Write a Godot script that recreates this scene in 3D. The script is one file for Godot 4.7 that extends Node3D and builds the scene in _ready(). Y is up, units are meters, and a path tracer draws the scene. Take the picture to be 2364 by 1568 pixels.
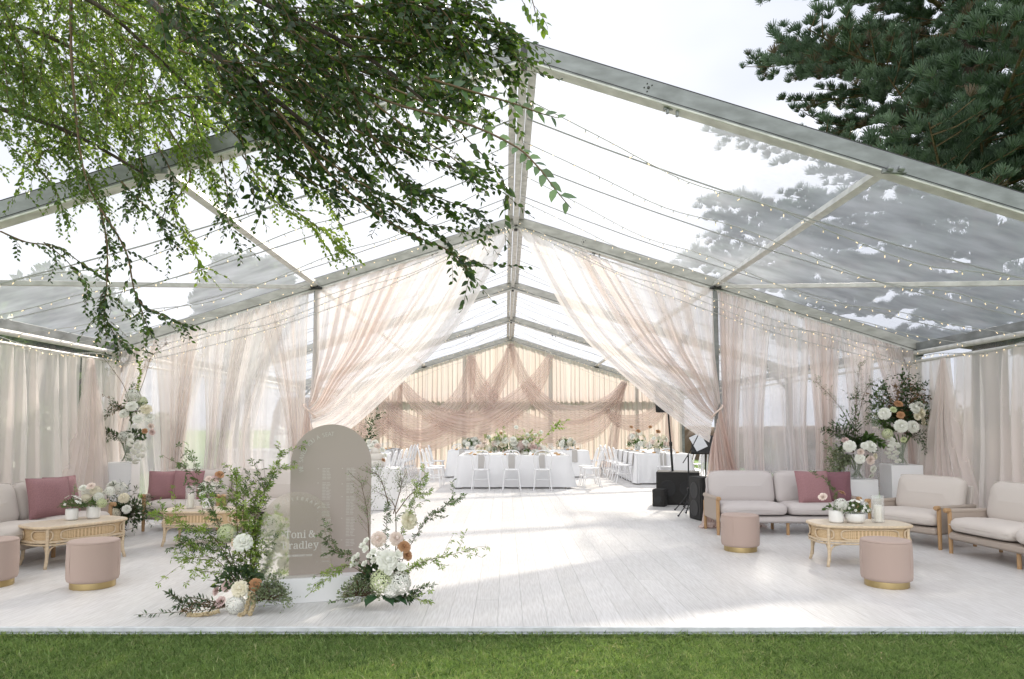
extends Node3D

# ---------------------------------------------------------------- the whole scene
func _ready() -> void:
	rng.seed = 7
	# camera: 26 mm lens, eye 1.43 m above the deck, tilted up a little, shifted up a little
	var cam := Camera3D.new()
	cam.name = "camera"
	add_child(cam)
	cam.position = Vector3(0, 1.43, 0)
	cam.rotation = Vector3(deg_to_rad(3.4), 0, 0)
	cam.projection = Camera3D.PROJECTION_FRUSTUM
	cam.near = 0.05
	cam.far = 400.0
	cam.size = 0.05 * 1568.0 / 1681.0
	cam.frustum_offset = Vector2(0.05 * 14.0 / 1681.0, 0.05 * 101.7 / 1681.0)
	cam.current = true
	# sky and sun
	var we := WorldEnvironment.new()
	we.name = "world_environment"
	var env := Environment.new()
	env.background_mode = Environment.BG_SKY
	env.sky = Sky.new()
	var pano := PanoramaSkyMaterial.new()
	pano.panorama = make_sky()
	env.sky.sky_material = pano
	env.tonemap_mode = Environment.TONE_MAPPER_LINEAR
	env.tonemap_exposure = 1.85
	env.sdfgi_enabled = true
	env.ssao_enabled = true
	env.ssil_enabled = true
	we.environment = env
	add_child(we)
	var sun := DirectionalLight3D.new()
	sun.name = "sun"
	sun.light_energy = 1.3
	sun.light_color = Color(1.0, 0.965, 0.91)
	sun.light_angular_distance = 2.5
	sun.shadow_enabled = true
	add_child(sun)
	sun.look_at_from_position(SUN * 60.0, Vector3.ZERO, Vector3.UP)
	make_materials()
	make_meshes()
	# large structure
	ground()
	deck()
	marquee()
	pine_tree()
	garden()
	# cloth
	entrance_drapes()
	sheer_panels()
	side_drapes()
	back_drapes()
	# objects
	lounge_left()
	lounge_right()
	sign_set()
	sign_flowers()
	dining()
	band_gear()
	bar()
	# small things, and the branches over the lawn
	fairy_lights()
	overhanging_tree()
	grass()

const SUN := Vector3(0.318, 0.530, -0.786)
var rng := RandomNumberGenerator.new()
var M := {}
var MESH := {}
var taken := {}

# ---------------------------------------------------------------- geometry
class Geo:
	var v := PackedVector3Array()
	var n := PackedVector3Array()
	var uv := PackedVector2Array()
	var c := PackedColorArray()
	var ix := PackedInt32Array()
	var xf := Transform3D()
	var colored := false
	var tint := Color.WHITE

	func vert(p: Vector3, q: Vector3, t := Vector2.ZERO) -> int:
		v.append(xf * p)
		n.append((xf.basis * q).normalized())
		uv.append(t)
		if colored:
			c.append(tint)
		return v.size() - 1

	func tri(a: int, b: int, d: int, out: Vector3) -> void:
		# the order is set so that the clockwise side looks along out
		if (v[d] - v[a]).cross(v[b] - v[a]).dot(xf.basis * out) >= 0.0:
			ix.append_array([a, b, d])
		else:
			ix.append_array([a, d, b])

	func grid(p: PackedVector3Array, nu: int, nv: int, closed := false, flip := false, us := 1.0, vs := 1.0, cols := PackedColorArray()) -> void:
		var b := v.size()
		for j in nv:
			var j0 := maxi(j - 1, 0)
			var j1 := mini(j + 1, nv - 1)
			for i in nu:
				var i0 := i - 1
				var i1 := i + 1
				if closed:
					if i0 < 0: i0 = nu - 2
					if i1 > nu - 1: i1 = 1
				else:
					i0 = maxi(i0, 0)
					i1 = mini(i1, nu - 1)
				var dv := p[j1 * nu + i] - p[j0 * nu + i]
				var q := (p[j * nu + i1] - p[j * nu + i0]).cross(dv)
				if q.length_squared() < 1e-18:
					var jj := j1 if j == 0 else j0
					q = (p[jj * nu + i1] - p[jj * nu + i0]).cross(dv)
					if q.length_squared() < 1e-18:
						q = dv if j > 0 else -dv
				q = q.normalized()
				v.append(xf * p[j * nu + i])
				n.append((xf.basis * (-q if flip else q)).normalized())
				uv.append(Vector2(us * i / (nu - 1), vs * j / (nv - 1)))
		if cols.size():
			c.append_array(cols)
		elif colored:
			for k in nu * nv:
				c.append(tint)
		for j in nv - 1:
			for i in nu - 1:
				var a := b + j * nu + i
				if flip:
					ix.append_array([a, a + 1, a + nu, a + 1, a + nu + 1, a + nu])
				else:
					ix.append_array([a, a + nu, a + 1, a + 1, a + nu, a + nu + 1])

	func tube(path: PackedVector3Array, rad, seg := 6, caps := true) -> void:
		var m := path.size()
		var pts := PackedVector3Array()
		var e := Vector3.UP
		var rows := 0
		for k in m:
			var t := (path[mini(k + 1, m - 1)] - path[maxi(k - 1, 0)]).normalized()
			if k == 0:
				e = Vector3.UP if absf(t.y) < 0.9 else Vector3.RIGHT
			e = (e - t * e.dot(t)).normalized()
			var f := t.cross(e)
			var r: float = rad if rad is float else rad[k]
			if k == 0 and caps:
				for s in seg + 1: pts.append(path[0])
				rows += 1
			for s in seg + 1:
				var a := TAU * s / seg
				pts.append(path[k] + (e * cos(a) + f * sin(a)) * r)
			rows += 1
			if k == m - 1 and caps:
				for s in seg + 1: pts.append(path[k])
				rows += 1
		grid(pts, seg + 1, rows, true)

	func lathe(prof: PackedVector2Array, seg := 16, sx := 1.0, sz := 1.0) -> void:
		var pts := PackedVector3Array()
		for q in prof:
			for s in seg + 1:
				var a := TAU * s / seg
				pts.append(Vector3(q.x * cos(a) * sx, q.y, -q.x * sin(a) * sz))
		grid(pts, seg + 1, prof.size(), true)

	func box(ctr: Vector3, size: Vector3, bevel := 0.0, bas := Basis()) -> void:
		var h := size * 0.5
		var id := {}
		for sx in [-1, 1]:
			for sy in [-1, 1]:
				for sz in [-1, 1]:
					var s := Vector3(sx, sy, sz)
					for k in 3:
						var p := h * s - s * bevel
						p[k] = h[k] * s[k]
						var q := Vector3.ZERO
						q[k] = s[k]
						id[[k, sx, sy, sz]] = vert(ctr + bas * p, bas * q, Vector2(p[(k + 1) % 3], p[(k + 2) % 3]))
		for k in 3:
			for s in [-1, 1]:
				var l := []
				for ab in [[-1, -1], [1, -1], [1, 1], [-1, 1]]:
					var g := [0, 0, 0]
					g[k] = s
					g[(k + 1) % 3] = ab[0]
					g[(k + 2) % 3] = ab[1]
					l.append(id[[k, g[0], g[1], g[2]]])
				var o := Vector3.ZERO
				o[k] = s
				o = bas * o
				tri(l[0], l[1], l[2], o)
				tri(l[0], l[2], l[3], o)
		if bevel <= 0.0:
			return
		for k in 3:
			var a := (k + 1) % 3
			var b := (k + 2) % 3
			for sa in [-1, 1]:
				for sb in [-1, 1]:
					var g := [0, 0, 0]
					g[a] = sa
					g[b] = sb
					var o := Vector3.ZERO
					o[a] = sa
					o[b] = sb
					o = bas * o
					g[k] = -1
					var p0: int = id[[a, g[0], g[1], g[2]]]
					var p1: int = id[[b, g[0], g[1], g[2]]]
					g[k] = 1
					var p2: int = id[[a, g[0], g[1], g[2]]]
					var p3: int = id[[b, g[0], g[1], g[2]]]
					tri(p0, p1, p3, o)
					tri(p0, p3, p2, o)
		for sx in [-1, 1]:
			for sy in [-1, 1]:
				for sz in [-1, 1]:
					tri(id[[0, sx, sy, sz]], id[[1, sx, sy, sz]], id[[2, sx, sy, sz]], bas * Vector3(sx, sy, sz))

	func bar(a: Vector3, b: Vector3, w: float, h: float, bevel := 0.0, up := Vector3.UP) -> void:
		# a beam of width w and height h from a to b
		var z := (b - a).normalized()
		var x := up.cross(z).normalized()
		var y := z.cross(x)
		box((a + b) * 0.5, Vector3(w, h, (b - a).length()), bevel, Basis(x, y, z))

	func blob(ctr: Vector3, r: Vector3, nu := 8, nv := 6, power := 1.0, bas := Basis()) -> void:
		# an ellipsoid; power < 1 makes it boxier
		var pts := PackedVector3Array()
		for j in nv:
			var t := -PI / 2 + PI * j / (nv - 1)
			for i in nu + 1:
				var a := TAU * i / nu
				var q := Vector3(cos(t) * cos(a), sin(t), -cos(t) * sin(a))
				q = Vector3(signf(q.x) * pow(absf(q.x), power), signf(q.y) * pow(absf(q.y), power), signf(q.z) * pow(absf(q.z), power))
				pts.append(ctr + bas * (q * r))
		grid(pts, nu + 1, nv, true)

	func prism(poly: PackedVector2Array, z0: float, z1: float) -> void:
		# a flat outline in x and y, given thickness along z
		var t := Geometry2D.triangulate_polygon(poly)
		for s in [[z1, 1.0], [z0, -1.0]]:
			var b := v.size()
			var o := Vector3(0, 0, s[1])
			for q in poly:
				vert(Vector3(q.x, q.y, s[0]), o, q)
			for k in range(0, t.size(), 3):
				tri(b + t[k], b + t[k + 1], b + t[k + 2], o)
		var m := poly.size()
		var turn := -1.0 if Geometry2D.is_polygon_clockwise(poly) else 1.0
		for k in m:
			var p := poly[k]
			var q := poly[(k + 1) % m]
			var o := Vector3(q.y - p.y, p.x - q.x, 0) * turn
			var a := vert(Vector3(p.x, p.y, z0), o, p)
			var b := vert(Vector3(q.x, q.y, z0), o, q)
			var d := vert(Vector3(q.x, q.y, z1), o, q)
			var e := vert(Vector3(p.x, p.y, z1), o, p)
			tri(a, b, d, o)
			tri(a, d, e, o)

	func mesh() -> ArrayMesh:
		var a := []
		a.resize(Mesh.ARRAY_MAX)
		a[Mesh.ARRAY_VERTEX] = v
		a[Mesh.ARRAY_NORMAL] = n
		a[Mesh.ARRAY_TEX_UV] = uv
		if c.size() == v.size():
			a[Mesh.ARRAY_COLOR] = c
		a[Mesh.ARRAY_INDEX] = ix
		var m := ArrayMesh.new()
		m.add_surface_from_arrays(Mesh.PRIMITIVE_TRIANGLES, a)
		return m

# many leaves (one instanced mesh of each kind) and the stems that carry them
class Spray:
	var leaves := {}
	var stems := Geo.new()

	func leaf(kind: String, at: Vector3, along: Vector3, facing: Vector3, size: float, col: Color) -> void:
		if not leaves.has(kind):
			leaves[kind] = PackedFloat32Array()
		var y := along.normalized()
		var x := y.cross(facing)
		if x.length_squared() < 1e-6:
			x = y.cross(Vector3(0.3, 0.2, 0.9))
		x = x.normalized()
		var z := x.cross(y)
		x *= size
		y *= size
		z *= size
		leaves[kind].append_array(PackedFloat32Array([x.x, y.x, z.x, at.x, x.y, y.y, z.y, at.y, x.z, y.z, z.z, at.z, col.r, col.g, col.b, 1.0]))

func numbered(called: String) -> String:
	var k: int = taken.get(called, 0)
	taken[called] = k + 1
	return called if k == 0 else "%s_%03d" % [called, k]

func tag(o: Node, label := "", category := "", group := "", kind := "") -> void:
	if label: o.set_meta("label", label)
	if category: o.set_meta("category", category)
	if group: o.set_meta("group", group)
	if kind: o.set_meta("kind", kind)

func thing(called: String, label: String, category: String, at := Vector3.ZERO, turn := 0.0, group := "") -> Node3D:
	var o := Node3D.new()
	o.name = numbered(called)
	add_child(o)
	o.position = at
	o.rotation_degrees.y = turn
	tag(o, label, category, group)
	return o

func copy(src: Node3D, called: String, label: String, at: Vector3, turn := 0.0) -> Node3D:
	var o: Node3D = src.duplicate()
	o.name = numbered(called)
	add_child(o)
	o.position = at
	o.rotation_degrees.y = turn
	o.set_meta("label", label)
	return o

func part(parent: Node, called: String, mesh: Mesh, mat: Material) -> MeshInstance3D:
	var o := MeshInstance3D.new()
	o.name = numbered(called) if parent == self else called
	o.mesh = mesh
	o.material_override = mat
	parent.add_child(o, true)
	return o

func put(parent: Node, called: String, g: Geo, mat: Material) -> MeshInstance3D:
	return part(parent, called, g.mesh(), mat)

func many(parent: Node, called: String, mesh: Mesh, mat: Material, buf: PackedFloat32Array) -> MultiMeshInstance3D:
	var mm := MultiMesh.new()
	mm.transform_format = MultiMesh.TRANSFORM_3D
	mm.use_colors = true
	mm.mesh = mesh
	mm.instance_count = buf.size() / 16
	mm.buffer = buf
	var o := MultiMeshInstance3D.new()
	o.name = numbered(called) if parent == self else called
	o.multimesh = mm
	o.material_override = mat
	o.set_meta("kind", "stuff")
	parent.add_child(o, true)
	return o

func put_spray(parent: Node, s: Spray, stem_mat: Material, leaf_mat := "leaf") -> void:
	if s.stems.v.size():
		put(parent, "stems", s.stems, stem_mat)
	for k in s.leaves:
		many(parent, "foliage", MESH[k], M[leaf_mat], s.leaves[k])

func rnd(a: float, b: float) -> float:
	return rng.randf_range(a, b)

func rdir() -> Vector3:
	return Vector3(rng.randfn(), rng.randfn(), rng.randfn()).normalized()

func V(x: float, y: float, z: float) -> Vector3:
	return Vector3(x, y, z)

func curve(keys: Array, steps: int) -> PackedVector3Array:
	# a smooth line through the keys
	var out := PackedVector3Array()
	var m := keys.size()
	for k in steps + 1:
		var t := float(k) / steps * (m - 1)
		var i := mini(int(t), m - 2)
		var a: Vector3 = keys[maxi(i - 1, 0)]
		var b: Vector3 = keys[i]
		var c: Vector3 = keys[i + 1]
		var d: Vector3 = keys[mini(i + 2, m - 1)]
		out.append(b.cubic_interpolate(c, a, d, t - i))
	return out

func tubed(keys: Array, r: float, steps := 12, seg := 6) -> Geo:
	var g := Geo.new()
	g.tube(curve(keys, steps), r, seg)
	return g

# ---------------------------------------------------------------- sky
func make_sky() -> ImageTexture:
	var w := 1024
	var h := 512
	var im := Image.create(w, h, false, Image.FORMAT_RGBAF)
	var nz := FastNoiseLite.new()
	nz.seed = 3
	nz.noise_type = FastNoiseLite.TYPE_SIMPLEX_SMOOTH
	nz.frequency = 1.1
	nz.fractal_octaves = 5
	for y in h:
		var el := PI / 2 - PI * (y + 0.5) / h
		for x in w:
			var az := TAU * (x + 0.5) / w - PI      # the middle column looks along -z
			var d := Vector3(sin(az) * cos(el), sin(el), -cos(az) * cos(el))
			var c: Color
			if d.y < 0.0:
				c = Color(0.42, 0.44, 0.42)
			else:
				var cl := nz.get_noise_3d(d.x * 1.4, d.y * 3.0, d.z * 1.4) * 0.5 + 0.5
				var near := maxf(d.dot(SUN), 0.0)
				var glow := pow(near, 2.0) * 0.30 + pow(near, 5.0) * 0.40 + pow(near, 24.0) * 0.6
				var blue := Color(0.44, 0.465, 0.53)
				var pale := Color(0.58, 0.595, 0.64)
				c = blue.lerp(pale, clampf(smoothstep(0.25, 0.75, cl) * 0.8 + 0.3 - d.y * 0.25, 0.0, 1.0))
				c += Color(1.0, 0.98, 0.95) * glow
			c.a = 1.0
			im.set_pixel(x, y, c)
	return ImageTexture.create_from_image(im)

# ---------------------------------------------------------------- materials
func lin(r: float, g: float, b: float, a := 1.0) -> Color:
	var c := Color(r, g, b, a).linear_to_srgb()
	c.a = a
	return c

func mat(called: String, c: Color, rough := 0.7, opts := {}) -> StandardMaterial3D:
	var m := StandardMaterial3D.new()
	m.resource_name = called
	m.albedo_color = c
	m.roughness = rough
	for k in opts:
		m.set(k, opts[k])
	M[called] = m
	return m

func noise_tex(freq: float, oct: int, lo: Color, hi: Color, size := 512, seed_ := 1, kind := FastNoiseLite.TYPE_SIMPLEX_SMOOTH) -> NoiseTexture2D:
	var t := NoiseTexture2D.new()
	t.width = size
	t.height = size
	t.seamless = true
	var f := FastNoiseLite.new()
	f.seed = seed_
	f.noise_type = kind
	f.frequency = freq
	f.fractal_octaves = oct
	t.noise = f
	var g := Gradient.new()
	g.set_color(0, lo)
	g.set_color(1, hi)
	t.color_ramp = g
	return t

func make_materials() -> void:
	var grey := func(a: float) -> Color: return Color(a, a, a)
	var fine := noise_tex(0.12, 4, grey.call(0.0), grey.call(1.0), 512, 4)
	var soft := noise_tex(0.012, 4, grey.call(0.84), grey.call(1.0), 512, 9)
	var grain := noise_tex(0.02, 5, Color(0.855, 0.845, 0.835), Color(1, 1, 1), 1024, 11)
	var tri := {"uv1_triplanar": true, "uv1_world_triplanar": true}
	# deck boards: pale whitewashed oak, grain along z
	for k in 5:
		var t: float = [0.0, 0.05, -0.045, 0.02, -0.025][k]
		mat("board_%d" % k, lin(0.765 + t * 0.5, 0.755 + t * 0.5, 0.745 + t * 0.55), 0.42, tri.merged({"albedo_texture": grain, "uv1_scale": V(3.1, 1.0, 0.17), "uv1_offset": V(0.13 * k, 0.0, 0.29 * k), "roughness_texture": soft}))
	mat("gap", lin(0.70, 0.69, 0.67), 0.9)
	mat("edge_grey", lin(0.42, 0.44, 0.46), 0.5)
	mat("edge_white", lin(0.72, 0.74, 0.75), 0.45, tri.merged({"albedo_texture": soft}))
	mat("lawn", lin(1, 1, 1), 1.0, tri.merged({"albedo_texture": noise_tex(0.03, 5, Color(0.34, 0.46, 0.18), Color(0.48, 0.59, 0.28), 1024, 21), "uv1_scale": V(0.7, 0.7, 0.7)}))
	mat("blade", Color.WHITE, 0.6, {"vertex_color_use_as_albedo": true, "backlight_enabled": true, "backlight": Color(0.9, 0.9, 0.6)})
	# marquee
	var scuff := noise_tex(0.01, 6, Color(0.80, 0.80, 0.79), Color(1, 1, 1), 512, 31)
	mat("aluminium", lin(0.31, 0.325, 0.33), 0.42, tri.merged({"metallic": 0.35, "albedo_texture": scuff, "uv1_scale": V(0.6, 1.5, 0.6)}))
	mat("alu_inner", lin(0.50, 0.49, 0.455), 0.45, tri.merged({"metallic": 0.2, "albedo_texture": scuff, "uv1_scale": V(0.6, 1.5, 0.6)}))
	mat("alu_bright", lin(0.74, 0.73, 0.70), 0.4, tri.merged({"metallic": 0.15, "albedo_texture": scuff}))
	mat("steel_dark", lin(0.06, 0.06, 0.06), 0.5, {"metallic": 0.5})
	var haze := noise_tex(0.007, 5, Color(1, 1, 1, 0.33), Color(1, 1, 1, 0.54), 512, 41)
	mat("roof_film", lin(0.83, 0.86, 0.92, 1.0), 0.35, {"transparency": BaseMaterial3D.TRANSPARENCY_ALPHA, "albedo_texture": haze, "uv1_scale": V(2.0, 3.0, 1.0), "backlight_enabled": true, "backlight": Color(1, 1, 1)})
	mat("wall_film", Color(0.9, 0.93, 0.97, 0.12), 0.06, {"transparency": BaseMaterial3D.TRANSPARENCY_ALPHA})
	mat("strap", lin(0.42, 0.43, 0.44), 0.7)
	mat("cable", lin(0.42, 0.42, 0.40), 0.6)
	mat("lamp_tip", Color(1.0, 0.9, 0.72), 0.4, {"emission_enabled": true, "emission": Color(1.0, 0.89, 0.72), "emission_energy_multiplier": 0.55})
	# cloth
	var cl := {"transparency": BaseMaterial3D.TRANSPARENCY_ALPHA, "vertex_color_use_as_albedo": true, "backlight_enabled": true, "backlight": Color(1, 1, 1)}
	mat("sheer", Color.WHITE, 0.85, cl)
	mat("lining", Color.WHITE, 0.9, cl)
	mat("tie", lin(0.74, 0.60, 0.53), 0.9)
	mat("tablecloth", lin(0.80, 0.80, 0.81), 0.85)
	mat("napkin", lin(0.47, 0.45, 0.43), 0.9)
	# furniture
	var weave := {"uv1_triplanar": true, "uv1_scale": V(9, 9, 9), "heightmap_enabled": true, "heightmap_texture": fine, "heightmap_scale": 0.12}
	mat("linen", lin(0.60, 0.545, 0.50), 0.95, weave.merged({"rim_enabled": true, "rim": 0.25, "rim_tint": 0.6}))
	mat("linen_grey", lin(0.53, 0.485, 0.47), 0.95, weave.merged({"rim_enabled": true, "rim": 0.25, "rim_tint": 0.6}))
	mat("frame_cloth", lin(0.40, 0.335, 0.285), 0.9, weave)
	mat("velvet", lin(0.36, 0.185, 0.195), 0.8, weave.merged({"rim_enabled": true, "rim": 0.8, "rim_tint": 0.6, "albedo_texture": soft}))
	mat("velvet_dark", lin(0.22, 0.095, 0.115), 0.8, weave.merged({"rim_enabled": true, "rim": 0.7, "rim_tint": 0.6, "albedo_texture": soft}))
	mat("ottoman_cloth", lin(0.43, 0.325, 0.278), 0.9, weave.merged({"rim_enabled": true, "rim": 0.4, "rim_tint": 0.5}))
	mat("brass", lin(0.47, 0.36, 0.18), 0.38, {"metallic": 1.0})
	mat("oak", lin(0.50, 0.31, 0.155), 0.55, {"albedo_texture": grain, "uv1_triplanar": true, "uv1_scale": V(6, 0.8, 6)})
	mat("rattan", lin(0.72, 0.57, 0.39), 0.5, {"albedo_texture": soft, "uv1_triplanar": true, "uv1_scale": V(4, 4, 4)})
	mat("table_top", lin(0.76, 0.66, 0.53), 0.45, {"albedo_texture": grain, "uv1_triplanar": true, "uv1_scale": V(0.8, 4, 4)})
	mat("cane", lin(0.68, 0.51, 0.31), 0.6, {"albedo_texture": cane_image(), "uv1_scale": V(96, 5, 1)})
	mat("paint_white", lin(0.80, 0.80, 0.80), 0.5)
	mat("chair_white", lin(0.84, 0.84, 0.85), 0.45)
	mat("ceramic", lin(0.80, 0.79, 0.77), 0.35, {"clearcoat_enabled": true, "clearcoat": 0.3})
	mat("wax", lin(0.84, 0.80, 0.72), 0.6, {"backlight_enabled": true, "backlight": Color(0.3, 0.28, 0.22)})
	mat("glass", Color(0.96, 0.98, 0.97, 0.10), 0.03, {"transparency": BaseMaterial3D.TRANSPARENCY_ALPHA})
	mat("taupe", lin(0.43, 0.36, 0.33), 0.5)
	mat("frosted", lin(0.95, 0.93, 0.89, 0.07), 0.24, {"refraction_enabled": true, "refraction_scale": 0.02, "transparency": BaseMaterial3D.TRANSPARENCY_ALPHA})
	mat("print", lin(0.60, 0.58, 0.55), 0.6)
	mat("print_white", lin(0.62, 0.60, 0.57), 0.6)
	mat("black", lin(0.012, 0.012, 0.013), 0.55)
	mat("black_soft", lin(0.022, 0.021, 0.02), 0.8, weave)
	mat("sheet", lin(0.75, 0.77, 0.8), 0.8)
	mat("cake", lin(0.80, 0.77, 0.72), 0.6)
	mat("guitar_wood", lin(0.32, 0.16, 0.05), 0.3, {"clearcoat_enabled": true, "clearcoat": 0.5})
	mat("bread", lin(0.58, 0.36, 0.18), 0.8)
	# plants
	var both := {"vertex_color_use_as_albedo": true, "backlight_enabled": true}
	mat("leaf", Color.WHITE, 0.45, both.merged({"backlight": Color(0.75, 0.8, 0.5)}))
	mat("leaf_glossy", Color.WHITE, 0.32, both.merged({"backlight": Color(1.0, 1.0, 0.6)}))
	for k in 3:
		mat("big_leaf_%d" % k, lin(0.045 + 0.03 * k, 0.095 + 0.05 * k, 0.045 + 0.012 * k), 0.34, {"backlight_enabled": true, "backlight": Color(0.3, 0.33, 0.2)})
	mat("petal", Color.WHITE, 0.75, {"backlight_enabled": true, "backlight": Color(0.5, 0.5, 0.5)})
	for p in [["white", 0.82, 0.82, 0.76], ["cream", 0.80, 0.74, 0.58], ["blush", 0.78, 0.65, 0.59], ["mauve", 0.64, 0.47, 0.45], ["rust", 0.44, 0.22, 0.105], ["lime", 0.62, 0.68, 0.40], ["tan", 0.50, 0.40, 0.24]]:
		mat("petal_" + p[0], lin(p[1], p[2], p[3]), 0.75, {"backlight_enabled": true, "backlight": Color(0.55, 0.55, 0.5)})
	mat("stem", lin(0.10, 0.15, 0.045), 0.7)
	mat("twig", lin(0.12, 0.075, 0.04), 0.8)
	var bark := noise_tex(0.03, 5, Color(0.45, 0.42, 0.38), Color(1, 1, 1), 512, 51)
	mat("bark", lin(0.09, 0.065, 0.045), 0.9, {"albedo_texture": bark, "uv1_triplanar": true, "uv1_scale": V(3, 1, 3)})
	mat("bark_yellow", lin(0.30, 0.23, 0.12), 0.9, {"albedo_texture": bark, "uv1_triplanar": true, "uv1_scale": V(1, 1, 1)})
	mat("needle", Color.WHITE, 0.6, both.merged({"backlight": Color(0.25, 0.3, 0.2)}))
	mat("earth_wall", lin(0.20, 0.125, 0.075), 0.95, tri.merged({"albedo_texture": bark, "uv1_scale": V(1.5, 1.5, 1.5)}))

func cane_image() -> ImageTexture:
	# open woven cane: strands in two directions and the diagonals between them
	var s := 64
	var im := Image.create(s, s, false, Image.FORMAT_RGB8)
	for y in s:
		for x in s:
			var fx := absf(fmod(x + 0.5, 32.0) - 16.0)
			var fy := absf(fmod(y + 0.5, 32.0) - 16.0)
			var d := absf(fmod(x + y + 0.5, 32.0) - 16.0)
			var e := absf(fmod(x - y + 64.5, 32.0) - 16.0)
			var on := fx > 11.0 or fy > 11.0 or d < 2.5 or e < 2.5
			im.set_pixel(x, y, Color(1, 1, 1) if on else Color(0.74, 0.68, 0.60))
	return ImageTexture.create_from_image(im)

# ---------------------------------------------------------------- small shared meshes
func leaf_mesh(w: float, fold := 0.12, bend := 0.12) -> ArrayMesh:
	# a pointed leaf of length 1 along +y, folded along its midrib
	var g := Geo.new()
	var ys := [0.0, 0.28, 0.62, 1.0]
	var ws := [0.0, 0.95, 0.8, 0.0]
	var pts := PackedVector3Array()
	for k in 4:
		for s in [-1, 0, 1]:
			pts.append(V(w * 0.5 * ws[k] * s, ys[k], fold * w * ws[k] * absf(s) - bend * ys[k] * ys[k]))
	g.grid(pts, 3, 4)
	return g.mesh()

func palm_leaf() -> ArrayMesh:
	# a maple-like leaf: five pointed lobes from one stalk
	var g := Geo.new()
	for a in [-1.75, -0.85, 0.0, 0.85, 1.75]:
		var l: float = 1.0 - 0.22 * absf(a)
		var d := V(sin(a), cos(a), 0)
		var s := V(cos(a), -sin(a), 0) * 0.13 * l
		var o := V(0, 0.18, 0)
		var a0 := g.vert(o, Vector3.BACK)
		var a1 := g.vert(o + d * l * 0.5 + s + V(0, 0, 0.05), Vector3.BACK)
		var a2 := g.vert(o + d * l * 0.85 - V(0, 0, 0.1), Vector3.BACK)
		var a3 := g.vert(o + d * l * 0.5 - s + V(0, 0, 0.05), Vector3.BACK)
		g.tri(a0, a1, a2, Vector3.BACK)
		g.tri(a0, a2, a3, Vector3.BACK)
	return g.mesh()

func bloom(rings: Array, curl := 0.18, bud := 0.0) -> ArrayMesh:
	# rings of cupped petals; each ring is [petals, lean in degrees, length, width factor]
	var g := Geo.new()
	var r0 := RandomNumberGenerator.new()
	r0.seed = 5
	var turn := 0.0
	for ring in rings:
		var m: int = ring[0]
		var lean := deg_to_rad(ring[1])
		turn += 0.6
		for k in m:
			var a0 := turn + TAU * k / m + r0.randf_range(-0.1, 0.1)
			var half: float = TAU / m * 0.5 * ring[3]
			var le := lean + r0.randf_range(-0.1, 0.1)
			var pts := PackedVector3Array()
			for j in 4:
				var t: float = [0.0, 0.4, 0.78, 1.0][j]
				var wid: float = [0.35, 0.9, 1.0, 0.55][j]
				var bend := le * (0.55 + 0.5 * t)
				var rho: float = 0.05 + ring[2] * t * sin(bend)
				var hh: float = ring[2] * t * cos(bend)
				for i in 5:
					var s := -1.0 + 0.5 * i
					var a := a0 + s * half * wid
					var out := curl * t * t * (0.4 + 0.6 * absf(s))
					pts.append(V((rho + out * 0.5) * cos(a), hh - out * 0.35 * absf(s), (rho + out * 0.5) * -sin(a)))
			g.grid(pts, 5, 4)
	if bud > 0.0:
		g.blob(V(0, bud * 1.25, 0), V(bud, bud * 1.1, bud), 7, 5)
	return g.mesh()

func floret_ball(m: int, cover: float, size: float) -> ArrayMesh:
	# a head of many four-petalled florets, like a hydrangea
	var g := Geo.new()
	var r0 := RandomNumberGenerator.new()
	r0.seed = 8
	for k in m:
		var y := 1.0 - (k + 0.5) / m * cover
		var rr := sqrt(maxf(0.0, 1.0 - y * y))
		var a := k * 2.39996
		var nn := V(rr * cos(a), y, rr * sin(a))
		var x := nn.cross(V(0.3, 0.9, 0.2)).normalized().rotated(nn, r0.randf() * TAU)
		var z := nn.cross(x)
		var ctr := nn * r0.randf_range(0.86, 1.02)
		for q in 4:
			var d := x.rotated(nn, TAU * q / 4)
			var s := nn.cross(d)
			var b0 := g.vert(ctr, nn)
			var b1 := g.vert(ctr + d * size * 0.7 + s * size * 0.45 + nn * 0.05, nn)
			var b2 := g.vert(ctr + d * size * 1.1 - nn * 0.03, nn)
			var b3 := g.vert(ctr + d * size * 0.7 - s * size * 0.45 + nn * 0.05, nn)
			g.tri(b0, b1, b2, nn)
			g.tri(b0, b2, b3, nn)
	return g.mesh()

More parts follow.
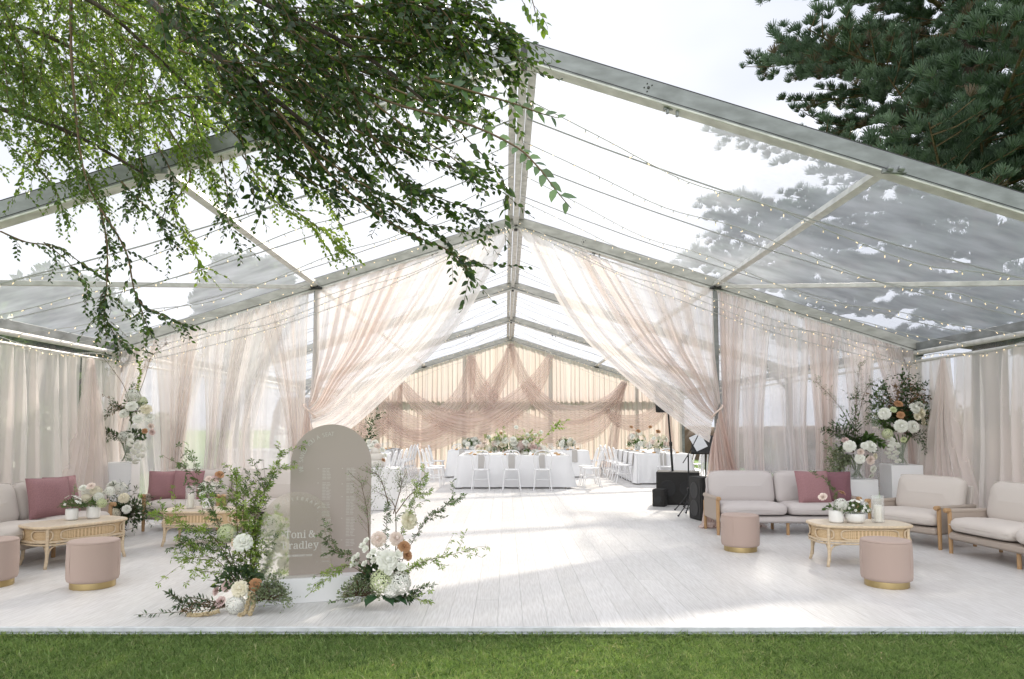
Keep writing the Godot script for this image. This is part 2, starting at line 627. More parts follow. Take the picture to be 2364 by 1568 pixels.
func make_meshes() -> void:
	MESH.leaf = leaf_mesh(0.54, 0.1)
	MESH.lance = leaf_mesh(0.3)
	MESH.small = leaf_mesh(0.6)
	MESH.maple = palm_leaf()
	MESH.rose = bloom([[3, 4, 0.80, 1.7], [4, 12, 0.82, 1.6], [5, 24, 0.86, 1.45], [6, 40, 0.92, 1.35], [7, 58, 0.98, 1.25]], 0.18, 0.2)
	MESH.open_rose = bloom([[4, 6, 0.62, 1.6], [5, 18, 0.72, 1.5], [6, 36, 0.84, 1.4], [7, 56, 0.96, 1.3], [7, 74, 1.02, 1.2]], 0.14, 0.26)
	MESH.cup = bloom([[4, 8, 0.66, 1.5], [5, 24, 0.8, 1.4], [6, 44, 0.92, 1.25]], 0.12, 0.24)
	MESH.peony = bloom([[5, 6, 0.62, 1.6], [7, 18, 0.74, 1.5], [8, 32, 0.84, 1.4], [9, 48, 0.92, 1.3], [10, 66, 0.98, 1.2], [9, 86, 0.96, 1.2]], 0.16, 0.34)
	MESH.star = bloom([[5, 72, 1.0, 0.85]], 0.02)
	MESH.orchid = bloom([[2, 80, 1.0, 0.75], [3, 84, 0.9, 0.55], [3, 30, 0.35, 0.8]], 0.02)
	MESH.hydrangea = floret_ball(85, 1.65, 0.2)
	# brush of upright shoots of the pine
	var g := Geo.new()
	for k in 20:
		var a := k * 2.4
		var lean := 0.95 * sqrt(k / 20.0)
		var d := V(cos(a) * sin(lean), cos(lean), sin(a) * sin(lean))
		var l := 0.72 + 0.28 * fposmod(k * 0.37, 1.0)
		g.tube(PackedVector3Array([d * 0.05, d * l * 0.55 + V(0, 0.02, 0), d * l + V(0, 0.14, 0)]), PackedFloat32Array([0.025, 0.045, 0.022]), 3, false)
	MESH.brush = g.mesh()
	# a cluster of leaves for far trees and hedges
	g = Geo.new()
	var r0 := RandomNumberGenerator.new()
	r0.seed = 3
	for k in 7:
		var d := Vector3(r0.randfn(), r0.randfn(), r0.randfn()).normalized()
		var s := d.cross(Vector3(r0.randfn(), r0.randfn(), r0.randfn())).normalized()
		var c := d * 0.25
		var nn := d.cross(s)
		var a0 := g.vert(c, nn)
		var a1 := g.vert(c + d * 0.3 + s * 0.22, nn)
		var a2 := g.vert(c + d * 0.75, nn)
		var a3 := g.vert(c + d * 0.3 - s * 0.22, nn)
		g.tri(a0, a1, a2, nn)
		g.tri(a0, a2, a3, nn)
	MESH.cluster = g.mesh()
	# three blades of grass
	g = Geo.new()
	for k in 3:
		var a := TAU * k / 3.0 + 0.4
		var d := V(cos(a), 0, sin(a))
		var s := V(-sin(a), 0, cos(a)) * 0.045
		var b := d * 0.12
		var a0 := g.vert(b - s, d)
		var a1 := g.vert(b + s, d)
		var a2 := g.vert(b + d * 0.15 + V(0, 0.55, 0) + s * 0.8, d)
		var a3 := g.vert(b + d * 0.15 + V(0, 0.55, 0) - s * 0.8, d)
		var a4 := g.vert(b + d * (0.5 + 0.2 * k) + V(0, 1.0 - 0.15 * k, 0), d)
		g.tri(a0, a1, a2, d)
		g.tri(a0, a2, a3, d)
		g.tri(a3, a2, a4, d)
	MESH.tuft = g.mesh()

# ---------------------------------------------------------------- ground and deck
const GROUND := -0.062

func ground() -> void:
	var g := Geo.new()
	var pts := PackedVector3Array()
	for j in 2:
		for i in 2:
			pts.append(V(-200 + 400 * i, GROUND, 60 - 360 * j))
	g.grid(pts, 2, 2)
	tag(put(self, "lawn", g, M.lawn), "", "", "", "structure")

func grass() -> void:
	var buf := PackedFloat32Array()
	var nz := FastNoiseLite.new()
	nz.frequency = 1.6
	nz.seed = 12
	for k in 120000:
		var z := -5.32 + 1.75 * pow(rng.randf(), 1.25)
		var wide := 0.78 * -z + 0.9
		var x := rnd(-wide, wide)
		if z < -5.29: z = -5.262 + rnd(0.0, 0.03)
		var t := nz.get_noise_2d(x, z) * 0.5 + 0.5
		var t2 := nz.get_noise_2d(x * 7.0, z * 7.0) * 0.5 + 0.5
		var h := rnd(0.016, 0.032) * (0.7 + 0.6 * t2) * (1.5 if rng.randf() < 0.05 else 1.0)
		if z < -5.22: h *= rnd(0.9, 1.5)
		var f := rng.randf()
		var c := Color(0.135, 0.255, 0.060).lerp(Color(0.420, 0.550, 0.210), clampf(t * 0.35 + t2 * 0.5 + f * 0.5 - 0.2, 0, 1))  # greens raised to stand in for sun that does not reach this strip
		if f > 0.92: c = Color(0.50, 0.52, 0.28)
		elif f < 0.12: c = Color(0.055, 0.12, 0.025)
		var a := rnd(0, TAU)
		var w := rnd(1.0, 1.9) * h
		var lean := rnd(-0.7, 0.7)
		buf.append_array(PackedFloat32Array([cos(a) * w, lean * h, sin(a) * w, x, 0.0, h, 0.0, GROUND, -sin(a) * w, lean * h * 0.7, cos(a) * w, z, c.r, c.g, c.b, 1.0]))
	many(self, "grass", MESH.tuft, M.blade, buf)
	buf = PackedFloat32Array()
	for k in 14:         # a few fallen leaves on the lawn
		var b := Basis(V(0, 1, 0), rnd(0, TAU)) * Basis(V(1, 0, 0), -PI / 2 + rnd(-0.4, 0.4))
		b = b.scaled(Vector3.ONE * rnd(0.02, 0.032))
		var c := Color(0.26, 0.17, 0.06).lerp(Color(0.40, 0.33, 0.12), rng.randf())
		var z := rnd(-5.2, -3.9)
		buf.append_array(PackedFloat32Array([b.x.x, b.y.x, b.z.x, rnd(-4.2, 4.2), b.x.y, b.y.y, b.z.y, GROUND + rnd(0.025, 0.045), b.x.z, b.y.z, b.z.z, z, c.r, c.g, c.b, 1.0]))
	many(self, "fallen_leaves", MESH.leaf, M.leaf, buf)
	buf = PackedFloat32Array()
	for k in 16000:      # longer, sparser turf beside the marquee, seen through its walls
		var x := rnd(6.4, 11.5) * (1.0 if k % 2 else -1.0)
		var z := rnd(-30.0, -5.5)
		var h := rnd(0.03, 0.06)
		var a := rnd(0, TAU)
		var c := Color(0.050, 0.115, 0.022).lerp(Color(0.125, 0.205, 0.05), rng.randf())
		var w := h * 2.2
		buf.append_array(PackedFloat32Array([cos(a) * w, 0.0, sin(a) * w, x, 0.0, h, 0.0, GROUND, -sin(a) * w, 0.0, cos(a) * w, z, c.r, c.g, c.b, 1.0]))
	many(self, "grass", MESH.tuft, M.blade, buf)

func deck() -> void:
	var d := Node3D.new()
	d.name = "deck_floor"
	add_child(d)
	d.set_meta("kind", "structure")
	var w := 0.185
	var meshes := []
	for l in [2.4, 1.6, 0.8]:
		var g := Geo.new()
		g.box(V(0, -0.02, -l * 0.5), V(w - 0.0010, 0.04, l - 0.0012), 0.0008)
		meshes.append([l, g.mesh()])
	var far := [Geo.new(), Geo.new(), Geo.new()]
	var x0 := -6.35
	for i in 70:
		var x := x0 + w * (i + 0.5)
		var z := -5.32
		var off: int = [2, 0, 1][i % 3]
		var first := true
		while z > -25.6:
			var l: float = [2.4, 1.6, 0.8][off] if first else 2.4
			var left := z + 25.6
			if left < 2.4 and not first:
				l = left
			first = false
			if z > -10.4 and (z > -8.0 or absf(x) < 5.2):
				var mi := part(d, "plank", meshes[off][1] if l < 2.39 else meshes[0][1], M["board_%d" % rng.randi_range(0, 4)])
				mi.position = V(x, rnd(-0.0006, 0.0006), z)
			else:
				var g: Geo = far[rng.randi_range(0, 2)]
				g.box(V(x, -0.02, z - l * 0.5), V(w - 0.002, 0.04, l - 0.003))
			z -= l
	for k in 3:
		tag(put(d, "far_planks", far[k], M["board_%d" % (k + 1)]), "", "", "", "stuff")
	var u := Geo.new()
	u.box(V(0.125, -0.046, -15.5), V(12.95, 0.010, 20.2))
	put(d, "underlay", u, M.gap)
	var e := Geo.new()
	e.box(V(0.125, -0.016, -5.304), V(13.1, 0.036, 0.026), 0.006)
	var lower := Geo.new()
	lower.box(V(0.125, -0.050, -5.290), V(13.1, 0.030, 0.05), 0.005)
	put(d, "edge_skirt", lower, M.edge_grey)
	put(d, "edge_trim", e, M.edge_white)

# ---------------------------------------------------------------- marquee
const XC := 0.15
const FRAMES := [-5.87, -10.87, -15.8, -20.7, -25.4]
const RIDGE := 4.44
const SLOPE := 0.315

func under(x: float) -> float:
	# height of the underside of a rafter
	return RIDGE - SLOPE * absf(x - XC)

func marquee() -> void:
	var t := thing("marquee", "clear-roofed gable marquee with grey aluminium frames over the white deck", "marquee")
	for k in 5:
		var z: float = FRAMES[k]
		for s in [-1, 1]:
			var up := V(0, 0.086, 0)
			var a := V(XC, RIDGE, z) + up
			var b := V(XC + s * 6.06, under(XC + 6.06), z) + up
			var along := (b - a).normalized()
			var g := Geo.new()
			g.bar(a - along * 0.012 * 0, b, 0.1, 0.155, 0.008)
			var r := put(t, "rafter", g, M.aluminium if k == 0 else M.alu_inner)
			g = Geo.new()
			var nrm := V(0, 0, 1).cross(along) * (1.0 if s < 0 else -1.0)
			if nrm.y > 0: nrm = -nrm
			g.bar(a + nrm * 0.090, b + nrm * 0.090, 0.13, 0.02, 0.004)
			put(r, "rafter_lip", g, M.alu_bright)
			g = Geo.new()
			g.bar(a - nrm * 0.085, b - nrm * 0.085, 0.07, 0.012)
			g.bar(a + nrm * 0.060 + V(0, 0, 0.051), b + nrm * 0.060 + V(0, 0, 0.051), 0.004, 0.006)
			put(r, "keder_groove", g, M.steel_dark)
			g = Geo.new()
			g.box(V(XC + s * 6.0, 1.24, z), V(0.12, 2.62, 0.10), 0.008)
			put(t, "post", g, M.aluminium)
			g = Geo.new()
			g.box(V(XC + s * 5.93, 2.53, z), V(0.3, 0.10, 0.14), 0.01)
			g.bar(V(XC + s * 5.95, 2.25, z), V(XC + s * 5.55, under(XC + 5.55) - 0.02, z), 0.05, 0.05)
			put(t, "corner_bracket", g, M.steel_dark if k == 1 else M.aluminium)
			# clamps where the purlin meets the rafter
			var pj := V(XC + s * 3.0, under(XC + 3.0), z)
			g = Geo.new()
			g.box(pj + V(0, 0.005, 0.075), V(0.20, 0.035, 0.03), 0.004)
			for q in [-1, 1]:
				g.tube(PackedVector3Array([pj + V(q * 0.045 - 0.02, 0.02, 0.10), pj + V(q * 0.045 + 0.02, 0.012, 0.10)]), 0.022, 8)
			put(t, "clamp", g, M.steel_dark if k else M.aluminium)
			g = Geo.new()
			for q in [-1, 1]:
				g.box(V(XC + s * (1.22 + q * 0.04), under(XC + 1.22 + q * 0.04) - 0.04, z + 0.02), V(0.022, 0.05, 0.03), 0.003)
			g.box(V(XC + s * 1.22, under(XC + 1.22) - 0.012, z + 0.02), V(0.15, 0.018, 0.03), 0.003)
			put(t, "hanger", g, M.aluminium)
			g = Geo.new()
			for q in 5:
				var aa := TAU * q / 5 + 0.6
				var rr := 0.0 if q == 4 else 0.035
				var pc := V(XC + s * 1.02, under(XC + 1.02) + 0.09, z + 0.051)
				g.tube(PackedVector3Array([pc + V(cos(aa), sin(aa), 0) * rr, pc + V(cos(aa) * rr, sin(aa) * rr, 0.004)]), 0.012 if q == 4 else 0.006, 8)
			put(t, "bolts", g, M.steel_dark)
		var h := Geo.new()
		h.box(V(XC, RIDGE + 0.09, z + 0.055), V(0.05, 0.12, 0.012), 0.004)
		h.box(V(XC, RIDGE - 0.03, z + 0.02), V(0.05, 0.05, 0.06), 0.004)
		put(t, "apex_plate", h, M.steel_dark)
	for k in 4:
		var za: float = FRAMES[k] - 0.05
		var zb: float = FRAMES[k + 1] + 0.05
		var g := Geo.new()
		g.box(V(XC, RIDGE + 0.085, (za + zb) / 2), V(0.075, 0.11, za - zb), 0.006)
		var r := put(t, "ridge_beam", g, M.alu_bright)
		g = Geo.new()
		for s in [-1, 1]:
			g.bar(V(XC + s * 0.085, RIDGE + 0.125, za), V(XC + s * 0.085, RIDGE + 0.125, zb), 0.075, 0.012)
		put(r, "ridge_flashing", g, M.alu_bright)
		for s in [-1, 1]:
			var y := under(XC + 3.0) + 0.07
			g = Geo.new()
			g.bar(V(XC + s * 3.0, y, za), V(XC + s * 3.0, y, zb), 0.075, 0.075, 0.005, V(s * SLOPE, 1, 0).normalized())
			put(t, "purlin", g, M.alu_bright)
			g = Geo.new()
			g.bar(V(XC + s * 6.02, 2.62, za), V(XC + s * 6.02, 2.62, zb), 0.09, 0.13, 0.006)
			put(t, "eave_beam", g, M.aluminium)
			g = Geo.new()
			g.tube(PackedVector3Array([V(XC + s * 5.93, 2.52, za), V(XC + s * 5.93, 2.52, zb)]), 0.038, 10)
			g.tube(PackedVector3Array([V(XC + s * 5.88, 2.385, za), V(XC + s * 5.88, 2.385, zb)]), 0.022, 8)
			put(t, "eave_pipe", g, M.alu_bright)
			if k == 0 or k == 3:
				g = Geo.new()
				var zi := zb if k == 0 else za
				var zo := za if k == 0 else zb
				g.bar(V(XC + s * 3.06, under(XC + 3.06) + 0.05, zi), V(XC + s * 5.9, under(XC + 5.9) + 0.05, zo), 0.055, 0.055, 0.006)
				put(t, "wind_brace", g, M.alu_bright)
			# straps across the roof, from ridge to eave
			for q in 3:
				var zz := lerpf(za, zb, (q + 1) / 4.0)
				var keys := []
				for m in 9:
					var f := m / 8.0
					keys.append(V(XC + s * (0.06 + 5.9 * f), under(XC + 0.06 + 5.9 * f) + 0.10 - 0.34 * f * (1.0 - f) * 1.6, zz))
				g = Geo.new()
				for m in 8:
					g.bar(keys[m], keys[m + 1], 0.028, 0.005)
				put(t, "strap", g, M.strap)
			# the clear roof sheet of this bay, a little slack
			var pts := PackedVector3Array()
			var nz := FastNoiseLite.new()
			nz.seed = 60 + k
			nz.frequency = 0.25
			for j in 25:
				for i in 13:
					var f := i / 12.0
					var x := 0.07 + 6.0 * f
					var e := j / 24.0
					var sl := sin(PI * f) * sin(PI * e)
					pts.append(V(XC + s * x, under(XC + x) + 0.168 + sl * (0.02 + 0.05 * nz.get_noise_2d(x * 3.0, e * 14.0)), lerpf(za, zb, e)))
			g = Geo.new()
			g.grid(pts, 13, 25, false, s > 0)
			put(t, "roof_sheet", g, M.roof_film)
			# clear side wall
			g = Geo.new()
			var wp := PackedVector3Array()
			for j in 2:
				for i in 7:
					wp.append(V(XC + s * 6.06, 0.0 + 2.5 * j, lerpf(za, zb, i / 6.0)))
			g.grid(wp, 7, 2, false, s > 0)
			if not (s > 0 and k == 3):
				put(t, "side_wall", g, M.wall_film)
	# posts and clear panels in the partition of the second frame; posts and rail of the end wall
	for s in [-1, 1]:
		var g := Geo.new()
		g.box(V(XC + s * 3.0, under(XC + 3.0) * 0.5, -10.87), V(0.07, under(XC + 3.0), 0.07), 0.006)
		put(t, "gable_post", g, M.aluminium)
		g = Geo.new()
		g.prism(PackedVector2Array([Vector2(XC + s * 3.04, 0.01), Vector2(XC + s * 5.93, 0.01), Vector2(XC + s * 5.93, under(XC + 5.93)), Vector2(XC + s * 3.04, under(XC + 3.04))]), -10.922, -10.920)
		put(t, "partition_sheet", g, M.wall_film)
		for x in [1.5, 4.5]:
			g = Geo.new()
			g.box(V(XC + s * x, under(XC + x) * 0.5, -25.52), V(0.09, under(XC + x), 0.09), 0.006)
			put(t, "gable_post", g, M.aluminium)
	var g := Geo.new()
	g.box(V(XC, 2.33, -25.55), V(12.0, 0.26, 0.05), 0.006)
	put(t, "gable_rail", g, M.aluminium)

# ---------------------------------------------------------------- trees and garden
func pine_tree() -> void:
	var base := V(12.2, GROUND, -18.5)
	var t := thing("pine_tree", "tall dark green pine with brush-like shoots rising behind the right roof slope", "tree", base)
	var tr := Geo.new()
	tr.tube(curve([V(0, -0.1, 0), V(0.1, 5, 0.1), V(0.0, 11, -0.1), V(0.1, 20.5, 0)], 16), PackedFloat32Array([0.52, 0.45, 0.42, 0.4, 0.38, 0.36, 0.34, 0.31, 0.28, 0.25, 0.22, 0.19, 0.16, 0.13, 0.1, 0.07, 0.03]), 10)
	put(t, "trunk", tr, M.bark)
	var limbs := Geo.new()
	var buf := PackedFloat32Array()
	var nz := FastNoiseLite.new()
	nz.seed = 77
	nz.frequency = 0.5
	var y := 3.6
	var az := 0.0
	while y < 20.0:
		var m := 6 if y < 11.0 else 5
		for k in m:
			az += TAU / m + rnd(-0.25, 0.25)
			var full := 6.1 * pow(clampf((21.5 - y) / 15.0, 0.05, 1.0), 0.55) * rnd(0.78, 1.16)
			if rng.randf() < 0.15: full *= 0.7
			var d := V(cos(az), 0, sin(az))
			var yy := y + rnd(-0.3, 0.3)
			var keys := [V(0, yy, 0), d * full * 0.35 + V(0, yy + 0.25, 0), d * full * 0.7 + V(rnd(-0.3, 0.3), yy + 0.15, rnd(-0.3, 0.3)), d * full + V(rnd(-0.4, 0.4), yy + 0.75, rnd(-0.4, 0.4))]
			var path := curve(keys, 9)
			var rr := PackedFloat32Array()
			for q in 10: rr.append(lerpf(0.028 * full * 0.55, 0.014, q / 9.0))
			limbs.tube(path, rr, 6)
			# side branches in a flat fan, each carrying upright brushes
			var nb := int(full * 4.6)
			for q in nb:
				var f := lerpf(0.16, 1.0, (q + rng.randf()) / nb)
				var o := path[clampi(int(f * 9), 0, 8)].lerp(path[clampi(int(f * 9) + 1, 1, 9)], f * 9 - int(f * 9))
				var side := 1.0 if q % 2 else -1.0
				var bl := (0.35 + full * 0.30 * (1.0 - absf(f - 0.5) * 1.1)) * rnd(0.6, 1.2)
				var bd := (d * rnd(0.5, 0.95) + V(-d.z, 0, d.x) * side * rnd(0.4, 1.0)).normalized()
				var e := o + bd * bl + V(0, rnd(-0.15, 0.3), 0)
				var mid := (o + e) * 0.5 - V(0, 0.06, 0)
				if q % 2 == 0:
					limbs.tube(PackedVector3Array([o, mid, e]), PackedFloat32Array([0.022, 0.016, 0.008]), 4)
				var ns := int(bl * 9.0) + 1
				for w in ns:
					var h := (w + rng.randf()) / ns
					var p := o.lerp(mid, h * 2.0) if h < 0.5 else mid.lerp(e, h * 2.0 - 1.0)
					p += V(rnd(-0.12, 0.12), rnd(-0.05, 0.1), rnd(-0.12, 0.12))
					var up := (V(0, 1, 0) + bd * rnd(0.1, 0.9) + rdir() * 0.35).normalized()
					var x := up.cross(rdir()).normalized()
					var zz := x.cross(up)
					var sc := rnd(0.14, 0.26)
					var tone := clampf(nz.get_noise_3d(p.x, p.y, p.z) * 0.6 + 0.4 + rnd(-0.15, 0.15), 0.0, 1.0)
					var c := Color(0.042, 0.085, 0.048).lerp(Color(0.150, 0.225, 0.125), tone)
					if rng.randf() < 0.07: c = Color(0.13, 0.10, 0.06)
					x *= sc * 1.1
					zz *= sc * 1.1
					up *= sc
					buf.append_array(PackedFloat32Array([x.x, up.x, zz.x, p.x, x.y, up.y, zz.y, p.y, x.z, up.z, zz.z, p.z, c.r, c.g, c.b, 1.0]))
		y += rnd(0.75, 1.05)
	put(t, "limbs", limbs, M.bark_yellow)
	many(t, "crown", MESH.brush, M.needle, buf)

func leafy(parent: Node, called: String, clumps: Array, density: float, size: float, dark: Color, light: Color) -> void:
	# leaf clusters through the volume of several clumps [centre, radii]
	var buf := PackedFloat32Array()
	for cl in clumps:
		var ctr: Vector3 = cl[0]
		var r: Vector3 = cl[1]
		var m := int(density * r.x * r.y * r.z / pow(maxf(r.x, maxf(r.y, r.z)), 1.0) * 10.0)
		var tone := rng.randf()
		for k in m:
			var d := rdir() * pow(rng.randf(), 0.38)
			var p := ctr + d * r
			var b := Basis(rdir(), rng.randf() * TAU).scaled(Vector3.ONE * size * rnd(0.7, 1.3))
			var c := dark.lerp(light, clampf(tone * 0.5 + rng.randf() * 0.5, 0, 1))
			buf.append_array(PackedFloat32Array([b.x.x, b.y.x, b.z.x, p.x, b.x.y, b.y.y, b.z.y, p.y, b.x.z, b.y.z, b.z.z, p.z, c.r, c.g, c.b, 1.0]))
	many(parent, called, MESH.cluster, M.leaf, buf)

func garden_tree(at: Vector3, h: float, r: float, label: String, dark: Color, light: Color) -> void:
	var t := thing("garden_tree", label, "tree", at)
	var g := Geo.new()
	g.tube(curve([V(0, -0.1, 0), V(0.1, h * 0.3, 0), V(-0.1, h * 0.6, 0.1), V(0, h * 0.85, 0)], 8), PackedFloat32Array([0.22, 0.2, 0.18, 0.16, 0.14, 0.12, 0.09, 0.06, 0.03]), 8)
	for k in 6:
		var a := TAU * k / 6 + 0.4
		g.tube(curve([V(0, h * (0.35 + 0.06 * k), 0), V(cos(a) * r * 0.4, h * (0.5 + 0.05 * k), sin(a) * r * 0.4), V(cos(a) * r * 0.75, h * (0.58 + 0.05 * k), sin(a) * r * 0.75)], 5), PackedFloat32Array([0.08, 0.07, 0.06, 0.045, 0.03, 0.015]), 6)
	put(t, "trunk", g, M.bark)
	var clumps := []
	for k in 16:
		var d := rdir()
		clumps.append([V(d.x * r * 0.65, h * 0.68 + d.y * h * 0.24, d.z * r * 0.65), V(1, 0.8, 1) * r * rnd(0.3, 0.48)])
	leafy(t, "crown", clumps, 24.0, 0.34, dark, light)

func garden() -> void:
	for q in [[-12.0, "clipped garden hedge outside the left wall of the marquee"], [12.5, "clipped garden hedge outside the right wall of the marquee"]]:
		var t := thing("hedge", q[1], "hedge", V(q[0], GROUND, -6))
		var g := Geo.new()
		for k in 20:
			g.tube(PackedVector3Array([V(rnd(-0.1, 0.1), 0, -k - 0.5), V(rnd(-0.2, 0.2), 1.5, -k - 0.5 + rnd(-0.3, 0.3))]), 0.03, 5)
		put(t, "stems", g, M.twig)
		var cl := []
		for k in 20:
			cl.append([V(rnd(-0.2, 0.2), rnd(0.75, 0.95), -k - 0.5), V(0.75, 1.15, 0.9)])
		leafy(t, "foliage", cl, 34.0, 0.24, Color(0.045, 0.085, 0.03), Color(0.14, 0.21, 0.08))
	garden_tree(V(-15.0, GROUND, -42), 12.0, 3.0, "broad garden tree seen faintly through the left roof slope", Color(0.05, 0.08, 0.04), Color(0.11, 0.15, 0.07))
	garden_tree(V(17.0, GROUND, -15.5), 9.5, 3.6, "dense garden tree beneath the pine at the right edge", Color(0.02, 0.05, 0.03), Color(0.05, 0.09, 0.05))
	garden_tree(V(-12.5, GROUND, -14), 5.0, 2.4, "small leafy garden tree beyond the hedge outside the left wall", Color(0.06, 0.10, 0.04), Color(0.15, 0.22, 0.08))
	garden_tree(V(-13.0, GROUND, -21), 5.6, 2.6, "rounded leafy garden tree outside the left wall, farther back than the small one", Color(0.06, 0.10, 0.05), Color(0.14, 0.19, 0.10))
	garden_tree(V(13.5, GROUND, -11), 4.6, 2.2, "low garden tree outside the right wall of the marquee", Color(0.05, 0.09, 0.05), Color(0.13, 0.18, 0.10))
	var w := Geo.new()
	var pts := PackedVector3Array()
	var nz := FastNoiseLite.new()
	nz.frequency = 0.6
	for j in 7:
		for i in 41:
			var f := j / 6.0
			pts.append(V(8.6 + f * 0.9 + 0.35 * nz.get_noise_2d(i * 0.9, j * 1.3), GROUND + 1.5 * sin(f * PI / 2) + 0.12 * nz.get_noise_2d(j * 2.0, i * 1.1) * f, -12.5 - i * 0.7))
	w.grid(pts, 41, 7)
	tag(put(self, "earth_bank", w, M.earth_wall), "", "", "", "structure")

# ---------------------------------------------------------------- cloth
func cloth(rows: Array, cols: int, steps: int, o: Dictionary) -> ArrayMesh:
	# a hanging sheet; each row is [start, end, pleat depth]; rows are joined by smooth curves
	var pl: float = o.get("pleats", 14.0)
	var sd: int = o.get("seed", 1)
	var nrm: Vector3 = o.get("normal", V(0, 0, 1))
	var lo: float = o.get("lo", 0.3)
	var hi: float = o.get("hi", 0.9)
	var tone: Color = o.get("thin", Color(0.88, 0.82, 0.79))
	var thick: Color = o.get("thick", Color(0.84, 0.69, 0.61))
	var fade: float = o.get("fade", 0.0)          # thinner towards u = 0
	var nz := FastNoiseLite.new()
	nz.seed = sd
	nz.frequency = 1.0
	nz.fractal_octaves = 3
	var m := rows.size()
	var pts := PackedVector3Array()
	var cs := PackedColorArray()
	for j in steps:
		var t := float(j) / (steps - 1) * (m - 1)
		var k := mini(int(t), m - 2)
		var f := t - k
		var r0: Array = rows[maxi(k - 1, 0)]
		var r1: Array = rows[k]
		var r2: Array = rows[k + 1]
		var r3: Array = rows[mini(k + 2, m - 1)]
		var amp: float = lerpf(r1[2], r2[2], f)
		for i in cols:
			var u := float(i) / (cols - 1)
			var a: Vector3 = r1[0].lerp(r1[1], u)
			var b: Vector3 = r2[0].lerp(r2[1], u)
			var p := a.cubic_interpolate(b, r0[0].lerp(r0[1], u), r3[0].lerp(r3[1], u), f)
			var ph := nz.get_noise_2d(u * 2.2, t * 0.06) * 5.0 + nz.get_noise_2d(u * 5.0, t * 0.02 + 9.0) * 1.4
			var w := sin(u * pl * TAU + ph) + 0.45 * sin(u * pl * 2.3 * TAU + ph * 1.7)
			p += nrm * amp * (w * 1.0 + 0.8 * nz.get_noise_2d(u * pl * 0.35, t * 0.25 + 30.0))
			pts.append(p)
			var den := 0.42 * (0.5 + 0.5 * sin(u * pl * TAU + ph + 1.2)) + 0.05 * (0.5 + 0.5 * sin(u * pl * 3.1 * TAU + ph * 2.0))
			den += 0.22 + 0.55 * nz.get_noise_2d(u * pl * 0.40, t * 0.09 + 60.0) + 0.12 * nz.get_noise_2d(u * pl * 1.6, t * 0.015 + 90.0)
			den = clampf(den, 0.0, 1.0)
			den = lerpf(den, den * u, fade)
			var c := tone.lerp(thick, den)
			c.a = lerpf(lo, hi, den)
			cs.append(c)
	var g := Geo.new()
	g.grid(pts, cols, steps, false, false, 1.0, 1.0, cs)
	return g.mesh()

const FZ := -10.74

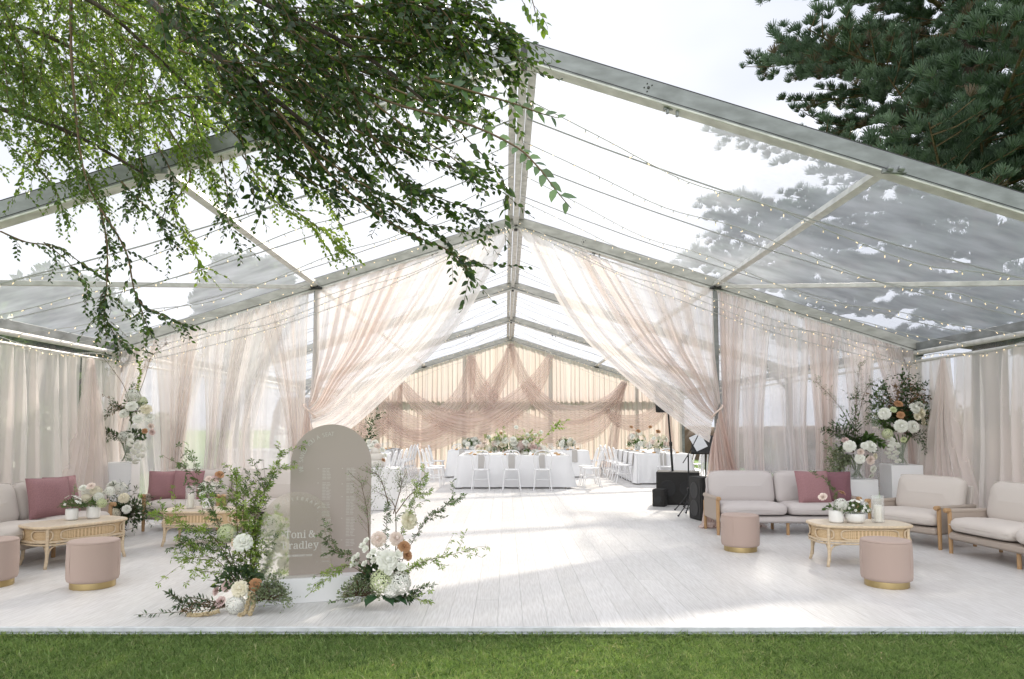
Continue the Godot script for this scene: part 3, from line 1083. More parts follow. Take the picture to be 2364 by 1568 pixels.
func entrance_drapes() -> void:
	# left half of the opening: a very thin inner sheet and a fuller outer one, both gathered at the post
	var t := thing("curtain", "blush sheer curtain swept from the ridge to the left entrance post", "curtain", V(-2.87, 0, FZ))
	var b := V(2.87, 0, 0)
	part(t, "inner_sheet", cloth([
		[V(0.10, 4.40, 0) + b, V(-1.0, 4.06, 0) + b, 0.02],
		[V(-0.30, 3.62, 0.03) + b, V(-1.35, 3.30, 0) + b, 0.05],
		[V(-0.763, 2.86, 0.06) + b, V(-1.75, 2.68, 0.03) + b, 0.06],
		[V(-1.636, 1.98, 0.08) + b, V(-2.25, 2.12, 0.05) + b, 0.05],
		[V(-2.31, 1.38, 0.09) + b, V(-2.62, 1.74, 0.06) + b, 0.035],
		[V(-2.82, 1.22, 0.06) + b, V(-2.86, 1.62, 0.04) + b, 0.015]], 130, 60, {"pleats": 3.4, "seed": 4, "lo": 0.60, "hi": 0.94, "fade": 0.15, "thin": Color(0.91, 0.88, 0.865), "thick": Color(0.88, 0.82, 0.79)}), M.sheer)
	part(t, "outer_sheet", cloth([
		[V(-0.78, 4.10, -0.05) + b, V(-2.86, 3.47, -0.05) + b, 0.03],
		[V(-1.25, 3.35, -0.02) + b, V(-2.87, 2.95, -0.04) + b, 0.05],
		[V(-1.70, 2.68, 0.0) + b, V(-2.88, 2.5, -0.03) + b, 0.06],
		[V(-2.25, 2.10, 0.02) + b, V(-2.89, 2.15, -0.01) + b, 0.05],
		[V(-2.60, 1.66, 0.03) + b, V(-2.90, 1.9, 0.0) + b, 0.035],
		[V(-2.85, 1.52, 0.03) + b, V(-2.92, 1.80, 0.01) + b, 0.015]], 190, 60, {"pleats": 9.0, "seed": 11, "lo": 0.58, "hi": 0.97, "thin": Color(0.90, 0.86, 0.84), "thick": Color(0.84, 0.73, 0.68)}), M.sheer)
	part(t, "tail", cloth([
		[V(-2.94, 1.80, 0.04) + b, V(-2.80, 1.24, 0.06) + b, 0.015],
		[V(-2.97, 1.45, 0.05) + b, V(-2.74, 1.05, 0.08) + b, 0.03],
		[V(-3.02, 0.8, 0.08) + b, V(-2.66, 0.7, 0.1) + b, 0.05],
		[V(-3.06, 0.02, 0.1) + b, V(-2.5, 0.03, 0.25) + b, 0.07],
		[V(-3.10, 0.02, 0.25) + b, V(-2.45, 0.02, 0.42) + b, 0.03]], 90, 40, {"pleats": 6.0, "seed": 21, "lo": 0.6, "hi": 0.97, "thin": Color(0.86, 0.76, 0.70), "thick": Color(0.82, 0.68, 0.61)}), M.sheer)
	var band := Geo.new()
	band.tube(curve([V(-2.99, 1.76, -0.03) + b, V(-2.95, 1.72, 0.09) + b, V(-2.84, 1.63, 0.10) + b, V(-2.80, 1.55, 0.0) + b], 8), 0.014, 6)
	put(t, "tie_band", band, M.tie)
	# right half
	t = thing("curtain", "blush sheer curtain swept from the ridge to the right entrance post", "curtain", V(3.1, 0, FZ))
	b = V(-3.1, 0, 0)
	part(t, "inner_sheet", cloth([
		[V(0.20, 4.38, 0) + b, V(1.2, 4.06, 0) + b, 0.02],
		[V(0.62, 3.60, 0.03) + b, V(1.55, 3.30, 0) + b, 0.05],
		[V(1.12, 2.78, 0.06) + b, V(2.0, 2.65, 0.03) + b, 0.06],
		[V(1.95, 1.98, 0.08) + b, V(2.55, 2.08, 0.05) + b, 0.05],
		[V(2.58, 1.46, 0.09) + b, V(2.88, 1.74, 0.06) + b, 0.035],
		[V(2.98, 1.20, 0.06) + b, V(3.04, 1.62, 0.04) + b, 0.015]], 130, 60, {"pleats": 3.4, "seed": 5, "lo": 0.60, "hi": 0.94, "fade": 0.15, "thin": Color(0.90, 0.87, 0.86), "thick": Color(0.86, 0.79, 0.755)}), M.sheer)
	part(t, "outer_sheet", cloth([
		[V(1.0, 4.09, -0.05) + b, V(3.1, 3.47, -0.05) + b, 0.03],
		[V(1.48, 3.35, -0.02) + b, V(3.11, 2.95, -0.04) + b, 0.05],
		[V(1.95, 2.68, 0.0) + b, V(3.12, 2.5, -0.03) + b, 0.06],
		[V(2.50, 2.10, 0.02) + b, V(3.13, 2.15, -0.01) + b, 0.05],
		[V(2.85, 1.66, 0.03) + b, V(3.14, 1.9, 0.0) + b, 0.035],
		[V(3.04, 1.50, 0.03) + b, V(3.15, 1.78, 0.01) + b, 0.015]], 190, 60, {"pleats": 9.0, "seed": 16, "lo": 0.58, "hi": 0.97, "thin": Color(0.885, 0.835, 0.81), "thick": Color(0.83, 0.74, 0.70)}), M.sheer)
	part(t, "tail", cloth([
		[V(3.02, 1.22, 0.06) + b, V(3.16, 1.78, 0.04) + b, 0.015],
		[V(2.98, 1.02, 0.08) + b, V(3.22, 1.45, 0.05) + b, 0.03],
		[V(2.93, 0.65, 0.1) + b, V(3.36, 0.8, 0.08) + b, 0.06],
		[V(2.84, 0.04, 0.14) + b, V(3.62, 0.04, 0.12) + b, 0.07],
		[V(2.72, 0.02, 0.36) + b, V(3.7, 0.03, 0.3) + b, 0.05],
		[V(2.80, 0.06, 0.30) + b, V(3.6, 0.08, 0.24) + b, 0.06]], 110, 46, {"pleats": 7.0, "seed": 24, "lo": 0.6, "hi": 0.97, "thin": Color(0.86, 0.77, 0.73), "thick": Color(0.79, 0.64, 0.58)}), M.sheer)
	band = Geo.new()
	band.tube(curve([V(3.02, 1.55, 0.0) + b, V(3.06, 1.63, 0.10) + b, V(3.16, 1.71, 0.09) + b, V(3.20, 1.75, -0.03) + b], 8), 0.014, 6)
	put(t, "tie_band", band, M.tie)

func hang(t: Node3D, called: String, x0: float, x1: float, mid: Array, low: Array, o: Dictionary) -> void:
	# a panel under the rafter of the partition, from x0 to x1, pinched and swayed as it falls
	var h0 := under(x0) - 0.03
	var h1 := under(x1) - 0.03
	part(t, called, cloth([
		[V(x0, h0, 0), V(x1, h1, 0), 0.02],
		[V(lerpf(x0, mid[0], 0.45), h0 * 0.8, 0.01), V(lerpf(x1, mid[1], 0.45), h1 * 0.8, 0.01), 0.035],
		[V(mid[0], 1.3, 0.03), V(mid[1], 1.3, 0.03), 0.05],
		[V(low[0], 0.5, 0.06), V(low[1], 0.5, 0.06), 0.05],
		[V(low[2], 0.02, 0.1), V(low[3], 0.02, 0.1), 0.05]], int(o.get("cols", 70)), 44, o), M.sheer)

func sheer_panels() -> void:
	var t := thing("curtain", "peach and white sheer panels across the clear wall behind the left sofas", "curtain", V(0, 0, -10.78))
	var wh := {"thin": Color(0.91, 0.89, 0.88), "thick": Color(0.89, 0.84, 0.81)}
	var pk := {"thin": Color(0.89, 0.84, 0.81), "thick": Color(0.86, 0.77, 0.72)}
	hang(t, "panel", -5.85, -5.15, [-5.95, -5.62], [-5.9, -5.55, -5.9, -5.5], pk.merged({"seed": 31, "pleats": 6.0, "lo": 0.4, "hi": 0.92}))
	hang(t, "panel", -5.25, -4.55, [-5.05, -4.72], [-5.0, -4.78, -4.75, -4.5], pk.merged({"seed": 32, "pleats": 5.0, "lo": 0.45, "hi": 0.95}))
	hang(t, "panel", -4.95, -4.2, [-4.95, -4.72], [-4.9, -4.7, -4.7, -4.5], wh.merged({"seed": 33, "pleats": 5.0, "lo": 0.35, "hi": 0.9}))
	hang(t, "panel", -4.55, -3.75, [-4.42, -4.12], [-4.45, -4.15, -4.3, -4.0], wh.merged({"seed": 34, "pleats": 6.0, "lo": 0.45, "hi": 0.95}))
	hang(t, "panel", -4.0, -3.1, [-4.25, -3.72], [-4.25, -3.6, -3.95, -3.4], wh.merged({"seed": 35, "pleats": 5.0, "lo": 0.5, "hi": 0.9, "cols": 90}))
	hang(t, "panel", -3.75, -2.95, [-3.2, -2.98], [-3.15, -2.98, -3.1, -2.95], pk.merged({"seed": 36, "pleats": 6.0, "lo": 0.35, "hi": 0.92}))
	hang(t, "veil", -5.7, -2.95, [-5.6, -3.0], [-5.5, -3.0, -5.5, -3.0], wh.merged({"seed": 37, "pleats": 9.0, "lo": 0.24, "hi": 0.62, "cols": 160}))
	t = thing("curtain", "pale pink sheer panels across the clear wall behind the right sofa and pedestals", "curtain", V(0, 0, -10.78))
	wh = {"thin": Color(0.90, 0.87, 0.865), "thick": Color(0.86, 0.78, 0.755)}
	pk = {"thin": Color(0.88, 0.83, 0.81), "thick": Color(0.83, 0.72, 0.675)}
	hang(t, "panel", 3.15, 3.6, [3.2, 3.42], [3.22, 3.44, 3.2, 3.45], pk.merged({"seed": 41, "pleats": 5.0, "lo": 0.5, "hi": 0.92}))
	hang(t, "panel", 3.5, 4.0, [3.5, 3.78], [3.52, 3.8, 3.5, 3.8], wh.merged({"seed": 42, "pleats": 4.0, "lo": 0.45, "hi": 0.88}))
	hang(t, "panel", 3.95, 4.55, [4.08, 4.42], [4.12, 4.45, 4.1, 4.5], wh.merged({"seed": 43, "pleats": 5.0, "lo": 0.4, "hi": 0.85}))
	hang(t, "panel", 4.45, 5.0, [4.55, 4.85], [4.5, 4.85, 4.5, 4.9], pk.merged({"seed": 44, "pleats": 5.0, "lo": 0.5, "hi": 0.95}))
	hang(t, "panel", 4.95, 5.5, [5.1, 5.4], [5.15, 5.45, 5.1, 5.5], wh.merged({"seed": 45, "pleats": 5.0, "lo": 0.45, "hi": 0.9}))
	hang(t, "panel", 5.4, 6.1, [5.75, 6.12], [5.8, 6.15, 5.8, 6.2], pk.merged({"seed": 46, "pleats": 6.0, "lo": 0.4, "hi": 0.9}))
	hang(t, "veil", 3.2, 6.05, [3.2, 6.0], [3.2, 6.0, 3.2, 6.0], wh.merged({"seed": 47, "pleats": 9.0, "lo": 0.06, "hi": 0.45, "cols": 160}))

func side_drapes() -> void:
	for s in [-1, 1]:
		var x: float = XC + s * 5.84
		var t := thing("curtain", "white sheer curtain along the %s" % ("left side wall beside the cushioned sofa" if s < 0 else "right side wall behind the right-hand sofas"), "curtain", V(x, 0, 0))
		var n := V(-s, 0, 0)
		var c := {"thin": Color(0.94, 0.88, 0.86), "thick": Color(0.90, 0.80, 0.765), "normal": n, "lo": 0.46, "hi": 0.92}
		# full-width gathered sheet, then a heavier sheet gathered to one point under the pipe, then the corner sheet
		var segs := [[-6.0, -8.0, 7.3], [-7.9, -9.7, 6.6], [-9.75, -10.7, 3.0]]
		for k in 3:
			var a: float = segs[k][0]
			var b: float = segs[k][1]
			part(t, "panel", cloth([[V(0, 2.36, a), V(0, 2.36, b), 0.015], [n * 0.01 + V(0, 1.8, a), n * 0.01 + V(0, 1.8, b), 0.04], [n * 0.03 + V(0, 0.9, a + 0.05), n * 0.03 + V(0, 0.9, b - 0.05), 0.06], [n * 0.06 + V(0, 0.02, a + 0.1), n * 0.06 + V(0, 0.02, b - 0.1), 0.07]], 110, 40, c.merged({"seed": 50 + k + s, "pleats": segs[k][2]})), M.sheer)
		var pz := -9.82
		var pk := {"thin": Color(0.89, 0.84, 0.82), "thick": Color(0.84, 0.74, 0.70), "normal": n, "lo": 0.22, "hi": 0.80, "seed": 58 + s, "pleats": 6.0}
		part(t, "gathered_panel", cloth([[n * 0.07 + V(0, 2.36, pz + 0.04), n * 0.07 + V(0, 2.36, pz - 0.04), 0.01], [n * 0.08 + V(0, 1.9, pz + 0.15), n * 0.08 + V(0, 1.9, pz - 0.14), 0.03], [n * 0.1 + V(0, 1.1, pz + 0.40), n * 0.1 + V(0, 1.1, pz - 0.34), 0.06], [n * 0.14 + V(0, 0.02, pz + 0.95), n * 0.14 + V(0, 0.02, pz - 0.5), 0.07]], 110, 40, pk), M.sheer)

func swag(t: Node3D, keys: Array, wide: float, sd: int, dark := 0.0) -> void:
	# a loose band hung from two points: folds run along it
	var path := curve(keys, 70)
	var nz := FastNoiseLite.new()
	nz.seed = sd
	nz.frequency = 1.0
	var pts := PackedVector3Array()
	var cs := PackedColorArray()
	var m := path.size()
	var nv := 34
	for j in nv:
		var w := float(j) / (nv - 1)
		for i in m:
			var f := float(i) / (m - 1)
			var tan := (path[mini(i + 1, m - 1)] - path[maxi(i - 1, 0)]).normalized()
			var out := V(-tan.y, tan.x, 0)
			if out.y > 0: out = -out
			if absf(out.y) < 0.05: out = V(out.x, -0.05, 0)
			out = out.normalized()
			var span := wide * (0.22 + 0.78 * sin(PI * clampf(f, 0.02, 0.98)))
			var p := path[i] + out * (w - 0.5) * span
			var ph := nz.get_noise_2d(w * 2.0, f * 1.4) * 5.0
			p.z += 0.035 * sin(w * 7.0 * TAU + ph) + 0.006 * sin(w * 15.0 * TAU + ph) + 0.09 * sin(PI * w)
			pts.append(p)
			var den := clampf(0.5 + 0.28 * sin(w * 7.0 * TAU + ph + 0.9) + 0.16 * nz.get_noise_2d(w * 6.0, f * 0.8), 0.0, 1.0)
			var c := Color(0.84, 0.735, 0.69).lerp(Color(0.75, 0.62, 0.575), den)
			c.a = lerpf(0.46, 0.78, den)
			cs.append(c)
	var g := Geo.new()
	g.grid(pts, m, nv, false, true, 1.0, 1.0, cs)
	part(t, "swag", g.mesh(), M.sheer)

func back_drapes() -> void:
	var z := -25.28
	var t := thing("curtain", "pleated cream and rose lining with crossed swags on the far end wall", "curtain", V(XC, 0, z))
	for k in 4:
		var x0: float = -5.95 + k * 2.975
		var x1: float = x0 + 2.975
		var h0 := RIDGE - SLOPE * absf(x0) - 0.02
		var h1 := RIDGE - SLOPE * absf(x1) - 0.02
		part(t, "lining", cloth([[V(x0, h0, 0), V(x1, h1, 0), 0.02], [V(x0, h0 * 0.6, 0), V(x1, h1 * 0.6, 0), 0.04], [V(x0, 0.02, 0.05), V(x1, 0.02, 0.05), 0.06]], 170, 20, {"seed": 70 + k, "pleats": 16.0, "lo": 0.95, "hi": 1.0, "thin": Color(0.665, 0.60, 0.56), "thick": Color(0.60, 0.505, 0.455)}), M.lining)
	var d := 0.16
	# crossed swags, from the ridge and the rafters
	swag(t, [V(-5.06, 2.5, d), V(-4.45, 1.55, d), V(-3.2, 0.95, d + 0.05), V(-2.0, 1.35, d + 0.05), V(-0.95, 2.3, d), V(-0.12, 3.6, d), V(0.0, 4.3, d)], 0.85, 81)
	swag(t, [V(-3.75, 2.95, d + 0.06), V(-3.15, 2.2, d + 0.06), V(-2.1, 1.62, d + 0.1), V(-0.9, 1.55, d + 0.1), V(0.3, 2.3, d + 0.08), V(1.0, 3.1, d + 0.06), V(1.4, 3.9, d)], 0.9, 82)
	swag(t, [V(-1.4, 3.9, d), V(-1.15, 3.0, d), V(-0.4, 1.95, d + 0.02), V(0.9, 1.3, d + 0.02), V(2.4, 1.25, d), V(3.3, 1.8, d), V(3.95, 2.95, d)], 0.95, 83)
	swag(t, [V(0.03, 4.3, d + 0.09), V(0.5, 3.0, d + 0.12), V(1.35, 2.05, d + 0.14), V(2.4, 1.85, d + 0.12), V(3.4, 2.3, d + 0.1), V(3.98, 3.0, d + 0.05)], 0.65, 84)
	swag(t, [V(3.3, 2.0, d), V(3.8, 1.62, d), V(4.6, 1.6, d), V(5.2, 2.05, d), V(5.45, 2.7, d)], 0.6, 85)
	swag(t, [V(-5.9, 2.4, d), V(-5.6, 1.6, d), V(-4.9, 1.2, d), V(-4.2, 1.7, d), V(-3.8, 2.9, d)], 0.6, 86)
	swag(t, [V(-4.6, 2.8, d + 0.04), V(-4.1, 1.9, d + 0.04), V(-3.2, 1.35, d + 0.04), V(-2.3, 1.7, d + 0.04), V(-1.6, 2.6, d + 0.04), V(-1.3, 3.9, d)], 0.9, 89)
	# hanging tails between the swags
	for q in [[3.95, 2.95, 3.4], [-3.78, 2.95, -3.9], [-5.06, 2.5, -5.1], [0.0, 4.3, -1.2], [5.45, 2.7, 5.5]]:
		part(t, "tail", cloth([[V(q[0] - 0.05, q[1], 0.12), V(q[0] + 0.05, q[1], 0.12), 0.02], [V(lerpf(q[0], q[2], 0.5) - 0.14, q[1] * 0.55, 0.12), V(lerpf(q[0], q[2], 0.5) + 0.14, q[1] * 0.55, 0.12), 0.03], [V(q[2] - 0.22, 0.03, 0.14), V(q[2] + 0.22, 0.03, 0.14), 0.04]], 40, 24, {"seed": 90 + int(q[0] * 3), "pleats": 4.0, "lo": 0.4, "hi": 0.8, "thin": Color(0.77, 0.68, 0.65), "thick": Color(0.68, 0.57, 0.54)}), M.sheer)

# ---------------------------------------------------------------- lounge furniture
func pillow_mesh(w: float, h: float, d: float, puff := 1.0, nu := 13, nv := 13) -> ArrayMesh:
	# a stuffed cushion standing in x and y: thick in the middle, thin pinched rim, corners drawn out
	var g := Geo.new()
	for s in [1.0, -1.0]:
		var pts := PackedVector3Array()
		for j in nv:
			for i in nu:
				var a := -1.0 + 2.0 * i / (nu - 1)
				var b := -1.0 + 2.0 * j / (nv - 1)
				var pinch := 1.0 - 0.05 * puff * (1.0 - b * b) * absf(a) - 0.0
				var pin2 := 1.0 - 0.05 * puff * (1.0 - a * a) * absf(b)
				var t := pow(maxf(0.0, (1.0 - pow(absf(a), 2.6)) * (1.0 - pow(absf(b), 2.6))), 0.5)
				var dent := 0.04 * sin(a * 4.0 + b * 2.0) * t
				pts.append(V(a * w * 0.5 * pinch, b * h * 0.5 * pin2, s * (d * 0.5 * t + dent * d + 0.004)))
		g.grid(pts, nu, nv, false, s < 0)
	return g.mesh()

func pad_mesh(w: float, h: float, d: float, r: float, crown: float) -> ArrayMesh:
	# an upholstered pad: soft rounded box, domed on top
	var g := Geo.new()
	var nu := 28
	var nv := 11
	var pts := PackedVector3Array()
	for j in nv:
		var t := float(j) / (nv - 1)
		var y: float
		var inset: float
		if t < 0.3:
			var q := t / 0.3 * PI / 2
			y = -h / 2 + r * (1.0 - cos(q))
			inset = r * (1.0 - sin(q))
			if j == 0: inset = minf(w, d) * 0.5
		elif t < 0.55:
			y = lerpf(-h / 2 + r, h / 2 - r, (t - 0.3) / 0.25)
			inset = 0.0
		else:
			var q := (t - 0.55) / 0.45
			var e := q * PI / 2
			y = h / 2 - r + r * sin(minf(e * 1.6, PI / 2)) + crown * q
			inset = r * (1.0 - cos(minf(e * 1.6, PI / 2))) + q * q * q * minf(w, d) * 0.5
			if j == nv - 1: inset = minf(w, d) * 0.5
		for i in nu + 1:
			var a := TAU * i / nu
			var cx := cos(a)
			var cz := -sin(a)
			var ex := 0.28
			var px := signf(cx) * pow(absf(cx), ex) * maxf(w * 0.5 - inset * (1.0 if w <= d else 1.0), 0.0)
			var pz := signf(cz) * pow(absf(cz), ex) * maxf(d * 0.5 - inset, 0.0)
			pts.append(V(px, y, pz))
	g.grid(pts, nu + 1, nv, true)
	return g.mesh()

func sofa(label: String, at: Vector3, turn: float, w: float, seats: int, cloth_mat: String, group := "") -> Node3D:
	var t := thing("sofa", label, "sofa", at, turn, group)
	var d := 0.66
	var cw := (w - 0.10) / seats
	var cm: Material = M[cloth_mat]
	for k in seats:
		var x := -w / 2 + 0.05 + cw * (k + 0.5)
		var c := part(t, "seat_cushion", pad_mesh(cw - 0.012, 0.15, 0.64, 0.06, 0.03), cm)
		c.position = V(x, 0.325, 0.05)
		c.rotation_degrees = V(-2, 0, 0)
		var pp := Geo.new()
		var hw := cw * 0.5 - 0.012
		pp.tube(PackedVector3Array([V(-hw + 0.03, 0.0, 0.305), V(-hw * 0.3, 0.0, 0.322), V(hw * 0.3, 0.0, 0.322), V(hw - 0.03, 0.0, 0.305)]), 0.005, 5)
		put(c, "piping", pp, cm)

		var b := part(t, "back_cushion", pad_mesh(cw - 0.012, 0.15, 0.46, 0.065, 0.035), cm)
		b.position = V(x, 0.585, -0.22)
		b.rotation_degrees = V(90 - 14, 0, 0)
		var hb := cw * 0.5 - 0.010
		pp = Geo.new()
		pp.tube(curve([V(-hb + 0.02, 0.03, 0.19), V(-hb + 0.02, 0.03, -0.17), V(-hb + 0.07, 0.03, -0.222), V(0, 0.03, -0.232), V(hb - 0.07, 0.03, -0.222), V(hb - 0.02, 0.03, -0.17), V(hb - 0.02, 0.03, 0.19)], 36), 0.005, 5)
		put(b, "piping", pp, cm)
	var g := Geo.new()
	g.box(V(0, 0.205, 0.03), V(w - 0.09, 0.085, d - 0.02), 0.03)
	put(t, "seat_rail", g, M.frame_cloth if cloth_mat == "linen" else cm)
	g = Geo.new()
	g.box(V(0, 0.46, -0.33), V(w - 0.1, 0.52, 0.05), 0.02, Basis(Vector3.RIGHT, deg_to_rad(-12)))
	put(t, "back_frame", g, cm)
	for s in [-1, 1]:
		var x: float = s * (w / 2 - 0.03)
		g = Geo.new()
		# sling arm: cloth wrapped round the posts
		g.box(V(x, 0.325, 0.0), V(0.055, 0.29, d - 0.06), 0.018)
		put(t, "arm_sling", g, M.frame_cloth)
		for z in [0.29, -0.33]:
			g = Geo.new()
			g.xf = Transform3D(Basis(), V(x, 0, z))
			g.lathe(PackedVector2Array([Vector2(0, 0), Vector2(0.02, 0), Vector2(0.024, 0.2), Vector2(0.026, 0.47 if z > 0 else 0.40), Vector2(0, 0.475 if z > 0 else 0.405)]), 12)
			put(t, "leg", g, M.oak)
		g = Geo.new()
		g.tube(PackedVector3Array([V(x, 0.475, -0.34), V(x, 0.475, 0.29)]), 0.03, 10)
		put(t, "arm_pad", g, M.frame_cloth)
		g = Geo.new()
		g.xf = Transform3D(Basis(Vector3.RIGHT, PI / 2), V(x, 0.482, 0.29))
		g.lathe(PackedVector2Array([Vector2(0, 0), Vector2(0.027, 0), Vector2(0.027, 0.062), Vector2(0.022, 0.07), Vector2(0, 0.072)]), 12)
		put(t, "arm_knob", g, M.oak)
	if w > 1.6:
		for z in [0.27, -0.30]:
			g = Geo.new()
			g.tube(PackedVector3Array([V(0, 0, z), V(0, 0.18, z)]), 0.022, 10)
			put(t, "leg", g, M.oak)
	return t

func cushion(label: String, at: Vector3, turn: float, tilt: float, size: float, m: String, roll := 0.0) -> void:
	var t := thing("cushion", label, "cushion", at, turn)
	t.rotation_degrees = V(-tilt, turn, roll)
	var p := part(t, "cover", pillow_mesh(size, size, 0.17), M[m])
	p.position = V(0, size * 0.5, 0)
	var g := Geo.new()
	var h := size * 0.5
	g.tube(PackedVector3Array([V(-h, 0, 0), V(0, 0.03 * size, 0), V(h, 0, 0), V(h * 0.95, h, 0), V(h, size, 0), V(0, size * 0.97, 0), V(-h, size, 0), V(-h * 0.95, h, 0), V(-h, 0, 0)]), 0.005, 5)
	put(t, "piping", g, M[m])

func ottoman(label: String, at: Vector3, turn: float) -> void:
	var t := thing("ottoman", label, "ottoman", at, turn, "ottomans on brass bases")
	var g := Geo.new()
	g.lathe(PackedVector2Array([Vector2(0.0, 0.058), Vector2(0.19, 0.058), Vector2(0.208, 0.066), Vector2(0.214, 0.09), Vector2(0.217, 0.22), Vector2(0.214, 0.37), Vector2(0.211, 0.395), Vector2(0.205, 0.404)]), 40)
	put(t, "body", g, M.ottoman_cloth)
	g = Geo.new()
	g.lathe(PackedVector2Array([Vector2(0.206, 0.403), Vector2(0.207, 0.409), Vector2(0.200, 0.414), Vector2(0.14, 0.421), Vector2(0.06, 0.424), Vector2(0, 0.425)]), 40)
	put(t, "seat_top", g, M.ottoman_cloth)
	g = Geo.new()
	var ring := PackedVector3Array()
	for k in 41: ring.append(V(0.209 * cos(TAU * k / 40), 0.402, 0.209 * sin(TAU * k / 40)))
	g.tube(ring, 0.0045, 6, false)
	for a in [0.3, 2.4, 4.5]:
		g.tube(PackedVector3Array([V(0.211 * cos(a), 0.07, 0.211 * sin(a)), V(0.2185 * cos(a), 0.22, 0.2185 * sin(a)), V(0.212 * cos(a), 0.395, 0.212 * sin(a))]), 0.0022, 4)
	put(t, "piping", g, M.ottoman_cloth)
	g = Geo.new()
	g.lathe(PackedVector2Array([Vector2(0, 0.0), Vector2(0.182, 0.0), Vector2(0.185, 0.003), Vector2(0.185, 0.056), Vector2(0.18, 0.06)]), 48)
	put(t, "base_ring", g, M.brass)

func racetrack(w: float, d: float, steps := 48, ex := 0.55) -> PackedVector3Array:
	var out := PackedVector3Array()
	for k in steps + 1:
		var a := TAU * k / steps
		out.append(V(signf(cos(a)) * pow(absf(cos(a)), ex) * w * 0.5, 0, -signf(sin(a)) * pow(absf(sin(a)), ex) * d * 0.5))
	return out

func shifted(p: PackedVector3Array, o: Vector3) -> PackedVector3Array:
	var q := PackedVector3Array()
	for x in p: q.append(x + o)
	return q

func rattan_table(label: String, at: Vector3, turn: float) -> void:
	var t := thing("coffee_table", label, "coffee table", at, turn, "rattan coffee tables")
	var w := 0.98
	var d := 0.58
	var g := Geo.new()
	var o := racetrack(w, d)
	var pts := PackedVector3Array()
	for q in [[0.0, 0.398], [0.985, 0.398], [1.0, 0.404], [1.0, 0.416], [0.985, 0.422], [0.0, 0.423]]:
		for p in o: pts.append(V(p.x * q[0], q[1], p.z * q[0]))
	g.grid(pts, o.size(), 6, true)
	put(t, "top", g, M.table_top)
	g = Geo.new()
	g.tube(shifted(o, V(0, 0.408, 0)), 0.015, 8, false)
	put(t, "top_rim", g, M.rattan)
	# woven cane apron between two rails
	var r := racetrack(w - 0.05, d - 0.05)
	g = Geo.new()
	pts = PackedVector3Array()
	for y in [0.26, 0.395]:
		for p in r: pts.append(V(p.x, y, p.z))
	g.grid(pts, r.size(), 2, true)
	put(t, "cane_panel", g, M.cane)
	for y in [0.262, 0.235]:
		g = Geo.new()
		g.tube(shifted(racetrack(w - 0.03, d - 0.03), V(0, y, 0)), 0.012 if y > 0.25 else 0.009, 7, false)
		put(t, "rail", g, M.rattan)
	# long oval hoops fixed on the cane
	var per := r.size() - 1
	for k in 6:
		var c := (k + 0.5) / 6.0
		var hoop := PackedVector3Array()
		for q in 25:
			var a := TAU * q / 24
			var u := c + signf(cos(a)) * pow(absf(cos(a)), 0.6) * 0.066
			var y := 0.329 + signf(sin(a)) * pow(absf(sin(a)), 0.6) * 0.052
			var f := fposmod(u, 1.0) * per
			var p := r[int(f) % per].lerp(r[(int(f) + 1) % per], f - int(f))
			hoop.append(V(p.x * 1.022, y, p.z * 1.03))
		g = Geo.new()
		g.tube(hoop, 0.009, 6, false)
		put(t, "hoop", g, M.rattan)
	for sx in [-1, 1]:
		for sz in [-1, 1]:
			g = Geo.new()
			var x: float = sx * 0.40
			var z: float = sz * 0.225
			g.tube(curve([V(x, 0.40, z), V(x, 0.22, z), V(x * 1.0, 0.10, z), V(x * 1.05, 0.0, z * 1.06)], 8), 0.0165, 8)
			var l := put(t, "leg", g, M.rattan)
			g = Geo.new()
			g.tube(curve([V(x - sx * 0.17, 0.235, z), V(x - sx * 0.06, 0.215, z), V(x - sx * 0.016, 0.16, z), V(x - sx * 0.006, 0.05, z)], 10), 0.010, 6)
			g.tube(curve([V(x, 0.235, z - sz * 0.13), V(x, 0.215, z - sz * 0.05), V(x, 0.16, z - sz * 0.016), V(x, 0.05, z - sz * 0.006)], 10), 0.010, 6)
			put(l, "brace", g, M.rattan)

func pedestal(label: String, at: Vector3, w: float, h: float, turn: float) -> void:
	var t := thing("pedestal", label, "pedestal", at, turn, "white flower pedestals")
	var g := Geo.new()
	g.box(V(0, h * 0.5 + 0.004, 0), V(w, h - 0.008, w), 0.004)
	put(t, "column", g, M.paint_white)
	g = Geo.new()
	g.box(V(0, 0.004, 0), V(w - 0.02, 0.008, w - 0.02))
	put(t, "plinth", g, M.taupe)

func candle(label: String, at: Vector3, r := 0.063, h := 0.28) -> void:
	var t := thing("candle_holder", label, "candle", at)
	var g := Geo.new()
	g.lathe(PackedVector2Array([Vector2(0, 0.004), Vector2(r - 0.004, 0.004), Vector2(r - 0.004, h), Vector2(r, h), Vector2(r, 0), Vector2(0, 0)]), 24)
	put(t, "glass_cylinder", g, M.glass)
	g = Geo.new()
	g.lathe(PackedVector2Array([Vector2(0, 0.008), Vector2(0.038, 0.008), Vector2(0.039, 0.175), Vector2(0.035, 0.18), Vector2(0, 0.176)]), 20)
	var c := put(t, "candle", g, M.wax)
	g = Geo.new()
	g.tube(PackedVector3Array([V(0, 0.175, 0), V(0.002, 0.192, 0)]), 0.0015, 4)
	put(c, "wick", g, M.black)

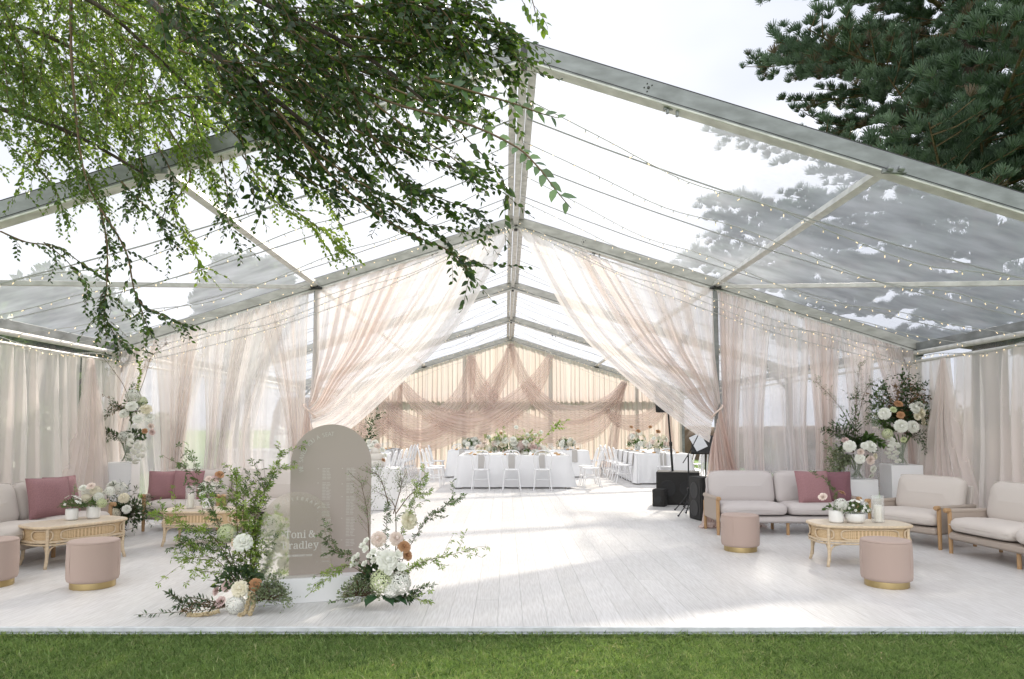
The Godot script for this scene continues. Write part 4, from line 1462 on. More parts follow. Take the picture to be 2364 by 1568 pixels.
func lounge_left() -> void:
	sofa("cream two-seat sofa at the left edge along the side curtain", V(-5.24, 0, -8.12), 84, 1.9, 2, "linen")
	sofa("beige one-seat sofa with two velvet cushions, beside the left pedestal", V(-4.46, 0, -10.36), 0, 1.08, 1, "linen")
	sofa("beige one-seat sofa without cushions, behind the seating sign", V(-3.36, 0, -10.36), 0, 1.08, 1, "linen")
	cushion("dusty rose velvet cushion in front on the cream sofa at the left edge", V(-5.12, 0.41, -8.28), 58, 16, 0.46, "velvet")
	cushion("dusty rose velvet cushion half hidden behind the front one on the cream sofa", V(-5.24, 0.41, -8.72), 72, 14, 0.44, "velvet")
	cushion("dusty rose velvet cushion leaning on the left arm beside the pedestal", V(-4.80, 0.40, -10.27), 14, 16, 0.42, "velvet")
	cushion("dusty rose velvet cushion overlapping its twin, nearer the middle of the one-seat sofa", V(-4.46, 0.40, -10.20), -4, 16, 0.43, "velvet")
	rattan_table("rattan coffee table with two white flower pots, beside the cream left sofa", V(-4.62, 0, -7.88), 60)
	rattan_table("rattan coffee table with a glass candle cylinder, before the beige one-seat sofas", V(-3.70, 0, -9.05), 2)
	ottoman("pink ottoman on a brass base, in front of the left coffee table", V(-3.71, 0, -6.63), 20)
	ottoman("pink ottoman on a brass base, cut by the left edge", V(-4.66, 0, -6.67), 70)
	pedestal("tall white pedestal beside the left beige sofa, flowers on top", V(-5.44, 0, -10.36), 0.37, 0.93, 8)
	candle("white pillar candle in a glass cylinder on the left rear coffee table", V(-3.90, 0.424, -9.08))
	tower_flowers()
	floor_flowers()
	pot_flowers("round white pot of mixed white blossom, left one on the left coffee table", V(-4.70, 0.424, -7.95), 0.063, 0.12, 0)
	pot_flowers("round white pot of cream hydrangea, right one on the left coffee table", V(-4.55, 0.424, -8.10), 0.070, 0.13, 1)
	pot_flowers("white vase of roses and maple sprigs on the left rear coffee table", V(-3.68, 0.424, -9.02), 0.055, 0.13, 2)

func lounge_right() -> void:
	sofa("grey-beige two-seat sofa against the pink curtain, with two velvet cushions", V(3.74, 0, -10.02), 0, 1.92, 2, "linen_grey")
	sofa("beige one-seat sofa before the right pedestals, facing the coffee table", V(5.13, 0, -9.12), -66, 1.0, 1, "linen")
	sofa("beige two-seat sofa cut by the right edge, nearest on that side", V(5.44, 0, -7.46), -83, 1.9, 2, "linen")
	cushion("bright rose velvet cushion on the grey-beige sofa, the paler of two", V(4.13, 0.40, -9.78), 4, 16, 0.45, "velvet")
	cushion("dark plum velvet cushion behind the paler one on the grey-beige sofa", V(4.45, 0.40, -9.92), -14, 13, 0.43, "velvet_dark")
	rattan_table("rattan coffee table with two flower pots, before the grey-beige sofa", V(3.72, 0, -7.76), -2)
	ottoman("pink ottoman on a brass base, in front of the right coffee table", V(3.44, 0, -6.67), 200)
	ottoman("pink ottoman on a brass base, beside the arm of the grey-beige sofa", V(2.72, 0, -8.54), 130)
	pedestal("shorter white pedestal at the end of the grey-beige sofa", V(4.96, 0, -10.36), 0.40, 0.70, 4)
	pedestal("taller white pedestal in the right corner, behind the right sofas", V(5.58, 0, -10.34), 0.42, 0.90, -6)
	candle("white pillar candle in a glass cylinder on the right coffee table", V(3.93, 0.424, -7.76))
	pedestal_flowers_a()
	pedestal_flowers_b()
	pot_flowers("round white pot of hydrangea with a trailing maple sprig, on the right coffee table", V(3.48, 0.424, -7.74), 0.074, 0.13, 3)
	pot_flowers("wide white bowl of small leafy white flowers, on the right coffee table", V(3.67, 0.424, -7.72), 0.10, 0.10, 4)

# ---------------------------------------------------------------- signs
func arch_outline(w: float, h: float) -> PackedVector2Array:
	var p := PackedVector2Array([Vector2(-w / 2, 0), Vector2(w / 2, 0)])
	for k in 33:
		var a := PI * k / 32
		p.append(Vector2(cos(a) * w / 2, h - w / 2 + sin(a) * w / 2))
	return p

func letters(parent: Node, called: String, text: String, at: Vector3, height: float, font_name: String, m: Material, roll := 0.0, bold := 400) -> void:
	var f := SystemFont.new()
	f.font_names = PackedStringArray([font_name])
	f.font_weight = bold
	var tm := TextMesh.new()
	tm.text = text
	tm.font = f
	tm.font_size = 32
	tm.pixel_size = height / 32.0
	tm.depth = 0.003
	tm.curve_step = 1.0
	tm.horizontal_alignment = HORIZONTAL_ALIGNMENT_CENTER
	tm.vertical_alignment = VERTICAL_ALIGNMENT_CENTER
	var o := part(parent, called, tm, m)
	o.position = at
	o.rotation.z = roll

func arc_letters(parent: Node, text: String, ctr: Vector3, r: float, a0: float, a1: float, height: float, m: Material) -> void:
	for k in text.length():
		if text[k] == " ":
			continue
		var a := lerpf(a0, a1, float(k) / (text.length() - 1))
		letters(parent, "letter", text[k], ctr + V(cos(a) * r, sin(a) * r, 0), height, "Droid Sans", m, a - PI / 2, 400)

func sign_set() -> void:
	var turn := 17.0
	var at := V(-1.60, 0, -6.18)
	var t := thing("sign_plinth", "low white plinth under the two arched signs", "plinth", at, turn)
	var g := Geo.new()
	g.box(V(0, 0.098, 0), V(0.90, 0.196, 0.30), 0.004)
	put(t, "block", g, M.paint_white)
	# tall taupe board
	t = thing("seating_sign", "tall taupe arched seating sign standing at the back of the plinth", "sign", at + V(0.125, 0.196, -0.02).rotated(Vector3.UP, deg_to_rad(turn)), turn)
	g = Geo.new()
	g.prism(arch_outline(0.67, 1.255), -0.012, 0.012)
	put(t, "board", g, M.taupe)
	arc_letters(t, "WE SAVED YOU A SEAT", V(0, 0.92, 0.0135), 0.252, deg_to_rad(191), deg_to_rad(89), 0.046, M.print)
	# the guest list: small print, too fine to read
	g = Geo.new()
	for col in 2:
		var x0 := -0.075 + col * 0.20
		var y := 0.90
		var block := 0
		while y > 0.10 + 0.10 * col:
			if block <= 0:
				y -= 0.020
				g.box(V(x0 - 0.035, y, 0.0128), V(0.009, 0.006, 0.001))
				block = rng.randi_range(4, 14)
			block -= 1
			var x := x0
			for w in 2:
				var l := rnd(0.022, 0.036)
				g.box(V(x + l * 0.5, y, 0.0128), V(l, 0.0036, 0.001))
				x += l + 0.006
			y -= 0.0125
	put(t, "guest_list", g, M.print)
	# frosted board in front, to the left
	t = thing("welcome_sign", "shorter frosted arched welcome sign overlapping the taupe one", "sign", at + V(-0.155, 0.196, 0.10).rotated(Vector3.UP, deg_to_rad(turn)), turn)
	g = Geo.new()
	g.prism(arch_outline(0.56, 0.70), -0.004, 0.004)
	put(t, "frosted_board", g, M.frosted)
	letters(t, "lettering", "Toni &", V(0.03, 0.350, 0.006), 0.078, "Droid Serif", M.print_white)
	letters(t, "lettering", "Bradley", V(0.03, 0.262, 0.006), 0.078, "Droid Serif", M.print_white)
	letters(t, "lettering", "26 FEBRUARY 2022", V(0.03, 0.18, 0.006), 0.022, "Droid Sans", M.print_white, 0.0, 700)
	arc_letters(t, "LET'S CELEBRATE", V(0, 0.42, 0.006), 0.225, deg_to_rad(178), deg_to_rad(40), 0.034, M.print_white)

# ---------------------------------------------------------------- dining area
var chair0: Node3D
var chair_no := 0

func make_chair() -> Node3D:
	var t := thing("dining_chair", "", "chair", Vector3.ZERO, 0.0, "white bentwood dining chairs")
	var m: Material = M.chair_white
	var g := Geo.new()
	g.lathe(PackedVector2Array([Vector2(0, 0.438), Vector2(0.19, 0.438), Vector2(0.205, 0.446), Vector2(0.205, 0.462), Vector2(0.195, 0.468), Vector2(0.15, 0.462), Vector2(0, 0.460)]), 18)
	put(t, "seat", g, m)
	for s in [-1, 1]:
		g = Geo.new()
		g.tube(curve([V(s * 0.17, 0.44, 0.13), V(s * 0.175, 0.25, 0.15), V(s * 0.18, 0.0, 0.185)], 5), PackedFloat32Array([0.017, 0.017, 0.016, 0.014, 0.013, 0.012]), 6)
		put(t, "leg", g, m)
		g = Geo.new()
		g.tube(curve([V(s * 0.16, 0.46, -0.15), V(s * 0.175, 0.25, -0.17), V(s * 0.205, 0.0, -0.23)], 5), 0.015, 6)
		put(t, "leg", g, m)
	g = Geo.new()
	g.tube(curve([V(-0.16, 0.44, -0.15), V(-0.185, 0.60, -0.19), V(-0.205, 0.74, -0.225), V(-0.15, 0.86, -0.26), V(0, 0.90, -0.275), V(0.15, 0.86, -0.26), V(0.205, 0.74, -0.225), V(0.185, 0.60, -0.19), V(0.16, 0.44, -0.15)], 28), 0.014, 6)
	put(t, "back_hoop", g, m)
	g = Geo.new()
	g.tube(curve([V(-0.075, 0.455, -0.17), V(-0.095, 0.62, -0.195), V(-0.10, 0.74, -0.225), V(-0.06, 0.82, -0.25), V(0, 0.835, -0.255), V(0.06, 0.82, -0.25), V(0.10, 0.74, -0.225), V(0.095, 0.62, -0.195), V(0.075, 0.455, -0.17)], 24), 0.011, 6)
	put(t, "inner_hoop", g, m)
	g = Geo.new()
	var ring := PackedVector3Array()
	for k in 21: ring.append(V(0.185 * cos(TAU * k / 20), 0.235, 0.175 * sin(TAU * k / 20) - 0.01))
	g.tube(ring, 0.010, 6, false)
	put(t, "stretcher", g, m)
	return t

func chair(at: Vector3, turn: float, label: String) -> void:
	if chair_no == 0:
		chair0 = make_chair()
		chair0.position = at
		chair0.rotation_degrees.y = turn
		chair0.set_meta("label", label)
	else:
		copy(chair0, "dining_chair", label, at, turn)
	chair_no += 1

func dining_table(label: String, ctr: Vector3, w: float, d: float) -> void:
	var t := thing("dining_table", label, "table", ctr, 0.0, "long dining tables under white cloths")
	var h := 0.755
	# the cloth: a top, a rolled edge and a skirt in soft folds that is lifted at the corners
	var g := Geo.new()
	var nu := 120
	var pts := PackedVector3Array()
	var nz := FastNoiseLite.new()
	nz.seed = int(ctr.x * 10) + 400
	nz.frequency = 0.9
	for q in [[0.0, 0.757, 0.0], [0.96, 0.757, 0.0], [1.0, 0.752, 0.0], [1.0, 0.742, 0.004], [1.0, 0.5, 0.3], [1.0, 0.2, 0.75], [1.0, 0.03, 1.0]]:
		for k in nu + 1:
			var f := fposmod(float(k) / nu, 1.0) * 4.0
			var s := int(f)
			var e := f - s
			var a := Vector2([-1, 1, 1, -1][s], [1, 1, -1, -1][s])
			var b := Vector2([1, 1, -1, -1][s], [1, -1, -1, 1][s])
			var p := a.lerp(b, e)
			var o := V(p.x * w * 0.5, q[1], p.y * d * 0.5) * V(q[0], 1, q[0])
			var corner := pow(absf(e - 0.5) * 2.0, 10.0)
			var out := V([0, 1, 0, -1][s], 0, [1, 0, -1, 0][s])
			var fold: float = q[2] * (0.045 * (nz.get_noise_2d(k * 0.55, q[1]) + 0.35) + 0.09 * corner + 0.03)
			o += out * fold
			if corner > 0.1: o += V(p.x, 0, p.y).normalized() * 0.05 * corner * q[2]
			pts.append(o)
	g.grid(pts, nu + 1, 7, true, true)
	put(t, "tablecloth", g, M.tablecloth)
	g = Geo.new()
	g.box(V(0, 0.735, 0), V(w - 0.03, 0.025, d - 0.03))
	put(t, "tabletop", g, M.oak)
	for sx in [-1, 1]:
		for sz in [-1, 1]:
			g = Geo.new()
			g.box(V(sx * (w / 2 - 0.1), 0.36, sz * (d / 2 - 0.1)), V(0.05, 0.72, 0.05))
			put(t, "leg", g, M.oak)

var plate0: Node3D
var glass0: Node3D
var napkin0: Node3D
var bread0: Node3D

func setting(at: Vector3, turn: float, where: String) -> void:
	# one place: plate, folded napkin over the table edge, two glasses, bread roll
	var r := Basis(Vector3.UP, deg_to_rad(turn))
	if plate0 == null:
		plate0 = thing("plate", "small white dinner plate on a long white dining table", "plate", at, 0, "plates on the dining tables")
		var g := Geo.new()
		g.lathe(PackedVector2Array([Vector2(0, 0.003), Vector2(0.08, 0.004), Vector2(0.13, 0.018), Vector2(0.128, 0.021), Vector2(0.08, 0.008), Vector2(0, 0.007)]), 20)
		put(plate0, "dish", g, M.ceramic)
		glass0 = thing("wine_glass", "clear stemmed wine glass on a long white dining table", "glass", at + r * V(0.17, 0, -0.1), 0, "wine glasses on the dining tables")
		g = Geo.new()
		g.lathe(PackedVector2Array([Vector2(0, 0.0), Vector2(0.034, 0.001), Vector2(0.005, 0.008), Vector2(0.004, 0.09), Vector2(0.02, 0.105), Vector2(0.037, 0.14), Vector2(0.031, 0.2)]), 14)
		put(glass0, "bowl", g, M.glass)
		napkin0 = thing("napkin", "grey linen napkin hanging over the edge of a dining table", "napkin", at, turn, "grey napkins at the place settings")
		g = Geo.new()
		var pts := PackedVector3Array()
		for q in [[-0.10, 0.012], [0.10, 0.010], [0.205, 0.006], [0.218, -0.006], [0.236, -0.12], [0.256, -0.33]]:
			for k in 5:
				var u := -1.0 + 0.5 * k
				pts.append(V(u * 0.075, q[1] + 0.004, q[0] + 0.006 * sin(u * 3.0) + 0.012))
		g.grid(pts, 5, 6, false, true)
		put(napkin0, "cloth", g, M.napkin)
		bread0 = thing("bread_roll", "small brown bread roll at a place on the dining table", "bread", at + r * V(-0.17, 0, -0.05), 0, "bread rolls on the dining tables")
		g = Geo.new()
		g.blob(V(0, 0.022, 0), V(0.05, 0.026, 0.035), 10, 7)
		put(bread0, "crust", g, M.bread)
		return
	copy(plate0, "plate", plate0.get_meta("label"), at)
	copy(glass0, "wine_glass", glass0.get_meta("label"), at + r * V(0.17, 0, -0.1))
	copy(glass0, "wine_glass", glass0.get_meta("label"), at + r * V(0.10, 0, -0.17))
	copy(napkin0, "napkin", napkin0.get_meta("label"), at, turn)
	copy(bread0, "bread_roll", bread0.get_meta("label"), at + r * V(-0.17, 0, -0.05))

func dining() -> void:
	# middle table
	dining_table("wide white-clothed dining table in the middle with a large floral runner", V(0.19, 0, -18.1), 2.62, 2.1)
	for k in 3:
		var x := -0.58 + 0.70 * k + 0.01
		chair(V(x, 0, -16.72), 180, "white bentwood chair at the near side of the middle table, %s" % ["nearest the left corner", "in the centre", "nearest the right corner"][k])
		setting(V(x, 0.757, -17.27), 0, "middle")
	for k in 2:
		var z := -17.35 - 0.85 * k
		chair(V(-1.72, 0, z), 90, "white bentwood chair at the left side of the middle table, %s" % ["nearer one", "farther one"][k])
		setting(V(-0.90, 0.757, z), -90, "middle")
		chair(V(2.02, 0, z), -90, "white bentwood chair at the right side of the middle table, %s" % ["nearer one", "farther one"][k])
		setting(V(1.28, 0.757, z), 90, "middle")
	for k in 3:
		setting(V(-0.58 + 0.7 * k, 0.757, -18.93), 180, "middle")
	# head table behind it
	dining_table("long white-clothed head table behind the middle table", V(0.35, 0, -21.3), 4.0, 1.1)
	for k in 5:
		var x := -1.25 + 0.8 * k
		setting(V(x, 0.757, -20.97), 0, "head")
		setting(V(x, 0.757, -21.62), 180, "head")
	chair(V(-1.45, 0, -22.1), 0, "white bentwood chair facing forward at the left end of the head table")
	chair(V(1.9, 0, -22.1), 0, "white bentwood chair facing forward at the right end of the head table")
	chair(V(-2.15, 0, -19.95), 100, "white bentwood chair standing by itself left of the head table, side on")
	chair(V(-1.95, 0, -21.0), 90, "white bentwood chair close against the left end of the head table")
	chair(V(2.62, 0, -21.3), -90, "white bentwood chair close against the right end of the head table")
	# left tables
	dining_table("white-clothed dining table on the left, behind the seating sign", V(-3.62, 0, -16.6), 1.3, 4.0)
	for k in 4:
		var z := -15.1 - 0.85 * k
		chair(V(-2.66, 0, z), -90, "white bentwood chair in the row at the left dining table, %s from the front" % ["first", "second", "third", "fourth"][k])
		setting(V(-3.18, 0.757, z), 90, "left")
		setting(V(-4.05, 0.757, z), -90, "left")
	dining_table("white-clothed dining table at the left rear, before the end wall", V(-4.2, 0, -21.8), 1.8, 2.2)
	for k in 3:
		chair(V(-2.98, 0, -21.0 - 0.75 * k), -90, "white bentwood chair in the row at the left rear dining table, %s from the front" % ["first", "second", "third"][k])
		setting(V(-3.50, 0.757, -21.0 - 0.75 * k), 90, "left")
	chair(V(-3.75, 0, -20.4), 180, "white bentwood chair with its back to us at the left rear dining table")
	# right tables
	dining_table("white-clothed dining table on the right, before the speaker stand", V(3.95, 0, -20.1), 1.35, 3.7)
	for k in 4:
		var z := -18.75 - 0.85 * k
		chair(V(3.02, 0, z), 90, "white bentwood chair in the row at the right dining table, %s from the front" % ["first", "second", "third", "fourth"][k])
		setting(V(3.50, 0.757, z), -90, "right")
		setting(V(4.40, 0.757, z), 90, "right")
	chair(V(3.92, 0, -17.98), 180, "white bentwood chair at the near end of the right dining table")
	setting(V(3.92, 0.757, -18.46), 0, "right")
	for k in 2:
		chair(V(4.95, 0, -19.2 - 0.9 * k), -90, "white bentwood chair at the far side of the right dining table, %s" % ["nearer the speakers", "farther from the speakers"][k])
	table_flowers()
	# cake on its own round table
	var t := thing("cake_table", "round white cake table just right of the seating sign", "table", V(-2.28, 0, -12.9))
	var g := Geo.new()
	g.lathe(PackedVector2Array([Vector2(0, 0), Vector2(0.40, 0), Vector2(0.41, 0.02), Vector2(0.41, 0.70), Vector2(0.40, 0.72), Vector2(0, 0.721)]), 40)
	put(t, "drum", g, M.paint_white)
	t = thing("wedding_cake", "tiered white cake with flowers on the round table", "cake", V(-2.30, 0.722, -12.9))
	var y := 0.0
	for q in [[0.16, 0.12], [0.125, 0.12], [0.09, 0.10]]:
		g = Geo.new()
		g.lathe(PackedVector2Array([Vector2(0, y), Vector2(q[0], y), Vector2(q[0], y + q[1] - 0.008), Vector2(q[0] - 0.008, y + q[1]), Vector2(0, y + q[1])]), 28)
		put(t, "tier", g, M.cake)
		y += q[1]
	for q in [[0.04, 0.36, 0.02, "blush", 0.075], [-0.06, 0.36, 0.03, "white", 0.07], [0.12, 0.30, 0.04, "white", 0.06], [-0.02, 0.42, -0.03, "white", 0.07], [0.15, 0.12, 0.09, "rust", 0.045], [-0.11, 0.24, 0.08, "rust", 0.04], [0.17, 0.20, 0.02, "white", 0.05]]:
		flower(t, "open_rose", q[3], V(q[0], q[1], q[2]), V(q[0], 0.2, 0.15), q[4])

# ---------------------------------------------------------------- band gear and bar
func tripod(t: Node3D, h: float, r: float) -> void:
	var g := Geo.new()
	g.tube(PackedVector3Array([V(0, 0.12, 0), V(0, h, 0)]), 0.013, 8)
	put(t, "pole", g, M.black)
	for k in 3:
		var a := TAU * k / 3 + 0.5
		g = Geo.new()
		g.tube(curve([V(0, 0.30, 0), V(cos(a) * r * 0.5, 0.14, sin(a) * r * 0.5), V(cos(a) * r, 0.015, sin(a) * r)], 5), 0.009, 6)
		g.tube(PackedVector3Array([V(0, 0.10, 0), V(cos(a) * r * 0.5, 0.13, sin(a) * r * 0.5)]), 0.006, 5)
		g.blob(V(cos(a) * r, 0.015, sin(a) * r), V(0.018, 0.015, 0.018), 8, 5)
		put(t, "leg", g, M.black)
	g = Geo.new()
	g.tube(PackedVector3Array([V(0, 0.27, 0), V(0, 0.34, 0)]), 0.022, 8)
	put(t, "collar", g, M.black)

func cabinet(called: String, label: String, at: Vector3, turn: float, s: Vector3, cones: Array) -> void:
	var t := thing(called, label, "loudspeaker", at, turn)
	var g := Geo.new()
	g.box(V(0, s.y / 2, 0), s, 0.012)
	put(t, "case", g, M.black_soft)
	g = Geo.new()
	g.box(V(0, s.y / 2, s.z / 2 + 0.004), V(s.x - 0.05, s.y - 0.05, 0.012), 0.004)
	var gr := put(t, "grille", g, M.black_soft)
	for c in cones:
		g = Geo.new()
		g.xf = Transform3D(Basis(Vector3.RIGHT, PI / 2), V(c[0], c[1], s.z / 2 + 0.010))
		g.lathe(PackedVector2Array([Vector2(0, 0), Vector2(c[2], 0), Vector2(c[2], 0.006), Vector2(c[2] * 0.9, 0.008), Vector2(c[2] * 0.3, 0.001), Vector2(0, 0.006)]), 20)
		put(gr, "cone", g, M.black)
	g = Geo.new()
	for q in [-1, 1]:
		g.box(V(q * (s.x / 2 + 0.002), s.y * 0.72, 0), V(0.012, 0.03, 0.12), 0.004)
	put(t, "handle", g, M.black)

func band_gear() -> void:
	cabinet("subwoofer", "large black loudspeaker cabinet on the deck under the pole speaker", V(3.22, 0, -13.7), -14, V(0.78, 0.60, 0.58), [[-0.18, 0.3, 0.15], [0.18, 0.3, 0.15]])
	cabinet("monitor_speaker", "small black monitor speaker before the big cabinet", V(2.78, 0, -13.25), -25, V(0.22, 0.31, 0.24), [[0.0, 0.13, 0.07]])
	cabinet("amplifier", "upright black loudspeaker cabinet beside the right curtain tail", V(3.03, 0, -11.35), -78, V(0.42, 0.66, 0.22), [[0.0, 0.45, 0.13], [0.0, 0.18, 0.13]])
	# speaker on a pole rising from the big cabinet
	var t := thing("speaker_pole", "thin black pole rising from the big cabinet to a speaker", "stand", V(3.12, 0.6, -13.7))
	var g := Geo.new()
	g.tube(PackedVector3Array([V(0, 0, 0), V(-0.03, 0.5, 0)]), 0.022, 8)
	put(t, "lower_tube", g, M.black)
	g = Geo.new()
	g.tube(PackedVector3Array([V(-0.03, 0.5, 0), V(-0.07, 1.13, 0)]), 0.016, 8)
	put(t, "upper_tube", g, M.black)
	g = Geo.new()
	g.tube(PackedVector3Array([V(-0.028, 0.47, 0), V(-0.032, 0.55, 0)]), 0.03, 8)
	put(t, "clamp", g, M.black)
	t = thing("loudspeaker", "black loudspeaker on top of the pole, half behind the curtain", "loudspeaker", V(2.98, 1.70, -13.68), -20)
	g = Geo.new()
	g.prism(PackedVector2Array([Vector2(-0.14, 0), Vector2(0.14, 0), Vector2(0.17, 0.5), Vector2(-0.17, 0.5)]), -0.15, 0.15)
	put(t, "case", g, M.black_soft)
	g = Geo.new()
	g.box(V(0, 0.25, 0.153), V(0.27, 0.44, 0.012), 0.004)
	put(t, "grille", g, M.black)
	# microphone stand with a boom
	t = thing("microphone_stand", "black microphone stand with a raised boom, before the big cabinet", "stand", V(3.18, 0, -12.75))
	tripod(t, 0.95, 0.33)
	g = Geo.new()
	g.tube(PackedVector3Array([V(-0.10, 0.80, 0.02), V(0.01, 0.96, 0.0), V(0.20, 1.30, -0.05)]), 0.009, 6)
	put(t, "boom", g, M.black)
	g = Geo.new()
	g.tube(PackedVector3Array([V(0.20, 1.30, -0.05), V(0.235, 1.36, -0.06), V(0.25, 1.385, -0.065)]), PackedFloat32Array([0.013, 0.015, 0.026]), 8)
	put(t, "microphone", g, M.black)
	t = thing("microphone_stand", "low black stand on the deck before the upright cabinet", "stand", V(2.98, 0, -11.85))
	tripod(t, 0.42, 0.27)
	g = Geo.new()
	g.box(V(0, 0.42, 0), V(0.1, 0.05, 0.06), 0.01)
	put(t, "cradle", g, M.black)
	# music stand
	t = thing("music_stand", "black music stand with sheets of paper", "stand", V(3.52, 0, -12.9), -20)
	tripod(t, 1.0, 0.28)
	var tilt := Basis(Vector3.RIGHT, deg_to_rad(-24))
	g = Geo.new()
	g.box(V(0.02, 1.12, -0.03), V(0.52, 0.34, 0.012), 0.004, tilt)
	g.box(V(0.02, 0.965, 0.065), V(0.52, 0.012, 0.07), 0.003, tilt)
	put(t, "desk", g, M.black)
	g = Geo.new()
	g.box(V(-0.12, 1.16, -0.03), V(0.21, 0.30, 0.003), 0.0, tilt * Basis(Vector3.BACK, 0.5))
	put(t, "sheet_music", g, M.sheet)
	# guitar on the floor behind
	t = thing("guitar", "brown wooden guitar leaning behind the big cabinet", "guitar", V(3.82, 0, -13.35), -30)
	t.rotation_degrees = V(-14, -30, -6)
	g = Geo.new()
	var body := PackedVector2Array()
	for k in 40:
		var a := TAU * k / 40
		var r := 0.19 + 0.028 * cos(2.0 * a) * -1.0 + (0.03 if sin(a) < 0 else -0.01) * absf(sin(a))
		body.append(Vector2(cos(a) * r * (0.86 - 0.14 * exp(-pow((sin(a) - 0.15) * 4.0, 2.0))), 0.25 + sin(a) * 0.25))
	g.prism(body, -0.045, 0.045)
	put(t, "body", g, M.guitar_wood)
	g = Geo.new()
	g.box(V(0, 0.70, 0.03), V(0.05, 0.48, 0.025), 0.006)
	put(t, "neck", g, M.oak)
	g = Geo.new()
	g.box(V(0, 1.0, 0.025), V(0.075, 0.16, 0.02), 0.006)
	put(t, "headstock", g, M.black)
	# slatted white chair for the band
	t = thing("slatted_chair", "white slat-backed chair beside the music stand", "chair", V(3.95, 0, -14.6), 200)
	g = Geo.new()
	g.box(V(0, 0.45, 0), V(0.44, 0.03, 0.42), 0.01)
	put(t, "seat", g, M.chair_white)
	for k in 5:
		g = Geo.new()
		g.box(V(-0.16 + 0.08 * k, 0.70, -0.21 - 0.02), V(0.028, 0.44, 0.014), 0.004, Basis(Vector3.RIGHT, -0.12))
		put(t, "slat", g, M.chair_white)
	g = Geo.new()
	g.tube(curve([V(-0.21, 0.46, -0.2), V(-0.21, 0.8, -0.24), V(-0.12, 0.95, -0.26), V(0.12, 0.95, -0.26), V(0.21, 0.8, -0.24), V(0.21, 0.46, -0.2)], 16), 0.016, 6)
	put(t, "back_hoop", g, M.chair_white)
	for s in [-1, 1]:
		for z in [-0.18, 0.18]:
			g = Geo.new()
			g.tube(PackedVector3Array([V(s * 0.18, 0.44, z), V(s * 0.2, 0, z * 1.12)]), 0.016, 6)
			put(t, "leg", g, M.chair_white)

func bar() -> void:
	# behind the left sheers: a white bar front, a drinks dispenser on it and a panel behind
	var t := thing("bar_counter", "white panelled bar counter behind the left sheer curtain", "counter", V(-4.25, 0, -12.9), 6)
	var g := Geo.new()
	g.box(V(0, 0.50, 0), V(1.35, 1.0, 0.5), 0.006)
	put(t, "body", g, M.paint_white)
	g = Geo.new()
	g.box(V(0, 1.02, 0), V(1.45, 0.04, 0.58), 0.006)
	put(t, "counter_top", g, M.paint_white)
	for k in 2:
		g = Geo.new()
		for q in [[0.0, 0.44, 0.58, 0.03], [0.0, -0.40, 0.58, 0.03], [-0.29, 0.02, 0.03, 0.82], [0.29, 0.02, 0.03, 0.82]]:
			g.box(V(-0.32 + 0.64 * k + q[0], 0.48 + q[1], 0.258), V(q[2], q[3], 0.016), 0.003)
		put(t, "front_moulding", g, M.paint_white)
	t = thing("drink_dispenser", "glass drinks dispenser with a lid on the bar counter", "jar", V(-3.98, 1.04, -12.85))
	g = Geo.new()
	g.lathe(PackedVector2Array([Vector2(0, 0.06), Vector2(0.085, 0.06), Vector2(0.10, 0.09), Vector2(0.10, 0.30), Vector2(0.07, 0.34), Vector2(0.05, 0.35)]), 20)
	put(t, "jar", g, M.glass)
	g = Geo.new()
	g.lathe(PackedVector2Array([Vector2(0, 0.065), Vector2(0.08, 0.065), Vector2(0.095, 0.09), Vector2(0.095, 0.24), Vector2(0, 0.24)]), 20)
	put(t, "drink", g, M.ceramic)
	g = Geo.new()
	g.lathe(PackedVector2Array([Vector2(0.06, 0.345), Vector2(0.075, 0.36), Vector2(0.04, 0.38), Vector2(0.012, 0.385), Vector2(0.018, 0.41), Vector2(0, 0.415)]), 16)
	put(t, "lid", g, M.ceramic)
	g = Geo.new()
	g.lathe(PackedVector2Array([Vector2(0, 0), Vector2(0.09, 0), Vector2(0.09, 0.015), Vector2(0.03, 0.03), Vector2(0.03, 0.06), Vector2(0, 0.06)]), 16)
	put(t, "stand", g, M.ceramic)
	t = thing("backdrop_panel", "tall taupe backdrop panel with a curved side behind the bar", "panel", V(-4.0, 0, -14.2), 6)
	g = Geo.new()
	g.prism(PackedVector2Array([Vector2(-0.55, 0), Vector2(0.9, 0), Vector2(0.9, 2.0), Vector2(-0.40, 2.0), Vector2(-0.52, 1.7), Vector2(-0.58, 1.2)]), -0.02, 0.02)
	put(t, "board", g, M.taupe)

# ---------------------------------------------------------------- flowers
func flower(t: Node3D, kind: String, color: String, at: Vector3, facing: Vector3, size: float) -> void:
	var o := part(t, kind if kind in ["rose", "peony", "orchid", "hydrangea"] else "bloom", MESH[kind], M["petal_" + color])
	var y := (facing.normalized() + rdir() * 0.18).normalized()
	var x := y.cross(V(0.31, 0.2, 0.93)).normalized().rotated(y, rnd(0, TAU))
	o.transform = Transform3D(Basis(x, y, x.cross(y)).scaled(Vector3.ONE * size * 0.9 * rnd(0.88, 1.1)), at)

const GREEN_LIGHT := [Color(0.15, 0.26, 0.035), Color(0.38, 0.48, 0.11)]
const GREEN_MID := [Color(0.05, 0.10, 0.025), Color(0.13, 0.21, 0.06)]
const GREEN_DARK := [Color(0.030, 0.062, 0.024), Color(0.085, 0.14, 0.055)]
const GREEN_GREY := [Color(0.13, 0.18, 0.10), Color(0.34, 0.38, 0.24)]
const BROWNISH := [Color(0.12, 0.07, 0.04), Color(0.30, 0.19, 0.12)]

func tone(pal: Array) -> Color:
	return (pal[0] as Color).lerp(pal[1], rng.randf())

